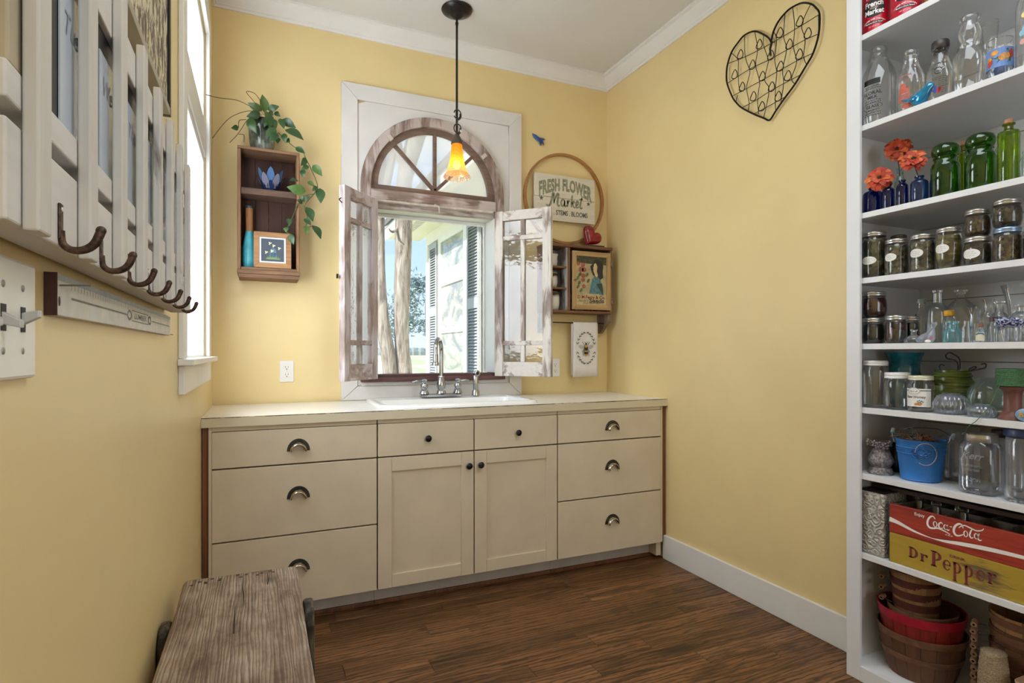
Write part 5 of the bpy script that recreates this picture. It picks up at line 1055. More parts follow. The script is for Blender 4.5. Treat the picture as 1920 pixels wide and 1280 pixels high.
def grip(par, w0, w1, g0, g1):
    BL(par).tube([w0, w1], 0.0012, 5).build('handle_wire', BAIL, par)
    a, b_ = Vector(g0), Vector(g1); d = (b_-a).normalized(); s = d.orthogonal().normalized(); u = d.cross(s)
    lo = [[tuple(a+(b_-a)*k+(s*cos(2*pi*i/12)+u*sin(2*pi*i/12))*r) for i in range(12)] for k, r in ((0, 0.0035), (0, 0.0085), (0.5, 0.0095), (1, 0.0085), (1, 0.0035))]
    BL(par).loft(lo).build('handle_grip', GRIP, par, smooth=40)
for o, dz in zip([x for x in COL.objects if x.get('group') == 'small stacked baskets'], (0, 0.038, 0.076)):
    zz = z+0.165+0.075+dz; grip(o, (2.055, 1.30, zz), (2.058, 1.338, zz+0.002), (2.052, 1.338, zz+0.002), (2.075, 1.342, zz+0.004))
# second stack of handled baskets behind the jute twine
for i in range(5):
    zz = z+0.004+i*0.047
    lb_ = ['lowest', 'second from the bottom', 'third from the bottom', 'fourth from the bottom', 'topmost'][i]+' handled basket of the right-hand stack'
    tb = basket(lb_, 2.195, 0.965, zz, 0.078, 0.100, 0.118, 14, STV if i < 4 else STL, ((0.72, 0.92, HOP, 0.002),), 'handled baskets stacked at the right', 'handled_basket')
    for k in range(2 if i < 4 else 1):
        g = zz+0.068+k*0.024; grip(tb, (2.118, 1.01, g+0.004), (2.085, 1.058, g), (2.078, 1.060+0.002*(k), g), (2.106, 1.070, g+0.004))
JUT = plain('jute_twine', 'A38F72', 0.85, var=0.28, vs=260)
t = thing('jute_twine', 'tall cone of pale jute twine standing on a wood block', 'twine', (2.045, 0.99, z+0.045))
c = (2.045, 0.99, z+0.045)
BL(t).lathe([(0.0004, 0.001), (0.030, 0.001), (0.035, 0.01), (0.0375, 0.06), (0.038, 0.10), (0.034, 0.14), (0.030, 0.168), (0.020, 0.172), (0.0004, 0.172)], c, 32).build('twine_core', JUT, t, smooth=50)
rn = random.Random(6); pts = []
for i in range(2300):
    u = i/2300; k = (u*9) % 2; k = k if k < 1 else 2-k; a = 2*pi*i/17; h = 0.006+0.160*k+0.010*sin(a+u*60); h = min(max(h, 0.003), 0.169)
    R = 0.031+0.0075*sin(pi*min(1, max(0, (h+0.03)/0.19)))+rn.uniform(-0.0006, 0.0012); pts.append((c[0]+R*cos(a), c[1]+R*sin(a), c[2]+h))
BL(t).tube(pts, 0.0009, 4).build('twine_strands', JUT, t, smooth=60, kind='stuff')
t = thing('wood_block', 'dark wooden block under the jute twine', 'block', (2.05, 1.0, z))
BL(t).box(2.0, 2.105, 0.955, 1.045, z+0.001, z+0.045).build('block_body', wood('dark_block', '4B3528', '2A1C15', 'Y', 0.7), t, bevel=0.003)
BSK = plain('veneer_basket', 'A5866A', 0.65, var=0.12, vs=20)
for i, (lb_, dz, sc_) in enumerate((('lower of the pale veneer berry baskets at the right edge', 0, 1.0), ('middle pale veneer berry basket at the right edge', 0.045, 0.98), ('upper pale veneer berry basket at the right edge', 0.09, 0.96))):
    t = thing('berry_basket', lb_, 'basket', (2.045, 0.875, z+dz), 'nested veneer berry baskets')
    r0, r1, H = 0.034*sc_, 0.044*sc_, 0.085
    BL(t).loft([rr(2.045-r0, 2.045+r0, 0.875-r0, 0.875+r0, 0.008, z+dz+0.001+0.002*i), rr(2.045-r1, 2.045+r1, 0.875-r1, 0.875+r1, 0.010, z+dz+H)]).build('veneer_sides', BSK, t, solid=0.0015, smooth=40)
    BL(t).loft([rr(2.045-r1-0.002, 2.045+r1+0.002, 0.875-r1-0.002, 0.875+r1+0.002, 0.010, z+dz+H-0.018), rr(2.045-r1-0.0025, 2.045+r1+0.0025, 0.875-r1-0.0025, 0.875+r1+0.0025, 0.010, z+dz+H+0.002)]).build('rim_band', BSK, t, solid=0.0015, smooth=40)
    BL(t).poly(rr(2.045-r0, 2.045+r0, 0.875-r0, 0.875+r0, 0.008, z+dz+0.0015+0.002*i)).build('basket_floor', BSK, t)
# ------------------------------------------------------------------ back wall: crate shelf, plant, sign, wall cabinet
BROWN = wood('dark_crate_boards', '8A684C', '4E3626', 'X', 0.7, 0.9, 0.35); BROWNZ = wood('dark_crate_boards_z', '8F6B4C', '553A28', 'Z', 0.7, 0.9, 0.35); INN = wood('crate_back_boards', '4A2D22', '2A1712', 'Z', 0.7, 0.8)
t = thing('crate_shelf', 'rustic brown crate hung as a shelf left of the arched window', 'shelf', (0.045, D-0.075, 1.55))
yb, yf = D-0.0005, D-0.150
BL(t).box(-0.098, 0.187, yf, yb, 2.176, 2.191).build('top_board', BROWN, t, bevel=0.003)
BL(t).box(-0.098, -0.083, yf, yb, 1.586, 2.1755).build('side_board', BROWNZ, t, bevel=0.003)
BL(t).box(0.172, 0.187, yf, yb, 1.586, 2.1755).build('side_board', BROWNZ, t, bevel=0.003)
BL(t).box(-0.0825, 0.1715, yf+0.004, yb-0.013, 1.958, 1.990).build('shelf_board', wood('shelf_board_wood', '6A5244', '3A2A22', 'X', 0.8, 0.9, 0.4), t, bevel=0.004)
BL(t).box(-0.0825, 0.1715, yf+0.004, yb-0.013, 1.5865, 1.600).build('bottom_board', BROWN, t, bevel=0.002)
BL(t).box(-0.0995, 0.189, yf-0.010, yb, 1.566, 1.5855).build('front_strip', BROWN, t, bevel=0.003)
BL(t).box(-0.094, 0.184, yf-0.006, yb, 1.547, 1.5655).build('front_strip', BROWN, t, bevel=0.003)
for i in range(4):
    x0 = -0.0825+i*0.0636; BL(t).box(x0, x0+0.0628, yb-0.012, yb-0.002, 1.588, 2.1755).build('back_board', INN, t, bevel=0.0015)
# lotus candle holder
t = thing('lotus_candle_holder', 'blue stained glass lotus candle holder on the upper crate shelf', 'candle holder', (0.052, 3.145, 1.990))
c = (0.052, 3.145, 1.9906); LEAD = plain('lead_came', '1E2026', 0.4, 0.5)
PB1 = glass('blue_art_glass', (0.25, 0.45, 0.8), (0.1, 0.2, 0.45), 1.2, 0.6, (0.22, 0.45, 0.88)); PB2 = glass('lilac_art_glass', (0.5, 0.5, 0.65), (0.25, 0.25, 0.4), 1.2, 0.6, (0.50, 0.50, 0.66)); PB3 = glass('navy_art_glass', (0.06, 0.1, 0.3), (0.02, 0.04, 0.12), 1.2, 0.5, (0.05, 0.09, 0.30))
def lotus_petal(a, r0, r1, z0, z1, w, m):
    P = []; E = []
    for s_ in (-1, 1):
        L = [(0, 0.25), (0.2, 0.7), (0.45, 1.0), (0.7, 0.85), (0.88, 0.5), (1.0, 0.0)]
        for u, k in (L if s_ > 0 else L[::-1]):
            R = r0+(r1-r0)*(u**0.8); h = z0+(z1-z0)*u; da = s_*k*w/max(R, 0.02); P.append((c[0]+R*cos(a+da), c[1]+R*sin(a+da), c[2]+h))
    o = BL(t).poly(P).build('petal', m, t); BL(t).tube(P, 0.0011, 5, closed=True).build('came', LEAD, o)
for i in range(6): lotus_petal(pi*1.5+i*pi/3, 0.030, 0.066, 0.018, 0.118, 0.021, PB1)
for i in range(6): lotus_petal(pi*1.5+pi/6+i*pi/3, 0.032, 0.070, 0.014, 0.088, 0.019, PB2)
for i in range(6): lotus_petal(pi*1.5+i*pi/3, 0.030, 0.050, 0.002, 0.052, 0.016, PB3)
BL(t).lathe([(0.0004, 0), (0.030, 0), (0.034, 0.02), (0.032, 0.022), (0.0004, 0.004)], c, 24).build('cup', PB3, t, smooth=40)
# vase and framed picture on the lower crate shelf
t = thing('bottle_vase', 'slim turquoise bottle vase with a bamboo-wrapped neck in the crate shelf', 'vase', (-0.043, 3.145, 1.600))
c = (-0.046, 3.150, 1.6006)
BL(t).lathe([(0.0004, 0), (0.026, 0), (0.033, 0.010), (0.0355, 0.05), (0.033, 0.10), (0.025, 0.145), (0.0185, 0.175), (0.0175, 0.185), (0.0004, 0.185)], c, 28).build('vase_body', plain('turquoise_glaze', '3F9AA6', 0.35, var=0.12, vs=25), t, smooth=50)
BL(t).lathe([(0.017, 0.185), (0.0178, 0.187), (0.0172, 0.24), (0.0178, 0.30), (0.0165, 0.302)], c, 24).build('neck_wrap', wood('bamboo_wrap', '9C6A3E', '6E4526', 'Z', 0.6, 0.6), t, smooth=40)
BL(t).lathe([(0.0165, 0.302), (0.018, 0.306), (0.0175, 0.313), (0.013, 0.313), (0.012, 0.30)], c, 24).build('rim', plain('dark_teal_rim', '1E3A44', 0.4), t, smooth=40)
t = thing('framed_picture', 'small wood-framed picture of white blossoms leaning on the turquoise vase', 'picture', (0.06, 3.09, 1.600))
LFW = wood('light_frame_wood', 'A97F57', '77532F', 'X', 0.55, 0.7); pw, ph = 0.174, 0.186; yb0, yt0 = 3.084, 3.100
def PX(x, y, d=0): return (-0.026+x, yb0+(yt0-yb0)*y/ph-d, 1.6015+y*0.968)
m = lambda d: (lambda x, y: PX(x, y, d))
F4 = [(0, 0), (pw, 0), (pw, ph), (0, ph)]; fw = 0.026; G4 = [(fw, fw), (pw-fw, fw), (pw-fw, ph-fw), (fw, ph-fw)]
for i in range(4):
    j = (i+1) % 4; BL(t).prism([PX(*F4[i], 0), PX(*F4[j], 0), PX(*G4[j], 0), PX(*G4[i], 0)], (0, 0.012, 0.003)).build('frame_bar', LFW, t, bevel=0.0015)
BL(t).p2(G4, m(-0.004)).build('mat_board', plain('white_mat', 'D9DBDC', 0.7, var=0.01), t)
k = 0.034; BL(t).p2([(k, k), (pw-k, k), (pw-k, ph-k), (k, ph-k)], m(-0.0035)).build('picture_print', plain('slate_print', '47505C', 0.7, var=0.06), t)
q = BL(t)
for x, y in ((0.075, 0.128), (0.092, 0.116), (0.118, 0.104), (0.084, 0.088), (0.058, 0.080)):
    for a in (0.4, 2.2, 4.2): q.e2(x+0.004*cos(a), y+0.004*sin(a), 0.0048, 0.003, m(-0.003), 8, a)
q.build('print_blossoms', plain('blossom_print', 'D9D9B0', 0.7), t)
BL(t).e2(0.089, 0.078, 0.016, 0.026, m(-0.0031), 16).p2([(0.07, 0.045), (0.108, 0.045), (0.104, 0.08), (0.075, 0.08)], m(-0.0031)).build('print_bell_jar', plain('bell_jar_print', '5E7B8C', 0.7, var=0.1), t)
q = BL(t)
for i in range(14): x = 0.06+i*0.0045; q.p2([(x-0.003, 0.045), (x+0.003, 0.045), (x+0.003*sin(i*3), 0.045+0.010+0.008*abs(sin(i*1.7)))], m(-0.0028))
q.build('print_grass', plain('grass_print', '7C9A57', 0.7), t)
# trailing plant
LV=[((0.021,3.12,2.385),(0.013,3.105,2.468)),((0.013,3.1,2.385),(-0.054,3.085,2.406)),((0.009,3.12,2.392),(-0.044,3.105,2.394)),((0.005,3.08,2.358),(-0.058,3.065,2.329)),((-0.046,3.06,2.321),(-0.012,3.045,2.248)),((0.037,3.12,2.401),(0.092,3.105,2.422)),((0.029,3.05,2.368),(0.044,3.035,2.275)),((0.045,3.1,2.386),(0.065,3.085,2.362)),((0.056,3.06,2.338),(0.076,3.045,2.284)),((0.076,3.05,2.285),(0.028,3.035,2.234)),((0.084,3.04,2.261),(0.044,3.025,2.207)),((0.093,3.06,2.344),(0.112,3.045,2.289)),((0.105,3.08,2.349),(0.169,3.065,2.31)),((0.117,3.07,2.295),(0.205,3.055,2.25)),((0.112,3.05,2.269),(0.12,3.035,2.217)),((0.084,3.05,2.243),(0.084,3.035,2.208)),((0.125,3.06,2.244),(0.141,3.045,2.228)),((0.069,3.1,2.386),(0.097,3.085,2.363)),((0.165,3.05,2.207),(0.21,3.035,2.178)),((0.214,3.04,2.158),(0.189,3.025,2.111)),((0.228,3.05,2.123),(0.193,3.035,2.092)),((0.203,3.06,2.105),(0.202,3.045,2.057)),((0.25,3.07,2.137),(0.294,3.055,2.08)),((0.213,3.02,1.986),(0.123,3.005,1.993)),((0.177,3.04,2.039),(0.136,3.025,2.03)),((0.271,3.06,2.025),(0.244,3.045,1.996)),((0.284,3.07,2.022),(0.287,3.055,1.94)),((0.19,3.05,1.942),(0.235,3.035,1.965)),((0.197,3.03,1.925),(0.168,3.015,1.936)),((0.216,3.06,1.916),(0.248,3.045,1.841)),((0.208,3.06,1.858),(0.24,3.045,1.822)),((0.217,3.07,1.825),(0.215,3.055,1.773)),((0.247,3.08,1.83),(0.288,3.065,1.759)),((0.132,3.04,1.846),(0.136,3.025,1.805)),((0.14,3.04,1.769),(0.156,3.025,1.715)),((0.125,3.05,1.804),(0.12,3.035,1.775)),((-0.093,3.1,2.285),(-0.126,3.085,2.27)),((0.225,3.07,2.049),(0.257,3.055,2.022)),((0.061,3.09,2.359),(0.021,3.075,2.294))]
VN=[[(0.085,3.07,2.276),(0.158,3.07,2.217),(0.196,3.07,2.205),(0.217,3.07,2.163),(0.242,3.07,2.113),(0.272,3.07,2.036),(0.259,3.07,1.995),(0.212,3.07,1.927),(0.225,3.07,1.862),(0.217,3.07,1.816),(0.25,3.07,1.827)],[(0.179,3.07,1.933),(0.154,3.07,1.864),(0.125,3.07,1.791),(0.142,3.07,1.775)],[(0.013,3.07,2.352),(-0.046,3.07,2.325),(-0.096,3.07,2.24),(-0.131,3.07,2.194)],[(0.005,3.07,2.359),(-0.05,3.07,2.362),(-0.134,3.07,2.31),(-0.209,3.07,2.197)],[(0.005,3.07,2.359),(-0.042,3.07,2.381),(-0.104,3.07,2.4),(-0.246,3.07,2.406)],[(0.021,3.07,2.353),(-0.027,3.07,2.414),(-0.058,3.07,2.453),(-0.019,3.07,2.45),(0.017,3.07,2.4)],[(-0.058,3.07,2.318),(-0.089,3.07,2.307),(-0.092,3.07,2.274)],[(-0.092,3.07,2.24),(-0.069,3.07,2.24),(-0.069,3.07,2.205)],[(0.217,3.07,1.977),(0.259,3.07,1.99)]]
VN[4] = [(0.005, 3.07, 2.359), (-0.042, 3.04, 2.374), (-0.098, 2.92, 2.345), (-0.150, 2.70, 2.255), (-0.186, 2.46, 2.164)]
VN[3] = [(0.005, 3.07, 2.359), (-0.05, 3.06, 2.357), (-0.13, 3.0, 2.285), (-0.196, 2.93, 2.157)]
t = thing('trailing_plant', 'leafy trailing plant in a dark glazed pot on top of the crate shelf', 'plant', (0.0125, 3.15, 2.191))
PTM = NT('brown_green_glaze'); PTM.bsdf(PTM.ramp(PTM.noise(PTM.coords((5, 5, 3)), 3, 5), [(0.35, lin('20261F')), (0.5, lin('4C5448')), (0.65, lin('8E8E86'))]), 0.15)
BL(t).lathe([(0.0004, 0.0005), (0.050, 0.0005), (0.053, 0.008), (0.060, 0.06), (0.064, 0.12), (0.065, 0.155), (0.061, 0.16), (0.058, 0.15), (0.0004, 0.14)], (0.0125, 3.15, 2.191), 32).build('pot', PTM.m, t, smooth=50)
VIN = plain('vine_stem', '4E3B2A', 0.7, var=0.2, vs=60); VIG = plain('green_vine_stem', '4C5A35', 0.6)
for i, v in enumerate(VN): BL(t).tube(bez(v, 6), 0.0022 if i < 2 else 0.0016, 5).build('stem', VIG if i < 2 else VIN, t, smooth=60)
LFM = NT('waxy_leaf'); rr2 = LFM.n('ShaderNodeObjectInfo').outputs['Random']
LFM.bsdf(LFM.mix(LFM.noise(LFM.coords((1, 1, 1)), 30, 3), LFM.ramp(rr2, [(0, lin('24401F')), (0.7, lin('36572B')), (1, lin('6E8B45'))]), lin('2A4824')), 0.32)
rl = random.Random(8)
for (a, b_) in LV:
    A_, Bv = Vector(a), Vector(b_); ax_ = Bv-A_; L = ax_.length; ax_.normalize(); view = Vector((0.1, -1, 0.1)).normalized()
    sd = ax_.cross(view).normalized(); n_ = sd.cross(ax_).normalized(); ang = rl.uniform(-0.55, 0.55); sd2 = sd*cos(ang)+n_*sin(ang); up_ = sd2.cross(ax_)
    wd = max(0.0135, L*0.29); lo = []
    for k in range(7):
        u = k/6; hw = wd*max(0.03, sin(pi*min(1, u**0.8)))*(1 if u < 0.9 else 0.7); p = A_+ax_*(L*u)+up_*(0.10*L*sin(pi*u))
        lo.append([tuple(p-sd2*hw+up_*hw*0.25), tuple(p), tuple(p+sd2*hw+up_*hw*0.25)])
    BL(t).loft(lo, closed=False).build('leaf', LFM.m, t, smooth=60, fix=False)
# bluebird wall ornament
t = thing('bluebird_ornament', 'small blue swallow ornament flying on the yellow wall above the hoop', 'ornament', (1.615, D-0.004, 2.52))
BBM = plain('swallow_blue', '3E62A8', 0.4, var=0.3, vs=90); mp = lambda x, y: (1.615+x, D-0.010, 2.522+y)
BL(t).prism([mp(x, y) for x, y in ((-0.047, 0.034), (-0.020, 0.028), (0.004, 0.014), (0.030, 0.014), (0.047, 0.009), (0.028, 0.000), (0.040, -0.030), (0.022, -0.012), (0.012, -0.040), (0.000, -0.012), (-0.018, -0.002), (-0.036, 0.012))], (0, 0.009, 0)).build('bird_body', BBM, t, bevel=0.003)
BL(t).prism([(x, y-0.006, z) for x, y, z in [mp(*p) for p in ((-0.014, 0.014), (0.014, 0.006), (0.034, -0.028), (0.006, -0.016))]], (0, 0.0055, 0)).build('wing', plain('swallow_dark', '2B3F78', 0.4, var=0.2, vs=90), t, bevel=0.002)
# quilting hoop and sign
HOOP = wood('hoop_wood', 'B38552', '8A5F35', 'X', 0.45, 0.35, 0.1)
t = thing('wooden_hoop', 'large round wooden quilting hoop on the wall behind the market sign', 'hoop', (1.797, D-0.012, 2.165))
for r0, r1 in ((0.276, 0.282), (0.2835, 0.290)):
    pts = [(cos(2*pi*i/80), sin(2*pi*i/80)) for i in range(80)]
    BL(t).strip([(1.797+r1*a, D-0.026, 2.165+r1*b_) for a, b_ in pts], [(1.797+r0*a, D-0.026, 2.165+r0*b_) for a, b_ in pts], (0, 0.025, 0), closed=True).build('ring', HOOP, t, smooth=40)
t = thing('market_sign', 'whitewashed board sign reading FRESH FLOWER Market in front of the hoop', 'sign', (1.785, D-0.035, 2.157))
SGW = chipped('whitewashed_board', 'D3CCBA', 'A08E6C', '7F6C4C', 'X', 0.36, 0.7, 0.8)
for z0, z1 in ((2.012, 2.157), (2.159, 2.301)): BL(t).box(1.567, 2.004, D-0.045, D-0.028, z0, z1).build('plank', SGW, t, bevel=0.002)
mp = lambda x, y: (1.785+x, D-0.0456, 2.157+y); SGP = plain('sage_print', '8C8C74', 0.7, var=0.22, vs=90); DKP = plain('dark_sage_print', '5E5F58', 0.7, var=0.25, vs=90)
def arc(x, y): return mp(x, y*(1+0.25*(x/0.19)**2)+0.082-0.045*(x/0.19)**2)
BL(t).text('FRESH FLOWER', 0.10, lambda x, y: arc(x, y), bold=0.05, fit=0.385, space=1.05).build('lettering', SGP, t)
q = BL(t)
def scr(pts, w):
    p = bez(pts, 6); k = len(p); q.ribbon(p, [w*(0.55+0.45*sin(pi*(i+1)/(k+1))) for i in range(k)], mp)
W_ = 0.0155
scr([(-0.137, -0.046), (-0.128, -0.056), (-0.112, -0.048), (-0.100, -0.015), (-0.092, 0.022), (-0.084, 0.026), (-0.083, 0.010), (-0.083, -0.038)], W_)
scr([(-0.083, -0.030), (-0.072, 0.000), (-0.060, 0.024), (-0.052, 0.024), (-0.053, 0.004), (-0.058, -0.030), (-0.052, -0.050), (-0.040, -0.044)], W_)
scr([(-0.008, -0.014), (-0.018, -0.006), (-0.030, -0.018), (-0.030, -0.038), (-0.020, -0.048), (-0.008, -0.036), (-0.006, -0.012)], 0.013); scr([(-0.006, -0.012), (-0.008, -0.038), (0.000, -0.048), (0.010, -0.040)], 0.013)
scr([(0.010, -0.008), (0.016, -0.020), (0.014, -0.050)], 0.013); scr([(0.015, -0.030), (0.022, -0.012), (0.034, -0.012)], 0.013)
scr([(0.052, 0.030), (0.046, 0.000), (0.043, -0.050)], 0.0135); scr([(0.045, -0.028), (0.058, -0.010), (0.064, -0.014), (0.054, -0.028), (0.062, -0.048), (0.074, -0.046)], 0.0115)
scr([(0.076, -0.036), (0.092, -0.026), (0.092, -0.010), (0.082, -0.010), (0.077, -0.030), (0.084, -0.048), (0.100, -0.040)], 0.0125)
scr([(0.124, 0.032), (0.116, 0.000), (0.108, -0.036), (0.114, -0.050), (0.126, -0.044)], 0.0135); scr([(0.100, 0.006), (0.128, 0.010)], 0.010)
q.build('script_lettering', SGP, t)
q = BL(t)
for sx_ in (-0.172, 0.170):
    q.p2([(sx_+(0.017 if i % 2 == 0 else 0.007)*sin(2*pi*i/10), -0.012-(0.0 if sx_ < 0 else 0.004)+(0.017 if i % 2 == 0 else 0.007)*cos(2*pi*i/10)) for i in range(10)], mp)
q.build('star_print', DKP, t)
BL(t).text('SEEDS . STEMS . BLOOMS', 0.042, lambda x, y: mp(x-0.006, y-0.094-0.0*x), bold=0.025, fit=0.34).build('lettering', DKP, t)
# wall cabinet with cubbies and a picture door
CBW = wood('cabinet_brown', '7F5638', '4E3220', 'X', 0.6, 0.8); CBZ = wood('cabinet_brown_z', '7F5638', '4E3220', 'Z', 0.6, 0.8); WWH = chipped('whitewashed_cubby', 'B8B4B2', '7D6A5E', '4A3A33', 'Z', 0.48, 0.75)
x0, x1, y0, y1 = 1.606, 2.074, D-0.140, D-0.0005
t = thing('wall_cabinet', 'small brown wall cabinet with cubbyholes, a picture door and a towel rod', 'cabinet', (1.84, D-0.07, 1.64))
BL(t).box(x0-0.004, x1+0.002, y0-0.006, y1, 1.831, 1.850).build('top_board', CBW, t, bevel=0.003)
BL(t).box(x0, x1, y0, y1, 1.424, 1.440).build('bottom_board', CBW, t, bevel=0.002)
BL(t).box(x0, x0+0.014, y0, y1, 1.4405, 1.8305).build('side_board', CBZ, t)
BL(t).box(x1-0.014, x1, y0, y1, 1.4405, 1.8305).build('side_board', wood('cabinet_side_worn', '9A7A5C', '6B4E38', 'Z', 0.6, 0.8), t, bevel=0.002)
BL(t).box(1.750, 1.766, y0, y1-0.011, 1.4405, 1.8305).build('divider', CBZ, t, bevel=0.001)
BL(t).box(x0+0.0145, x1-0.0145, y1-0.010, y1-0.001, 1.4405, 1.8305).build('back_board', WWH, t)
BL(t).box(1.7445, 1.7495, y0+0.006, y1-0.011, 1.4405, 1.8305).build('cubby_liner', WWH, t)
for z in (1.570, 1.702): BL(t).box(x0+0.0145, 1.744, y0+0.004, y1-0.011, z, z+0.010).build('cubby_shelf', CBW, t, bevel=0.001)
for xa in (x0, x1-0.026):
    BL(t).prism([(xa, y0+0.01, 1.4235), (xa, y1, 1.4235), (xa, y1, 1.302), (xa, y1-0.035, 1.302), (xa, y0+0.01, 1.375)], (0.024, 0, 0)).build('bracket', wood('bracket_greyed', '8A7768', '5B493D', 'Z', 0.7, 0.8), t, bevel=0.003)
BL(t).tube([(x0+0.0242, D-0.080, 1.366), (x1-0.0262, D-0.080, 1.366)], 0.0035, 8).build('towel_rod', plain('rod_black', '2C2320', 0.4, 0.5), t, smooth=50)
DRF = wood('pale_door_frame', 'B8986C', '8E6E46', 'Z', 0.55, 0.6, 0.2); DRX = wood('pale_door_frame_x', 'B8986C', '8E6E46', 'X', 0.55, 0.6, 0.2)
dx0, dx1, dz0, dz1 = 1.776, 2.056, 1.447, 1.812; fw = 0.030; yd = y0-0.010
door = BL(t).box(dx0+fw, dx1-fw, yd+0.006, yd+0.009, dz0+fw, dz1-fw).build('door', plain('poster_ground', 'B0A47E', 0.5, var=0.12, vs=25), t)
O4 = [(dx0, dz0), (dx1, dz0), (dx1, dz1), (dx0, dz1)]; I4 = [(dx0+fw, dz0+fw), (dx1-fw, dz0+fw), (dx1-fw, dz1-fw), (dx0+fw, dz1-fw)]
for i in range(4):
    j = (i+1) % 4; sh = 0.0004
    BL(t).prism([(x, yd, z) for x, z in (O4[i], O4[j], I4[j], I4[i])], (0, 0.0095, 0)).build('frame_bar', DRX if i % 2 == 0 else DRF, door, bevel=0.0012)
BL(t).loft([[(1.790+r*cos(2*pi*i/14), yd-d, 1.628+r*sin(2*pi*i/14)) for i in range(14)] for r, d in ((0.004, 0), (0.0035, 0.006), (0.008, 0.010), (0.0085, 0.015), (0.003, 0.018))], cap1=True).build('knob', plain('aged_brass_knob', '7A6A58', 0.4, 0.4), door, smooth=50)
for z in (1.505, 1.745):
    BL(t).box(2.0565, 2.0745, yd-0.0015, yd+0.012, z-0.018, z+0.018).build('hinge', plain('worn_hinge', '8F7C68', 0.5, 0.4, var=0.3, vs=80), door, bevel=0.002)
px0, pz0 = dx0+fw, dz0+fw; pw, ph = dx1-dx0-2*fw, dz1-dz0-2*fw
mp = lambda d: (lambda x, y: (px0+x*pw, yd+0.0055-d, pz0+y*ph))
BL(t).p2([(0, 0.86), (1, 0.84), (1, 1), (0, 1)], mp(0)).build('poster_sky', plain('poster_dark_green', '4B4A33', 0.5, var=0.35, vs=70), door)
q = BL(t)
for x, y, r in ((0.22, 0.82, 0.075), (0.16, 0.72, 0.085), (0.26, 0.72, 0.075), (0.23, 0.60, 0.075), (0.22, 0.51, 0.07), (0.25, 0.38, 0.06), (0.07, 0.84, 0.06)): q.e2(x, y, r, r*0.68, mp(0.0003), 14)
q.build('poster_hollyhocks', plain('hollyhock_print', 'A5604B', 0.5, var=0.3, vs=120), door)
q = BL(t)
for x, y in ((0.05, 0.55), (0.1, 0.45), (0.06, 0.37), (0.16, 0.30), (0.35, 0.62), (0.4, 0.5), (0.12, 0.62)): q.e2(x, y, 0.06, 0.035, mp(0.0002), 10, 0.6)
q.build('poster_leaves', plain('poster_leaf_print', '5F6B4C', 0.5, var=0.3, vs=90), door)
BL(t).p2([(0.42, 0.22), (0.48, 0.40), (0.53, 0.54), (0.60, 0.60), (0.78, 0.58), (0.86, 0.42), (0.92, 0.22)], mp(0.0004)).build('poster_dress', plain('blue_dress_print', '55838D', 0.5, var=0.25, vs=60), door)
BL(t).p2([(0.66, 0.44), (0.86, 0.46), (0.90, 0.30), (0.88, 0.20), (0.80, 0.30)], mp(0.00055)).build('poster_shawl', plain('dark_shawl_print', '3B4746', 0.5, var=0.2, vs=60), door)
BL(t).p2([(0.55, 0.62), (0.50, 0.70), (0.46, 0.80), (0.55, 0.86), (0.60, 0.93), (0.72, 0.95), (0.84, 0.92), (0.90, 0.82), (0.88, 0.68), (0.90, 0.58), (0.80, 0.53), (0.70, 0.60), (0.64, 0.58)], mp(0.0007)).build('poster_hair', plain('dark_hair_print', '2C2622', 0.5, var=0.15), door)
BL(t).p2([(0.62, 0.60), (0.60, 0.66), (0.565, 0.70), (0.57, 0.75), (0.555, 0.77), (0.575, 0.80), (0.59, 0.86), (0.65, 0.87), (0.70, 0.80), (0.68, 0.70), (0.72, 0.62), (0.68, 0.58)], mp(0.0009)).build('poster_face', plain('face_print', 'CDB58C', 0.5), door)
BL(t).p2([(0, 0), (1, 0), (1, 0.205), (0.75, 0.205), (0.75, 0.235), (0.28, 0.235), (0.28, 0.205), (0, 0.205)], mp(0.001)).build('poster_banner', plain('banner_cream', 'C2AE84', 0.5, var=0.12, vs=60), door)
BL(t).text('D.M.Ferry & Co.', 0.16, lambda x, y: mp(0.0013)(x+0.5, y*0.55+0.158), bold=0.03, fit=0.92).build('lettering', plain('brick_print', '7A2E26', 0.6), door)
q = BL(t); q.text('Seeds', 0.2, lambda x, y: mp(0.0013)(x+0.68, y*0.6+0.088), bold=0.04, fit=0.50).text('Standard', 0.12, lambda x, y: mp(0.0013)(x+0.22, y*0.7+0.088), shear=0.5, fit=0.36).text('FOR SALE HERE', 0.07, lambda x, y: mp(0.0013)(x+0.52, y*0.55+0.036), fit=0.55, bold=0.02)
q.build('lettering', plain('olive_print', '4F4C36', 0.6), door)
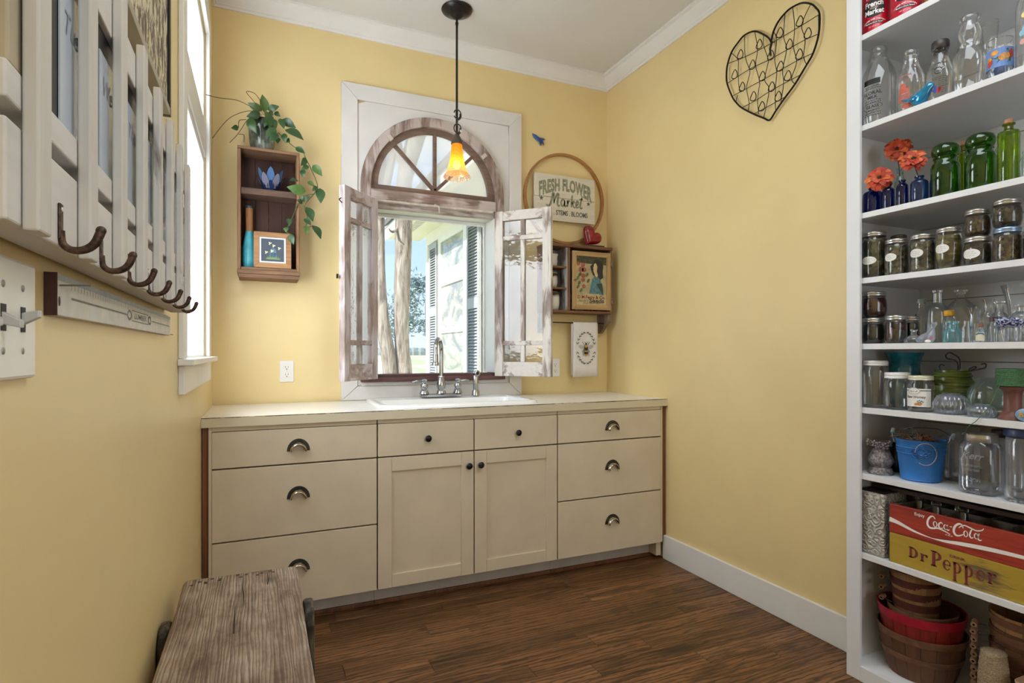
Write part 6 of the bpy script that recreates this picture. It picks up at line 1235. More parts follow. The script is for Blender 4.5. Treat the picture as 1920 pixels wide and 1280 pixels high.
# pots in the cubbies
POT = NT('drip_glaze_pot'); sz = POT.n('ShaderNodeSeparateXYZ', {0: POT.n('ShaderNodeTexCoord').outputs['Generated']}); hh = POT.n('ShaderNodeMath', {0: sz.outputs['Z'], 1: POT.n('ShaderNodeMath', {0: POT.noise(POT.coords((30, 30, 8)), 1.5, 3), 1: 0.35}, operation='MULTIPLY').outputs[0]}, operation='ADD').outputs[0]
POT.bsdf(POT.ramp(hh, [(0.86, lin('D5D0C6')), (1.0, lin('8E7F70')), (1.12, lin('4A3B30'))]), 0.12)
PO2 = plain('white_ribbed_glaze', 'D8D3CA', 0.12, var=0.08, vs=15)
for lb_, X, zb, R, H, m_ in (('small white fluted cup in the top cubbyhole', 1.672, 1.7125, 0.038, 0.078, PO2), ('drip-glazed pot with a green lid in the middle cubbyhole', 1.666, 1.5805, 0.044, 0.088, POT.m), ('large white pot with a brown dripped rim in the bottom cubbyhole', 1.678, 1.4405, 0.046, 0.112, POT.m)):
    t = thing('glazed_pot', lb_, 'pot', (X, D-0.072, zb), 'glazed pots in the cubbyholes')
    BL(t).lathe([(0.0004, 0.0005), (R*0.6, 0.0005), (R*0.8, H*0.08), (R*0.92, H*0.4), (R*0.9, H*0.7), (R*0.93, H*0.85), (R*1.05, H), (R*0.98, H), (R*0.85, H*0.85), (0.0004, H*0.8)], (X, D-0.072, zb), 40, lambda a, y: 1+0.025*cos(10*a)).build('pot_body', m_, t, smooth=50)
    if 'green' in lb_: BL(t).lathe([(R*0.95, H*1.0), (R*0.97, H*1.06), (R*0.6, H*1.16), (0.0004, H*1.18)], (X, D-0.072, zb), 28).build('lid', plain('sage_lid', '7E9A7E', 0.2), t, smooth=50)
# red stone heart on a slab
t = thing('stone_heart', 'dark red polished heart on a black slab on the wall cabinet', 'ornament', (1.96, D-0.075, 1.850))
BL(t).box(1.885, 2.034, D-0.115, D-0.040, 1.8505, 1.864).build('slab_base', plain('black_slate', '22242A', 0.5), t, bevel=0.002)
hp = []
for i in range(40):
    a = 2*pi*i/40; x = 16*sin(a)**3; y = 13*cos(a)-5*cos(2*a)-2*cos(3*a)-cos(4*a); hp.append((x/16*0.074, y/16*0.072))
ra = -0.62; hp = [(x*cos(ra)-y*sin(ra), x*sin(ra)+y*cos(ra)) for x, y in hp]; zmin = min(y for x, y in hp)
lo = [[(1.955+x*k, D-0.078+d, 1.864-zmin+y*k-0.002) for x, y in hp] for k, d in ((0.05, -0.030), (0.45, -0.029), (0.72, -0.025), (0.90, -0.017), (0.98, -0.008), (1.0, 0), (0.98, 0.008), (0.9, 0.017), (0.6, 0.026), (0.05, 0.030))]
BL(t).loft(lo, cap0=True, cap1=True).build('heart', plain('red_stone', '8C1220', 0.2, var=0.22, vs=30, Coat_Weight=0.3), t, smooth=60)
# bee towel on the rod
TWL = plain('white_cotton', 'DEDAD6', 0.85, var=0.02, vs=40, bd=0.1)
t = thing('tea_towel', 'white tea towel printed with a bee and leaf wreath hanging from the cabinet rod', 'towel', (1.908, D-0.080, 1.37))
def tw(x, z): return D-0.0885-0.002*sin(x*60)-0.004*(1.37-z)
lo = []
for k in range(11):
    x = k/10; row = []
    for z in (1.024, 1.10, 1.18, 1.26, 1.33, 1.362): wv = 0.002*(1.37-z)/0.35; row.append((1.819+x*0.179-0.007*(1-x)*(1.37-z)/0.35+0.004*x*(1.37-z)/0.35, tw(x, z), z-0.002*(1-x)))
    for a in (150, 90, 30): row.append((1.819+x*0.179, D-0.080+0.0062*cos(radians(a)), 1.366+0.0062*sin(radians(a))))
    for z in (1.355, 1.2, 1.035): row.append((1.812+x*0.184, D-0.0725, z))
    lo.append(row)
BL(t).loft(lo, closed=False).build('cloth', TWL, t, solid=0.0016, smooth=60)
bx, bz = 1.909, 1.200
def mq(d): return lambda x, y: (bx+x, D-0.0920-0.004*(1.37-bz-y)-d, bz+y)
LFP = plain('leaf_print', '4E5B46', 0.8, var=0.2, vs=90); BEK = plain('bee_black_print', '2E2A2C', 0.8); BEY = plain('bee_yellow_print', 'CBA24A', 0.8, var=0.1)
for sx_ in (-1, 1):
    for sy_ in (-1, 1):
        q = BL(t)
        for a in (18, 33, 48, 63, 78):
            ar = radians(a); x, y = sx_*0.066*cos(ar), 0.006+sy_*0.100*sin(ar)
            if a < 30 and sy_ < 0 and False: continue
            tg = atan2(sy_*0.1*cos(ar), -sx_*0.066*sin(ar)); q.e2(x*0.93, y, 0.011, 0.0026, mq(0), 8, tg+0.6*sx_*sy_); q.e2(x*1.08, y*1.0, 0.009, 0.0022, mq(0), 8, tg-0.5*sx_*sy_)
        q.build('leaf_spray_print', LFP, t)
q = BL(t)
for s_ in (-1, 1): q.e2(s_*0.034, 0.014, 0.021, 0.013, mq(0), 14, s_*0.35)
q.build('wing_print', plain('wing_grey_print', 'B9B4B2', 0.8, var=0.12, vs=200), t)
q = BL(t); q.e2(0, 0.031, 0.006, 0.006, mq(0.0004), 12).e2(0, 0.004, 0.014, 0.022, mq(0.0004), 18).e2(0, -0.024, 0.0145, 0.022, mq(0.0004), 18)
for s_ in (-1, 1):
    for p in ([(s_*0.010, 0.020), (s_*0.018, 0.034), (s_*0.028, 0.046)], [(s_*0.003, 0.036), (s_*0.012, 0.045)], [(s_*0.012, 0.0), (s_*0.022, -0.010), (s_*0.030, -0.022)], [(s_*0.012, -0.008), (s_*0.020, -0.022), (s_*0.022, -0.044)]): q.ribbon(p, 0.003, mq(0.0003))
q.build('bee_print', BEK, t)
BL(t).e2(0, 0.017, 0.0095, 0.009, mq(0.0008), 14).p2([(-0.0135, -0.010), (0.0135, -0.010), (0.0145, -0.018), (-0.0145, -0.018)], mq(0.0008)).p2([(-0.013, -0.033), (0.013, -0.033), (0.004, -0.046), (-0.004, -0.046)], mq(0.0008)).build('bee_band_print', BEY, t)
# wall outlets
PLW = plain('white_switch_plastic', 'E4E2DC', 0.3, var=0.01); SLT = plain('slot_black', '2A2A2A', 0.6)
for lb_, X in (('white double outlet on the back wall left of the window', 0.132), ('white double outlet half hidden behind the right casement', 1.731)):
    t = thing('wall_outlet', lb_, 'outlet', (X, D, 1.080), 'wall outlets')
    BL(t).box(X-0.035, X+0.035, D-0.006, D-0.0004, 1.023, 1.137).build('cover_plate', PLW, t, bevel=0.003)
    for z in (1.0605, 1.0995):
        r = BL(t).loft([[(X+0.017*max(-0.9, min(0.9, 1.15*cos(2*pi*i/24))), D-0.006-d, z+0.0145*sin(2*pi*i/24)) for i in range(24)] for d in (0, 0.002)], cap1=True).build('receptacle', PLW, t)
        BL(t).box(X-0.0075, X-0.0055, D-0.0086, D-0.0081, z-0.001, z+0.008).build('slot', SLT, r); BL(t).box(X+0.0055, X+0.0075, D-0.0086, D-0.0081, z, z+0.007).build('slot', SLT, r); BL(t).e2(0, 0, 0.0028, 0.0028, lambda x, y: (X+x, D-0.0086, z-0.0075+y), 10).build('slot', SLT, r)
    BL(t).ball((X, D-0.0065, 1.080), 0.003, 0.0012, 0.003, 8, 5).build('screw', PLW, t)
# ------------------------------------------------------------------ pendant lamp
PX_, PY_ = 0.958, 2.88
t = thing('pendant_lamp', 'dark bronze pendant lamp with a glowing amber glass bell shade', 'lamp', (PX_, PY_, 3.0))
BRZ = plain('dark_bronze', '353130', 0.35, 0.7, var=0.2, vs=30)
c = (PX_, PY_, 3.0)
BL(t).lathe([(0.080, -0.0005), (0.082, -0.006), (0.078, -0.014), (0.056, -0.026), (0.034, -0.034), (0.026, -0.044), (0.015, -0.05), (0.0004, -0.052)], c, 36).build('canopy', BRZ, t, smooth=40)
for s_ in (-1, 1): BL(t).ball((PX_+s_*0.045, PY_-0.03, 2.9695), 0.005, 0.005, 0.005, 10, 6).build('screw', BRZ, t, smooth=60)
BL(t).tube([(PX_, PY_, 2.95), (PX_, PY_, 2.33)], 0.0062, 10).build('rod', BRZ, t, smooth=50)
BL(t).lathe([(0.0085, 0), (0.009, 0.012), (0.007, 0.014)], (PX_, PY_, 2.916), 14).build('coupler', BRZ, t, smooth=40)
def scroll(s_, zc, flip):
    pts = [(PX_, PY_-0.008, zc-0.055)]
    for i in range(34):
        a = radians(-85+i*14); r = 0.025*(1-0.010*i); pts.append((PX_+s_*(r*cos(a)*0.9-0.004)+s_*0.003, PY_-0.010, zc+flip*(r*sin(a)*1.15)))
    return BL(t).tube(bez(pts, 2), 0.0034, 8).build('scroll', plain('scroll_bronze', '4A443F', 0.35, 0.7, var=0.1), t, smooth=50)
scroll(1, 2.437, 1); scroll(-1, 2.437, 1) if False else None; scroll(1, 2.362, 1)
GBD = plain('crystal_bead', 'D9D4CE', 0.05, 0.2)
BL(t).ball((PX_-0.017, PY_-0.012, 2.435), 0.008, 0.008, 0.008).build('bead', GBD, t, smooth=60); BL(t).ball((PX_+0.020, PY_-0.012, 2.352), 0.008, 0.008, 0.008).build('bead', GBD, t, smooth=60)
BL(t).lathe([(0.0004, 2.338), (0.012, 2.335), (0.020, 2.318), (0.030, 2.297), (0.031, 2.283), (0.027, 2.281), (0.0004, 2.28)], (PX_, PY_, 0), 24).build('socket_cap', plain('pewter_cap', '6B645D', 0.4, 0.7, var=0.15), t, smooth=40)
AMB = NT('amber_glass'); sw = AMB.n('ShaderNodeTexWave', {'Vector': AMB.coords((1, 1, 1), False, (0, 0, 0)), 'Scale': 26.0, 'Distortion': 2.0}, bands_direction='DIAGONAL')
zz_ = AMB.n('ShaderNodeSeparateXYZ', {0: AMB.n('ShaderNodeTexCoord').outputs['Generated']}).outputs['Z']
colr = AMB.ramp(zz_, [(0.0, (0.95, 0.50, 0.22)), (0.3, (1.0, 0.42, 0.035)), (1.0, (0.85, 0.28, 0.008))])
tl = AMB.n('ShaderNodeBsdfTranslucent', {0: colr}); df = AMB.n('ShaderNodeBsdfDiffuse', {0: colr}); gl = AMB.n('ShaderNodeBsdfGlossy', {'Color': (1, 1, 1, 1), 'Roughness': 0.08}); trn = AMB.n('ShaderNodeBsdfTransparent', {0: (1, 0.55, 0.12, 1)})
s1 = AMB.n('ShaderNodeMixShader', {0: 0.35, 1: tl.outputs[0], 2: df.outputs[0]}); s2 = AMB.n('ShaderNodeMixShader', {0: 0.25, 1: s1.outputs[0], 2: trn.outputs[0]})
s3 = AMB.n('ShaderNodeMixShader', {0: 0.06, 1: s2.outputs[0], 2: gl.outputs[0]}); em = AMB.n('ShaderNodeEmission', {0: colr, 1: AMB.n('ShaderNodeMapRange', {0: sw.outputs['Fac'], 3: 0.35, 4: 0.6}).outputs[0]}); s4 = AMB.n('ShaderNodeAddShader', {0: s3.outputs[0], 1: em.outputs[0]}); AMB.t.links.new(s4.outputs[0], AMB.out.inputs[0])
BL(t).lathe([(0.026, 2.2835), (0.029, 2.272), (0.031, 2.25), (0.034, 2.22), (0.040, 2.185), (0.049, 2.152), (0.060, 2.128)], (PX_, PY_, 0), 48).build('shade', AMB.m, t, smooth=60)
BL(t).lathe([(0.060, 2.128), (0.066, 2.117), (0.071, 2.108), (0.068, 2.104), (0.060, 2.105)], (PX_, PY_, 0), 96, lambda a, y: 1+0.03*cos(22*a)*(1 if y < 2.12 else 0)).build('ruffled_rim', glass('amber_clear_rim', (0.95, 0.78, 0.62), (0.6, 0.42, 0.3), 2.0, 0.25, (1, 0.72, 0.45), wav=0.4), t, smooth=60)
BLB = NT('lit_bulb'); e_ = BLB.n('ShaderNodeEmission', {0: (1, 0.78, 0.42, 1), 1: 14.0}); BLB.t.links.new(e_.outputs[0], BLB.out.inputs[0])
BL(t).ball((PX_, PY_, 2.175), 0.019, 0.019, 0.024).build('bulb', BLB.m, t, smooth=60)
# ------------------------------------------------------------------ right wall: wire heart
HO=[(1.8715,2.574),(1.8825,2.5998),(1.9132,2.6335),(1.965,2.6752),(2.0248,2.6878),(2.0681,2.6713),(2.1062,2.6462),(2.1322,2.5996),(2.1401,2.5563),(2.1355,2.5049),(2.103,2.4275),(2.0744,2.3844),(2.0401,2.3468),(1.9709,2.2918),(1.9132,2.2515),(1.8797,2.23),(1.847,2.258),(1.7993,2.2967),(1.7482,2.3341),(1.6918,2.3901),(1.6586,2.4269),(1.6331,2.4931),(1.6285,2.571),(1.6469,2.61),(1.6703,2.6384),(1.7136,2.666),(1.7583,2.6737),(1.789,2.6709),(1.8309,2.6516),(1.8578,2.621),(1.8698,2.5867),(1.8715,2.574)]
HW=[[(2.129,2.6005),(2.0248,2.5833),(1.9076,2.5736),(1.8045,2.5716),(1.7185,2.5707),(1.6308,2.5723)],[(2.1355,2.5049),(1.9946,2.5125),(1.8852,2.5038),(1.789,2.5025),(1.699,2.5013),(1.6331,2.4931)],[(2.1062,2.4288),(1.9417,2.4285),(1.8416,2.4299),(1.7382,2.4307),(1.6586,2.4269)],[(2.0432,2.349),(1.965,2.3501),(1.8852,2.3588),(1.7993,2.3626),(1.716,2.3629)],[(1.9709,2.2918),(1.8742,2.2956),(1.8045,2.301)],[(2.103,2.6373),(2.0649,2.5878),(2.0649,2.5396),(2.0587,2.4503),(2.0339,2.4255)],[(2.0681,2.4205),(2.0775,2.3953)],[(2.0248,2.6878),(2.0217,2.5866),(1.9946,2.5078),(1.9976,2.4809),(2.0126,2.4308),(1.9976,2.3538),(2.0036,2.3184)],[(1.965,2.6752),(1.9475,2.5838),(1.9591,2.5151),(1.936,2.4307),(1.9417,2.3916),(1.9475,2.3431),(1.9417,2.2807)],[(1.9132,2.6335),(1.9132,2.5855),(1.888,2.5096),(1.8908,2.4837),(1.9076,2.4229),(1.8825,2.3667),(1.9132,2.2515)],[(1.8578,2.6165),(1.8416,2.577),(1.8524,2.4929),(1.8416,2.4299),(1.847,2.3742),(1.8497,2.3083),(1.847,2.258)],[(1.7967,2.6686),(1.8045,2.5716),(1.789,2.5069),(1.8098,2.4244),(1.8045,2.3648),(1.8203,2.2787)],[(1.7583,2.6737),(1.7482,2.5862),(1.7533,2.4982),(1.7382,2.4264),(1.7634,2.3688),(1.7482,2.3363)],[(1.6703,2.6376),(1.7136,2.5724),(1.6966,2.5043),(1.7039,2.4359),(1.6918,2.3964)],[(1.6331,2.5714),(1.6331,2.4931)]]
HR=[(1.7185,2.5899),(1.8203,2.5929),(1.6798,2.519),(1.9331,2.5976),(1.771,2.5177),(2.0463,2.6054),(1.8687,2.5163),(1.7209,2.4504),(1.9738,2.5218),(1.8177,2.4434),(2.082,2.5255),(1.916,2.4426),(1.7787,2.3842),(2.0352,2.4451),(1.8644,2.3726),(1.9679,2.3723),(1.8283,2.3151),(1.9189,2.3064)]
WIR = plain('black_wire', '1F1B17', 0.45, 0.6, var=0.2, vs=60)
t = thing('wire_heart', 'black wire heart card holder hung on the right wall', 'wall art', (2.11, 1.885, 2.45))
BL(t).tube([(XR-0.018, y, z) for y, z in bez(HO[:-1], 4)]+[], 0.0042, 6, closed=True).build('outline', WIR, t, smooth=60)
for r in HW: BL(t).tube([(XR-0.018, y, z) for y, z in bez(r, 4)], 0.0017, 5).build('cross_wire', WIR, t, smooth=60)
rr0 = None
for y, z in HR: BL(t).tube([(XR-0.024+0.004*sin(2*a), y+0.0165*cos(a), z+0.021*sin(a)) for a in [2*pi*i/18 for i in range(18)]], 0.0021, 5, closed=True).build('ring', WIR, t, smooth=60)
BL(t).tube([(XR-0.018, 1.868, 2.575), (XR-0.026, 1.870, 2.545), (XR-0.022, 1.871, 2.515)], 0.005, 6).build('wrapped_wire', WIR, t, smooth=60)
BL(t).tube([(XR-0.0003, 1.868, 2.578), (XR-0.024, 1.868, 2.580)], 0.0015, 5).build('nail', WIR, t)

# ------------------------------------------------------------------ left wall: switches, ruler, weekday rack, picture
t = thing('light_switch', 'white three-gang light switch plate on the near left wall', 'light switch', (XL, 0.645, 1.215))
BL(t).box(XL+0.0004, XL+0.0075, 0.562, 0.727, 1.158, 1.2715).build('cover_plate', PLW, t, bevel=0.0035)
TOG = plain('grey_toggle', 'B9B8B5', 0.35, var=0.02)
for y in (0.5985, 0.6445, 0.6905):
    BL(t).box(XL+0.0076, XL+0.0082, y-0.0055, y+0.0055, 1.203, 1.227).build('slot', SLT, t)
    dz = 0.006 if y > 0.67 else -0.006
    BL(t).loft([[(x, y+a*w, 1.215+dz*k+b_*h) for a, b_ in ((-1, -1), (1, -1), (1, 1), (-1, 1))] for x, w, h, k in ((XL+0.006, 0.005, 0.006, 0), (XL+0.0215, 0.0042, 0.0035, 1))], cap1=True).build('toggle', TOG, t, bevel=0.0012)
    for z in (1.185, 1.245): BL(t).ball((XL+0.0078, y, z), 0.0011, 0.0034, 0.0034, 10, 5).build('screw', plain('screw_grey', 'A5A49F', 0.4, 0.5), t, smooth=60)
t = thing('wooden_ruler', 'old whitewashed wooden rule with printed scale nailed below the hook rack', 'ruler', (XL, 1.21, 1.25))
RUL = plain('whitewashed_rule', 'CFCDC9', 0.45, var=0.06, vs=40); RUD = wood('rule_end_wood', '4B2A20', '2A1510', 'Z', 0.5)
BL(t).box(XL+0.0004, XL+0.0118, 0.7765, 1.645, 1.2245, 1.2715).build('rule_body', RUL, t, bevel=0.001)
BL(t).box(XL+0.0004, XL+0.0122, 0.7745, 0.7764, 1.2243, 1.2717).build('end_cap', RUD, t)
BL(t).box(XL+0.0119, XL+0.0121, 0.777, 1.644, 1.2635, 1.2705).build('blue_edge', plain('blue_grey_band', '9FAAB3', 0.5, var=0.1, vs=30), t)
mp = lambda x, y: (XL+0.0122, 0.777+x, 1.2245+y); q = BL(t); PRN = plain('grey_rule_print', '8A8A88', 0.7, var=0.15, vs=80)
for i in range(60): q.p2([(0.05+i*0.0135, 0.032), (0.0514+i*0.0135, 0.032), (0.0514+i*0.0135, 0.032+(0.006 if i % 2 else 0.009)), (0.05+i*0.0135, 0.032+(0.006 if i % 2 else 0.009))][::1], mp)
q.p2([(0.05, 0.021), (0.36, 0.021), (0.36, 0.0235), (0.05, 0.0235)], mp); q.p2([(0.60, 0.021), (0.85, 0.021), (0.85, 0.023), (0.60, 0.023)], mp)
q.crescent((0.38, 0.0225, 0.018, 0.009), (0.38, 0.0225, 0.012, 0.005), mp); q.crescent((0.575, 0.0225, 0.018, 0.009), (0.575, 0.0225, 0.012, 0.005), mp)
for a in ((0.40, 0.013, 0.56, 0.0145), (0.40, 0.031, 0.56, 0.0325), (0.40, 0.013, 0.402, 0.032), (0.558, 0.013, 0.56, 0.032)): rect(q, a[0], a[1], a[2], a[3], mp)
q.text('LUMBER', 0.014, lambda x, y: mp(x+0.48, y+0.0225), bold=0.01, sx=2.3)
q.build('scale_print', PRN, t)
BL(t).e2(0.006, 0.016, 0.0035, 0.0055, mp, 12).build('hang_hole', SLT, t)
BL(t).tube([(XL+0.012, 0.783, 1.258), (XL+0.040, 0.787, 1.2595)], 0.0011, 6).build('nail', plain('steel_nail', '9A9A98', 0.35, 0.8), t)
BL(t).tube([(XL+0.006, 1.645, 1.227), (XL+0.016, 1.657, 1.227)], 0.0009, 5).build('nail', MC['steel_nail'], t)
# hook rack
RKP = chipped('rack_white_paint', 'CFCBC4', '8F8378', '5C5046', 'Z', 0.34, 0.55, 0.9); RKX = chipped('rack_white_paint_y', 'D6D3CE', '8F8378', '5C5046', 'Y', 0.32, 0.55, 0.9)
t = thing('hook_rack', 'distressed white hook rack with weekday panels on the left wall', 'rack', (XL, 1.1, 1.45))
for z0, z1 in ((1.283, 1.3605), (1.3745, 1.4035), (1.584, 1.636)): BL(t).box(XL+0.0095, -0.172, 0.539, 1.665, z0, z1).build('rail', RKX, t, bevel=0.002)
BL(t).box(XL+0.0006, XL+0.009, 0.602, 1.655, 1.30, 1.62).build('backer', plain('backer_beige', '9C8D77', 0.7, var=0.05), t)
BL(t).box(-0.1855, -0.1785, 0.602, 1.64, 1.404, 1.5835).build('black_board', plain('black_board', '1C1D1F', 0.4), t)
for i in range(8):
    y = 0.567+0.1515*i; BL(t).box(-0.1715, -0.160, y, y+0.031, 1.2805, 1.652).build('picket', RKP, t, bevel=0.002)
BL(t).box(XL+0.0095, -0.1735, 0.548, 0.6015, 1.404, 1.5835).build('end_filler', plain('end_filler_beige', 'B3A68E', 0.7, var=0.06), t, bevel=0.002)  # filler block added to cover the dark shaded gap beside the first picket
WBD = plain('whiteboard', 'C4CEDB', 0.12, var=0.02)
for i, d_ in enumerate(('Tue', 'Wed', 'Thu', 'Fri', 'Sat', 'Sun', 'Mon')):
    y = 0.684+0.1515*i; pn = BL(t).box(-0.178, -0.1765, y-0.002, y+0.085, 1.4045, 1.5515).build('day_panel', WBD, t)
    BL(t).text(d_, 0.034, lambda x, yy: (-0.1758, y+0.006+x, 1.512+yy), align='LEFT', shear=0.3).build('handwriting', plain('dry_erase_ink', '8F939C', 0.6), pn)
HKM = NT('rusty_iron'); HKM.bsdf(HKM.ramp(HKM.noise(HKM.coords((1, 1, 1)), 160, 4), [(0.35, lin('33261F')), (0.6, lin('5E4638')), (0.75, lin('8A6A55'))]), 0.5, 0.5)
for i in range(7):
    y = 0.661+0.1515*i; h = BL(t).box(-0.1719, -0.1695, y-0.0045, y+0.0045, 1.290, 1.3235).build('hook', HKM.m, t, bevel=0.001, label='rusty iron coat hook')
    BL(t).tube(bez([(-0.1705, y, 1.298), (-0.1690, y, 1.286), (-0.162, y, 1.2805), (-0.152, y, 1.2815), (-0.144, y, 1.288), (-0.139, y, 1.3005)], 4), [0.0033]*8+[0.0033+0.0001*k for k in range(1, 9)]+[0.0042]*5, 8).build('hook_arm', HKM.m, h, smooth=60)
    BL(t).ball((-0.1392, y, 1.3005), 0.0046, 0.0046, 0.0046, 10, 7).build('hook_tip', HKM.m, h, smooth=60)
    BL(t).ball((-0.1694, y, 1.318), 0.001, 0.0022, 0.0022, 8, 5).build('screw', PLW, h)
# peeling picture panel
t = thing('peeling_panel', 'dark-framed panel of peeling cream paint on the left wall above the rack', 'picture', (XL, 1.2, 2.0))
PEE = NT('peeling_cream_paint'); n1 = PEE.noise(PEE.coords((22, 22, 9)), 2.6, 8, 0.7, 0.4); PEE.bsdf(PEE.ramp(n1, [(0.44, lin('5F5648')), (0.50, lin('8B7F68')), (0.53, lin('D8CFB2')), (0.7, lin('C9BD9A'))]), 0.6, 0, n1, 0.6, 0.004)
BL(t).box(XL+0.001, -0.196, 0.822, 1.536, 1.752, 2.40).build('panel', PEE.m, t)
BL(t).box(XL+0.001, -0.190, 1.5365, 1.552, 1.735, 2.41).build('frame_bar', plain('black_frame', '15140F', 0.4), t, bevel=0.001)
BL(t).box(XL+0.001, -0.190, 0.806, 0.8215, 1.735, 2.41).build('frame_bar', MC['black_frame'], t, bevel=0.001)
BL(t).box(XL+0.001, -0.190, 0.822, 1.536, 1.735, 1.7515).build('bottom_bar', plain('pale_frame_edge', 'A39F93', 0.4, 0.3), t, bevel=0.001)
BL(t).box(XL+0.001, -0.190, 0.822, 1.536, 2.4005, 2.41).build('top_bar', MC['black_frame'], t)
# ------------------------------------------------------------------ bench
BEN = NT('weathered_plank'); v = BEN.coords((26, 0.8, 26), False); w1_ = BEN.n('ShaderNodeTexWave', {'Vector': BEN.coords((1, 0.09, 1), False), 'Scale': 44.0, 'Distortion': 16.0, 'Detail': 4.0, 'Detail Scale': 0.55, 'Detail Roughness': 0.55}, bands_direction='X'); n2 = BEN.noise(v, 3.0, 8, 0.72); n3 = BEN.noise(BEN.coords((7, 4, 7), False), 2.2, 5, 0.65); n4 = BEN.noise(BEN.coords((110, 3, 110), False), 1.5, 5, 0.7)
kn = BEN.n('ShaderNodeTexVoronoi', {'Vector': BEN.coords((5.5, 3.2, 1), False), 'Scale': 1.0}).outputs['Distance']
cA = BEN.ramp(n3, [(0.32, lin('7C6859')), (0.5, lin('A4917F')), (0.66, lin('B8A899'))])
cA = BEN.mix(BEN.ramp(w1_.outputs['Fac'], [(0.05, (0.55,)*3), (0.40, (0, 0, 0))]), cA, lin('5C4A40'))
cA = BEN.mix(BEN.ramp(n4, [(0.38, (0.55,)*3), (0.52, (0, 0, 0))]), cA, lin('5C4A3F')); cA = BEN.mix(BEN.ramp(n2, [(0.30, (0.85,)*3), (0.43, (0, 0, 0))]), cA, lin('453529'))
cA = BEN.mix(BEN.ramp(kn, [(0.05, (0.8,)*3), (0.14, (0, 0, 0))]), cA, lin('4A3A31'))
BEN.bsdf(cA, 0.75, 0, BEN.mix(0.5, w1_.outputs['Fac'], n4), 0.45, 0.004, Specular_IOR_Level=0.25)
LGW = NT('cracked_dark_wood'); l1 = LGW.noise(LGW.coords((30, 30, 6)), 2.0, 6, 0.7); LGW.bsdf(LGW.ramp(l1, [(0.38, lin('15110C')), (0.5, lin('3A3123')), (0.68, lin('7A6E50'))]), 0.55, 0, l1, 0.8, 0.006)
t = thing('wooden_bench', 'low weathered wooden bench along the left wall in the foreground', 'bench', (-0.045, 1.25, 0))
top = BL(t)
y_ = [0.74, 0.75, 1.0, 1.3, 1.6, 1.762, 1.770]
top.loft([[(-0.187+(0.004 if i in (0, 6) else 0)+0.002*sin(i*2.1), y+0.007, 0.515), (0.098-(0.004 if i in (0, 6) else 0)+0.002*sin(i*1.7), y, 0.515), (0.099+0.002*sin(i*1.7), y, 0.553), (0.092+0.002*sin(i*1.7), y, 0.560), (-0.180+0.002*sin(i*2.1), y+0.007, 0.560), (-0.187+0.002*sin(i*2.1), y+0.007, 0.553)] for i, y in enumerate(y_)], cap0=True, cap1=True)
seat = top.build('seat_plank', BEN.m, t, smooth=30)
rn = random.Random(3); q = BL(t)
for x, y in ((-0.165, 1.735), (-0.148, 1.752), (-0.133, 1.744), (-0.131, 1.735), (-0.118, 1.762), (-0.098, 1.752), (-0.1, 1.742), (-0.055, 1.764), (-0.047, 1.744), (-0.033, 1.758), (-0.005, 1.742), (0.006, 1.752), (0.028, 1.757), (0.036, 1.748)): q.e2(0, 0, 0.0052, 0.0048, lambda u, w: (x+u, y+w, 0.5606), 9)
q.build('nail_heads', plain('dark_nail', '2D2521', 0.6, 0.3), seat, kind='stuff')
q = BL(t)
for p in ([(-0.041, 1.735), (-0.040, 1.66), (-0.036, 1.60), (-0.0345, 1.54)], [(-0.055, 1.555), (-0.053, 1.48), (-0.052, 1.40)], [(0.02, 1.757), (0.022, 1.70), (0.020, 1.66)]): q.ribbon(bez(p, 5), [0.0004+0.0022*sin(pi*i/15) for i in range(16)], lambda x, y: (x, y, 0.5607))
q.build('cracks', plain('crack_black', '1A1410', 0.9), seat)
for yl in (1.545, 0.93):
    for s_, x in ((-1, -0.2125), (1, 0.1035)):
        w = 0.0225 if s_ < 0 else 0.0235; pr_ = [(yl-0.05, 0.0), (yl-0.045, 0.40), (yl-0.046, 0.500), (yl-0.034, 0.530), (yl-0.010, 0.545), (yl+0.016, 0.546), (yl+0.040, 0.535), (yl+0.046, 0.50), (yl+0.045, 0.40), (yl+0.05, 0.0)]
        BL(t).prism([(x, a, b_+0.0006) for a, b_ in pr_], (w, 0, 0)).build('leg', LGW.m, t, bevel=0.006)
    BL(t).box(-0.1895, 0.103, yl-0.03, yl+0.03, 0.44, 0.5145).build('cross_rail', LGW.m, t, bevel=0.003)
# ------------------------------------------------------------------ outside: lawn, twin-trunk tree, house wing, far trees
LAWN = NT('dry_lawn'); g1_ = LAWN.noise(LAWN.coords((1, 1, 1), False), 0.55, 5, 0.6); g2_ = LAWN.noise(LAWN.coords((0.25, 0.05, 1), False), 0.6, 4)
LAWN.bsdf(LAWN.mix(LAWN.ramp(g2_, [(0.45, (0, 0, 0)), (0.6, (0.75,)*3)]), LAWN.ramp(g1_, [(0.35, lin('C9C8A0')), (0.6, lin('E6E0C6'))]), lin('A9BC7E')), 0.9)
B().poly([(-200, D+0.4, -0.5), (250, D+0.4, -0.5), (250, 450, -0.5), (-200, 450, -0.5)]).build('ground', LAWN.m, kind='structure')
BARK = NT('tree_bark'); b1 = BARK.noise(BARK.coords((14, 14, 2.2), False), 2.2, 7, 0.68, 0.5)
BARK.bsdf(BARK.ramp(b1, [(0.36, lin('665C54')), (0.5, lin('9F948A')), (0.68, lin('C4BDB4'))]), 0.9, 0, b1, 0.9, 0.03)
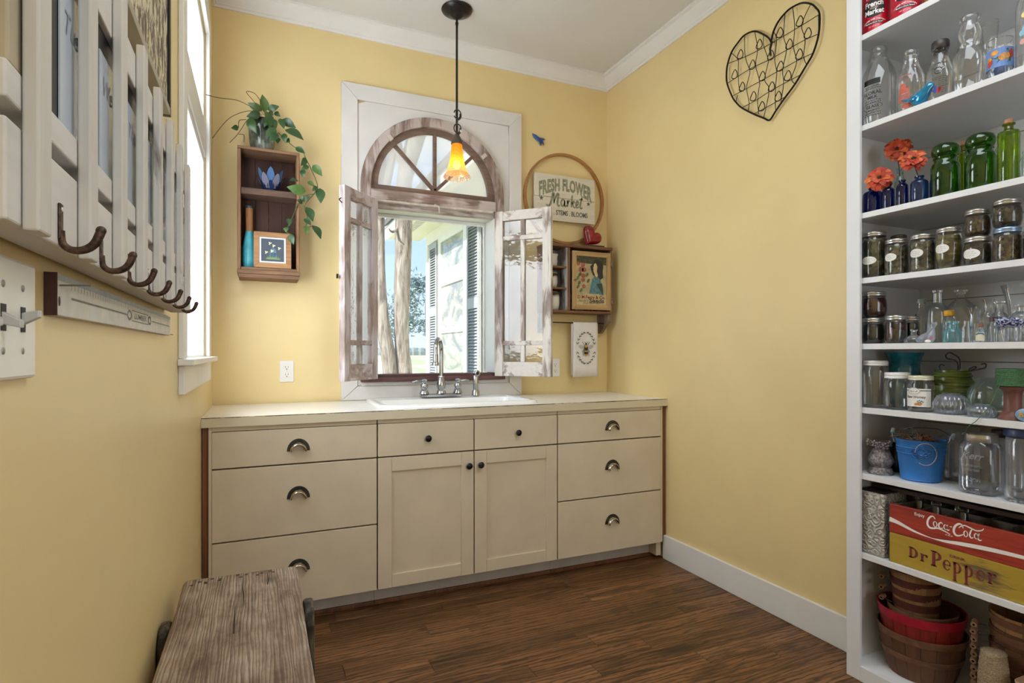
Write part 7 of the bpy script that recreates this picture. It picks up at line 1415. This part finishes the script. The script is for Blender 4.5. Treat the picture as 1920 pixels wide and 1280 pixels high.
T1 = [(1.339, 5.6, -0.547, 0.146), (1.254, 5.6, 0.123, 0.098), (1.175, 5.6, 0.968, 0.071), (1.154, 5.6, 1.162, 0.071), (1.12, 5.6, 1.36, 0.066), (1.102, 5.6, 1.563, 0.056), (1.084, 5.6, 1.828, 0.050), (1.075, 5.6, 2.114, 0.048), (1.074, 5.6, 2.572, 0.047), (1.079, 5.6, 2.843, 0.045), (1.089, 5.6, 3.157, 0.040), (1.048, 5.6, 3.9, 0.03)]
T2 = [(1.385, 5.62, -0.553, 0.150), (1.35, 5.6, 0.115, 0.109), (1.318, 5.6, 0.965, 0.077), (1.299, 5.6, 1.161, 0.072), (1.288, 5.6, 1.362, 0.072), (1.288, 5.6, 1.568, 0.075), (1.294, 5.6, 1.838, 0.079), (1.304, 5.6, 2.13, 0.080), (1.307, 5.6, 2.384, 0.084), (1.312, 5.6, 2.596, 0.082), (1.315, 5.6, 2.844, 0.076), (1.353, 5.6, 3.035, 0.082), (1.398, 5.6, 3.201, 0.086), (1.45, 5.6, 3.369, 0.085), (1.58, 5.6, 3.8, 0.075), (1.7, 5.6, 4.6, 0.05)]
t = thing('twin_trunk_tree', 'rough-barked tree with twin trunks right outside the arched window', 'tree', (1.36, 5.6, -0.5))
for T in (T1, T2):
    p = bez(T, 5); BL(t).tube([q[:3] for q in p], [q[3] for q in p], 14).build('trunk', BARK.m, t, smooth=60)
for pts in ([(1.28, 5.6, 2.44, 0.02), (1.22, 5.55, 2.37, 0.016), (1.17, 5.5, 2.34, 0.012), (1.13, 5.45, 2.36, 0.006)], [(1.10, 5.6, 2.70, 0.06), (1.131, 5.6, 2.823, 0.052), (1.188, 5.6, 3.066, 0.042), (1.254, 5.6, 3.286, 0.032), (1.36, 5.6, 3.7, 0.02)], [(1.33, 5.6, 2.9, 0.06), (1.24, 5.55, 3.2, 0.04), (1.12, 5.5, 3.5, 0.02)], [(1.08, 5.6, 2.9, 0.04), (1.0, 5.6, 3.15, 0.025), (0.9, 5.6, 3.4, 0.012)]):
    p = bez(pts, 4); BL(t).tube([q[:3] for q in p], [q[3] for q in p], 9).build('branch', BARK.m, t, smooth=60)
# house wing
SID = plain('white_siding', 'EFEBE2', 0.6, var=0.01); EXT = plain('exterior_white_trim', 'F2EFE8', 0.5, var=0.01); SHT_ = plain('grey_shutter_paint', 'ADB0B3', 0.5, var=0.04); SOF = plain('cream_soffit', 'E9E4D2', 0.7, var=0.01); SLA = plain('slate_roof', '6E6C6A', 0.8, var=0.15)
t = thing('house_wing', 'white sided house wing with grey louvred shutters seen through the open window', 'building', (2.2, 6.0, -0.5))
XW, Y0, Y1, ZT = 2.2, 3.6, 7.99, 2.85
BL(t).box(XW+0.03, 6.0, Y0, Y1-0.01, -0.5, ZT).build('wall_body', plain('house_wrap', 'CFCBC2', 0.8), t)
for i in range(19):
    z0 = -0.5+i*0.178
    if z0+0.178 > ZT: break
    BL(t).loft([[(XW+0.029, y, z0), (XW+0.002, y, z0), (XW+0.016, y, z0+0.178), (XW+0.029, y, z0+0.178)] for y in (Y0, Y1-0.09)], cap0=True, cap1=True).build('siding_board', SID, t)
BL(t).box(XW-0.012, XW+0.029, Y1-0.0895, Y1, -0.5, ZT).build('corner_board', EXT, t)
BL(t).box(XW-0.012, XW+0.001, Y0, Y1-0.09, ZT-0.16, ZT).build('frieze_board', EXT, t)
wy0, wy1 = 6.16, 7.32
for a in ((wy0, 6.30, 0.2, 2.69), (7.20, wy1, 0.2, 2.69)): BL(t).box(XW-0.03, XW+0.001, *a).build('window_trim', EXT, t)
BL(t).box(XW-0.032, XW+0.001, 6.3005, 7.1995, 2.61, 2.69).box(XW-0.032, XW+0.001, 6.3005, 7.1995, 2.03, 2.23).box(XW-0.032, XW+0.001, 6.3005, 7.1995, 1.42, 1.49).box(XW-0.032, XW+0.001, 6.3005, 7.1995, 0.2, 0.32).build('window_rails', EXT, t)
PAN = NT('reflection_painted_pane'); pn_ = PAN.noise(PAN.coords((0.3, 1.2, 2.5)), 1.6, 4, 0.6, 1.5); PAN.bsdf(PAN.ramp(pn_, [(0.38, lin('82888A')), (0.5, lin('A6AA9F')), (0.64, lin('C9CBB9'))]), 0.04, Specular_IOR_Level=0.9)  # blotches in the colour stand for trees and sky reflected in the glass
for z0, z1 in ((2.23, 2.61), (1.49, 2.03), (0.32, 1.42)): BL(t).box(XW-0.012, XW-0.006, 6.3005, 7.1995, z0, z1).build('pane', PAN.m, t)
for y0, y1 in ((5.74, 6.14), (7.35, 7.71)):
    s_ = BL(t).box(XW-0.045, XW-0.014, y0, y0+0.05, 0.05, 2.65).box(XW-0.045, XW-0.014, y1-0.05, y1, 0.05, 2.65).box(XW-0.045, XW-0.014, y0+0.05, y1-0.05, 2.58, 2.65).box(XW-0.045, XW-0.014, y0+0.05, y1-0.05, 1.66, 1.78).box(XW-0.045, XW-0.014, y0+0.05, y1-0.05, 0.05, 0.17).build('shutter', SHT_, t)
    q = BL(t)
    for za, zb in ((0.17, 1.66), (1.78, 2.58)):
        n_ = int((zb-za)/0.034)
        for i in range(n_):
            z = za+(i+0.5)*(zb-za)/n_; q.loft([[(XW-0.043, y, z-0.014), (XW-0.039, y, z-0.014), (XW-0.016, y, z+0.014), (XW-0.020, y, z+0.014)] for y in (y0+0.05, y1-0.05)])
    q.build('louvres', SHT_, s_, kind='stuff')
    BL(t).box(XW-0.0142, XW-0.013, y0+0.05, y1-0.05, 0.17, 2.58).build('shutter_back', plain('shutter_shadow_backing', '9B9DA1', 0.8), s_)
BL(t).box(1.73, XW+0.02, Y0, 8.45, ZT, ZT+0.02).build('soffit', SOF, t)
q = BL(t)
for i in range(60): q.box(1.83, 1.95, 3.65+i*0.08, 3.65+i*0.08+0.035, ZT-0.004, ZT-0.0004)
q.build('soffit_vent', plain('vent_grey', 'B9B6AE', 0.6), t, kind='stuff')
BL(t).box(1.70, 1.729, Y0, 8.47, ZT-0.02, ZT+0.16).build('fascia', EXT, t)
BL(t).prism([(1.66, Y0, ZT+0.161), (4.2, Y0, ZT+1.7), (4.2, Y0, ZT+1.78), (1.66, Y0, ZT+0.24)], (0, 4.9, 0)).build('roof', SLA, t)
BL(t).prism([(XW+0.02, Y1-0.01, ZT), (6.0, Y1-0.01, ZT), (4.2, Y1-0.01, ZT+1.6), (XW+0.02, Y1-0.01, ZT+0.42)], (0, 0.01, 0)).build('gable', SID, t)
# far trees
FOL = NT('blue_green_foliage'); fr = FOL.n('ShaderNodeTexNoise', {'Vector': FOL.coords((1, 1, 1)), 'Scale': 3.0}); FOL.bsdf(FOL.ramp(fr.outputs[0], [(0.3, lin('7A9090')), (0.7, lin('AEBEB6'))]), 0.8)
def far_tree(label, X, Y, zc_, rx, rz, n, seed, sz=0.11):
    t = thing('field_tree', label, 'tree', (X, Y, -0.5)); rn = random.Random(seed)
    BL(t).tube([(X, Y, -0.5), (X+0.05, Y, 1.0), (X-0.05, Y, zc_)], [0.13, 0.10, 0.05], 8).build('trunk', BARK.m, t)
    q = BL(t)
    cl = [(rn.uniform(-1, 1), rn.uniform(-1, 1), rn.uniform(-1, 1)) for _ in range(26)]
    for _ in range(n):
        a = rn.choice(cl); L = sqrt(sum(w*w for w in a)) or 1; a = tuple(w/max(1, L) for w in a)
        p = Vector((X+a[0]*rx+rn.gauss(0, 0.14), Y+a[1]*rx+rn.gauss(0, 0.14), zc_+a[2]*rz+rn.gauss(0, 0.13))); d = Vector((rn.uniform(-1, 1), rn.uniform(-1, 1), rn.uniform(-1, 1))).normalized(); e = d.orthogonal().normalized(); s_ = sz*rn.uniform(0.5, 1.2)
        q.add([tuple(p-d*s_), tuple(p+e*s_*0.4), tuple(p+d*s_), tuple(p-e*s_*0.4)], [(0, 1, 2, 3)])
    q.build('foliage', FOL.m, t, kind='stuff', fix=False)
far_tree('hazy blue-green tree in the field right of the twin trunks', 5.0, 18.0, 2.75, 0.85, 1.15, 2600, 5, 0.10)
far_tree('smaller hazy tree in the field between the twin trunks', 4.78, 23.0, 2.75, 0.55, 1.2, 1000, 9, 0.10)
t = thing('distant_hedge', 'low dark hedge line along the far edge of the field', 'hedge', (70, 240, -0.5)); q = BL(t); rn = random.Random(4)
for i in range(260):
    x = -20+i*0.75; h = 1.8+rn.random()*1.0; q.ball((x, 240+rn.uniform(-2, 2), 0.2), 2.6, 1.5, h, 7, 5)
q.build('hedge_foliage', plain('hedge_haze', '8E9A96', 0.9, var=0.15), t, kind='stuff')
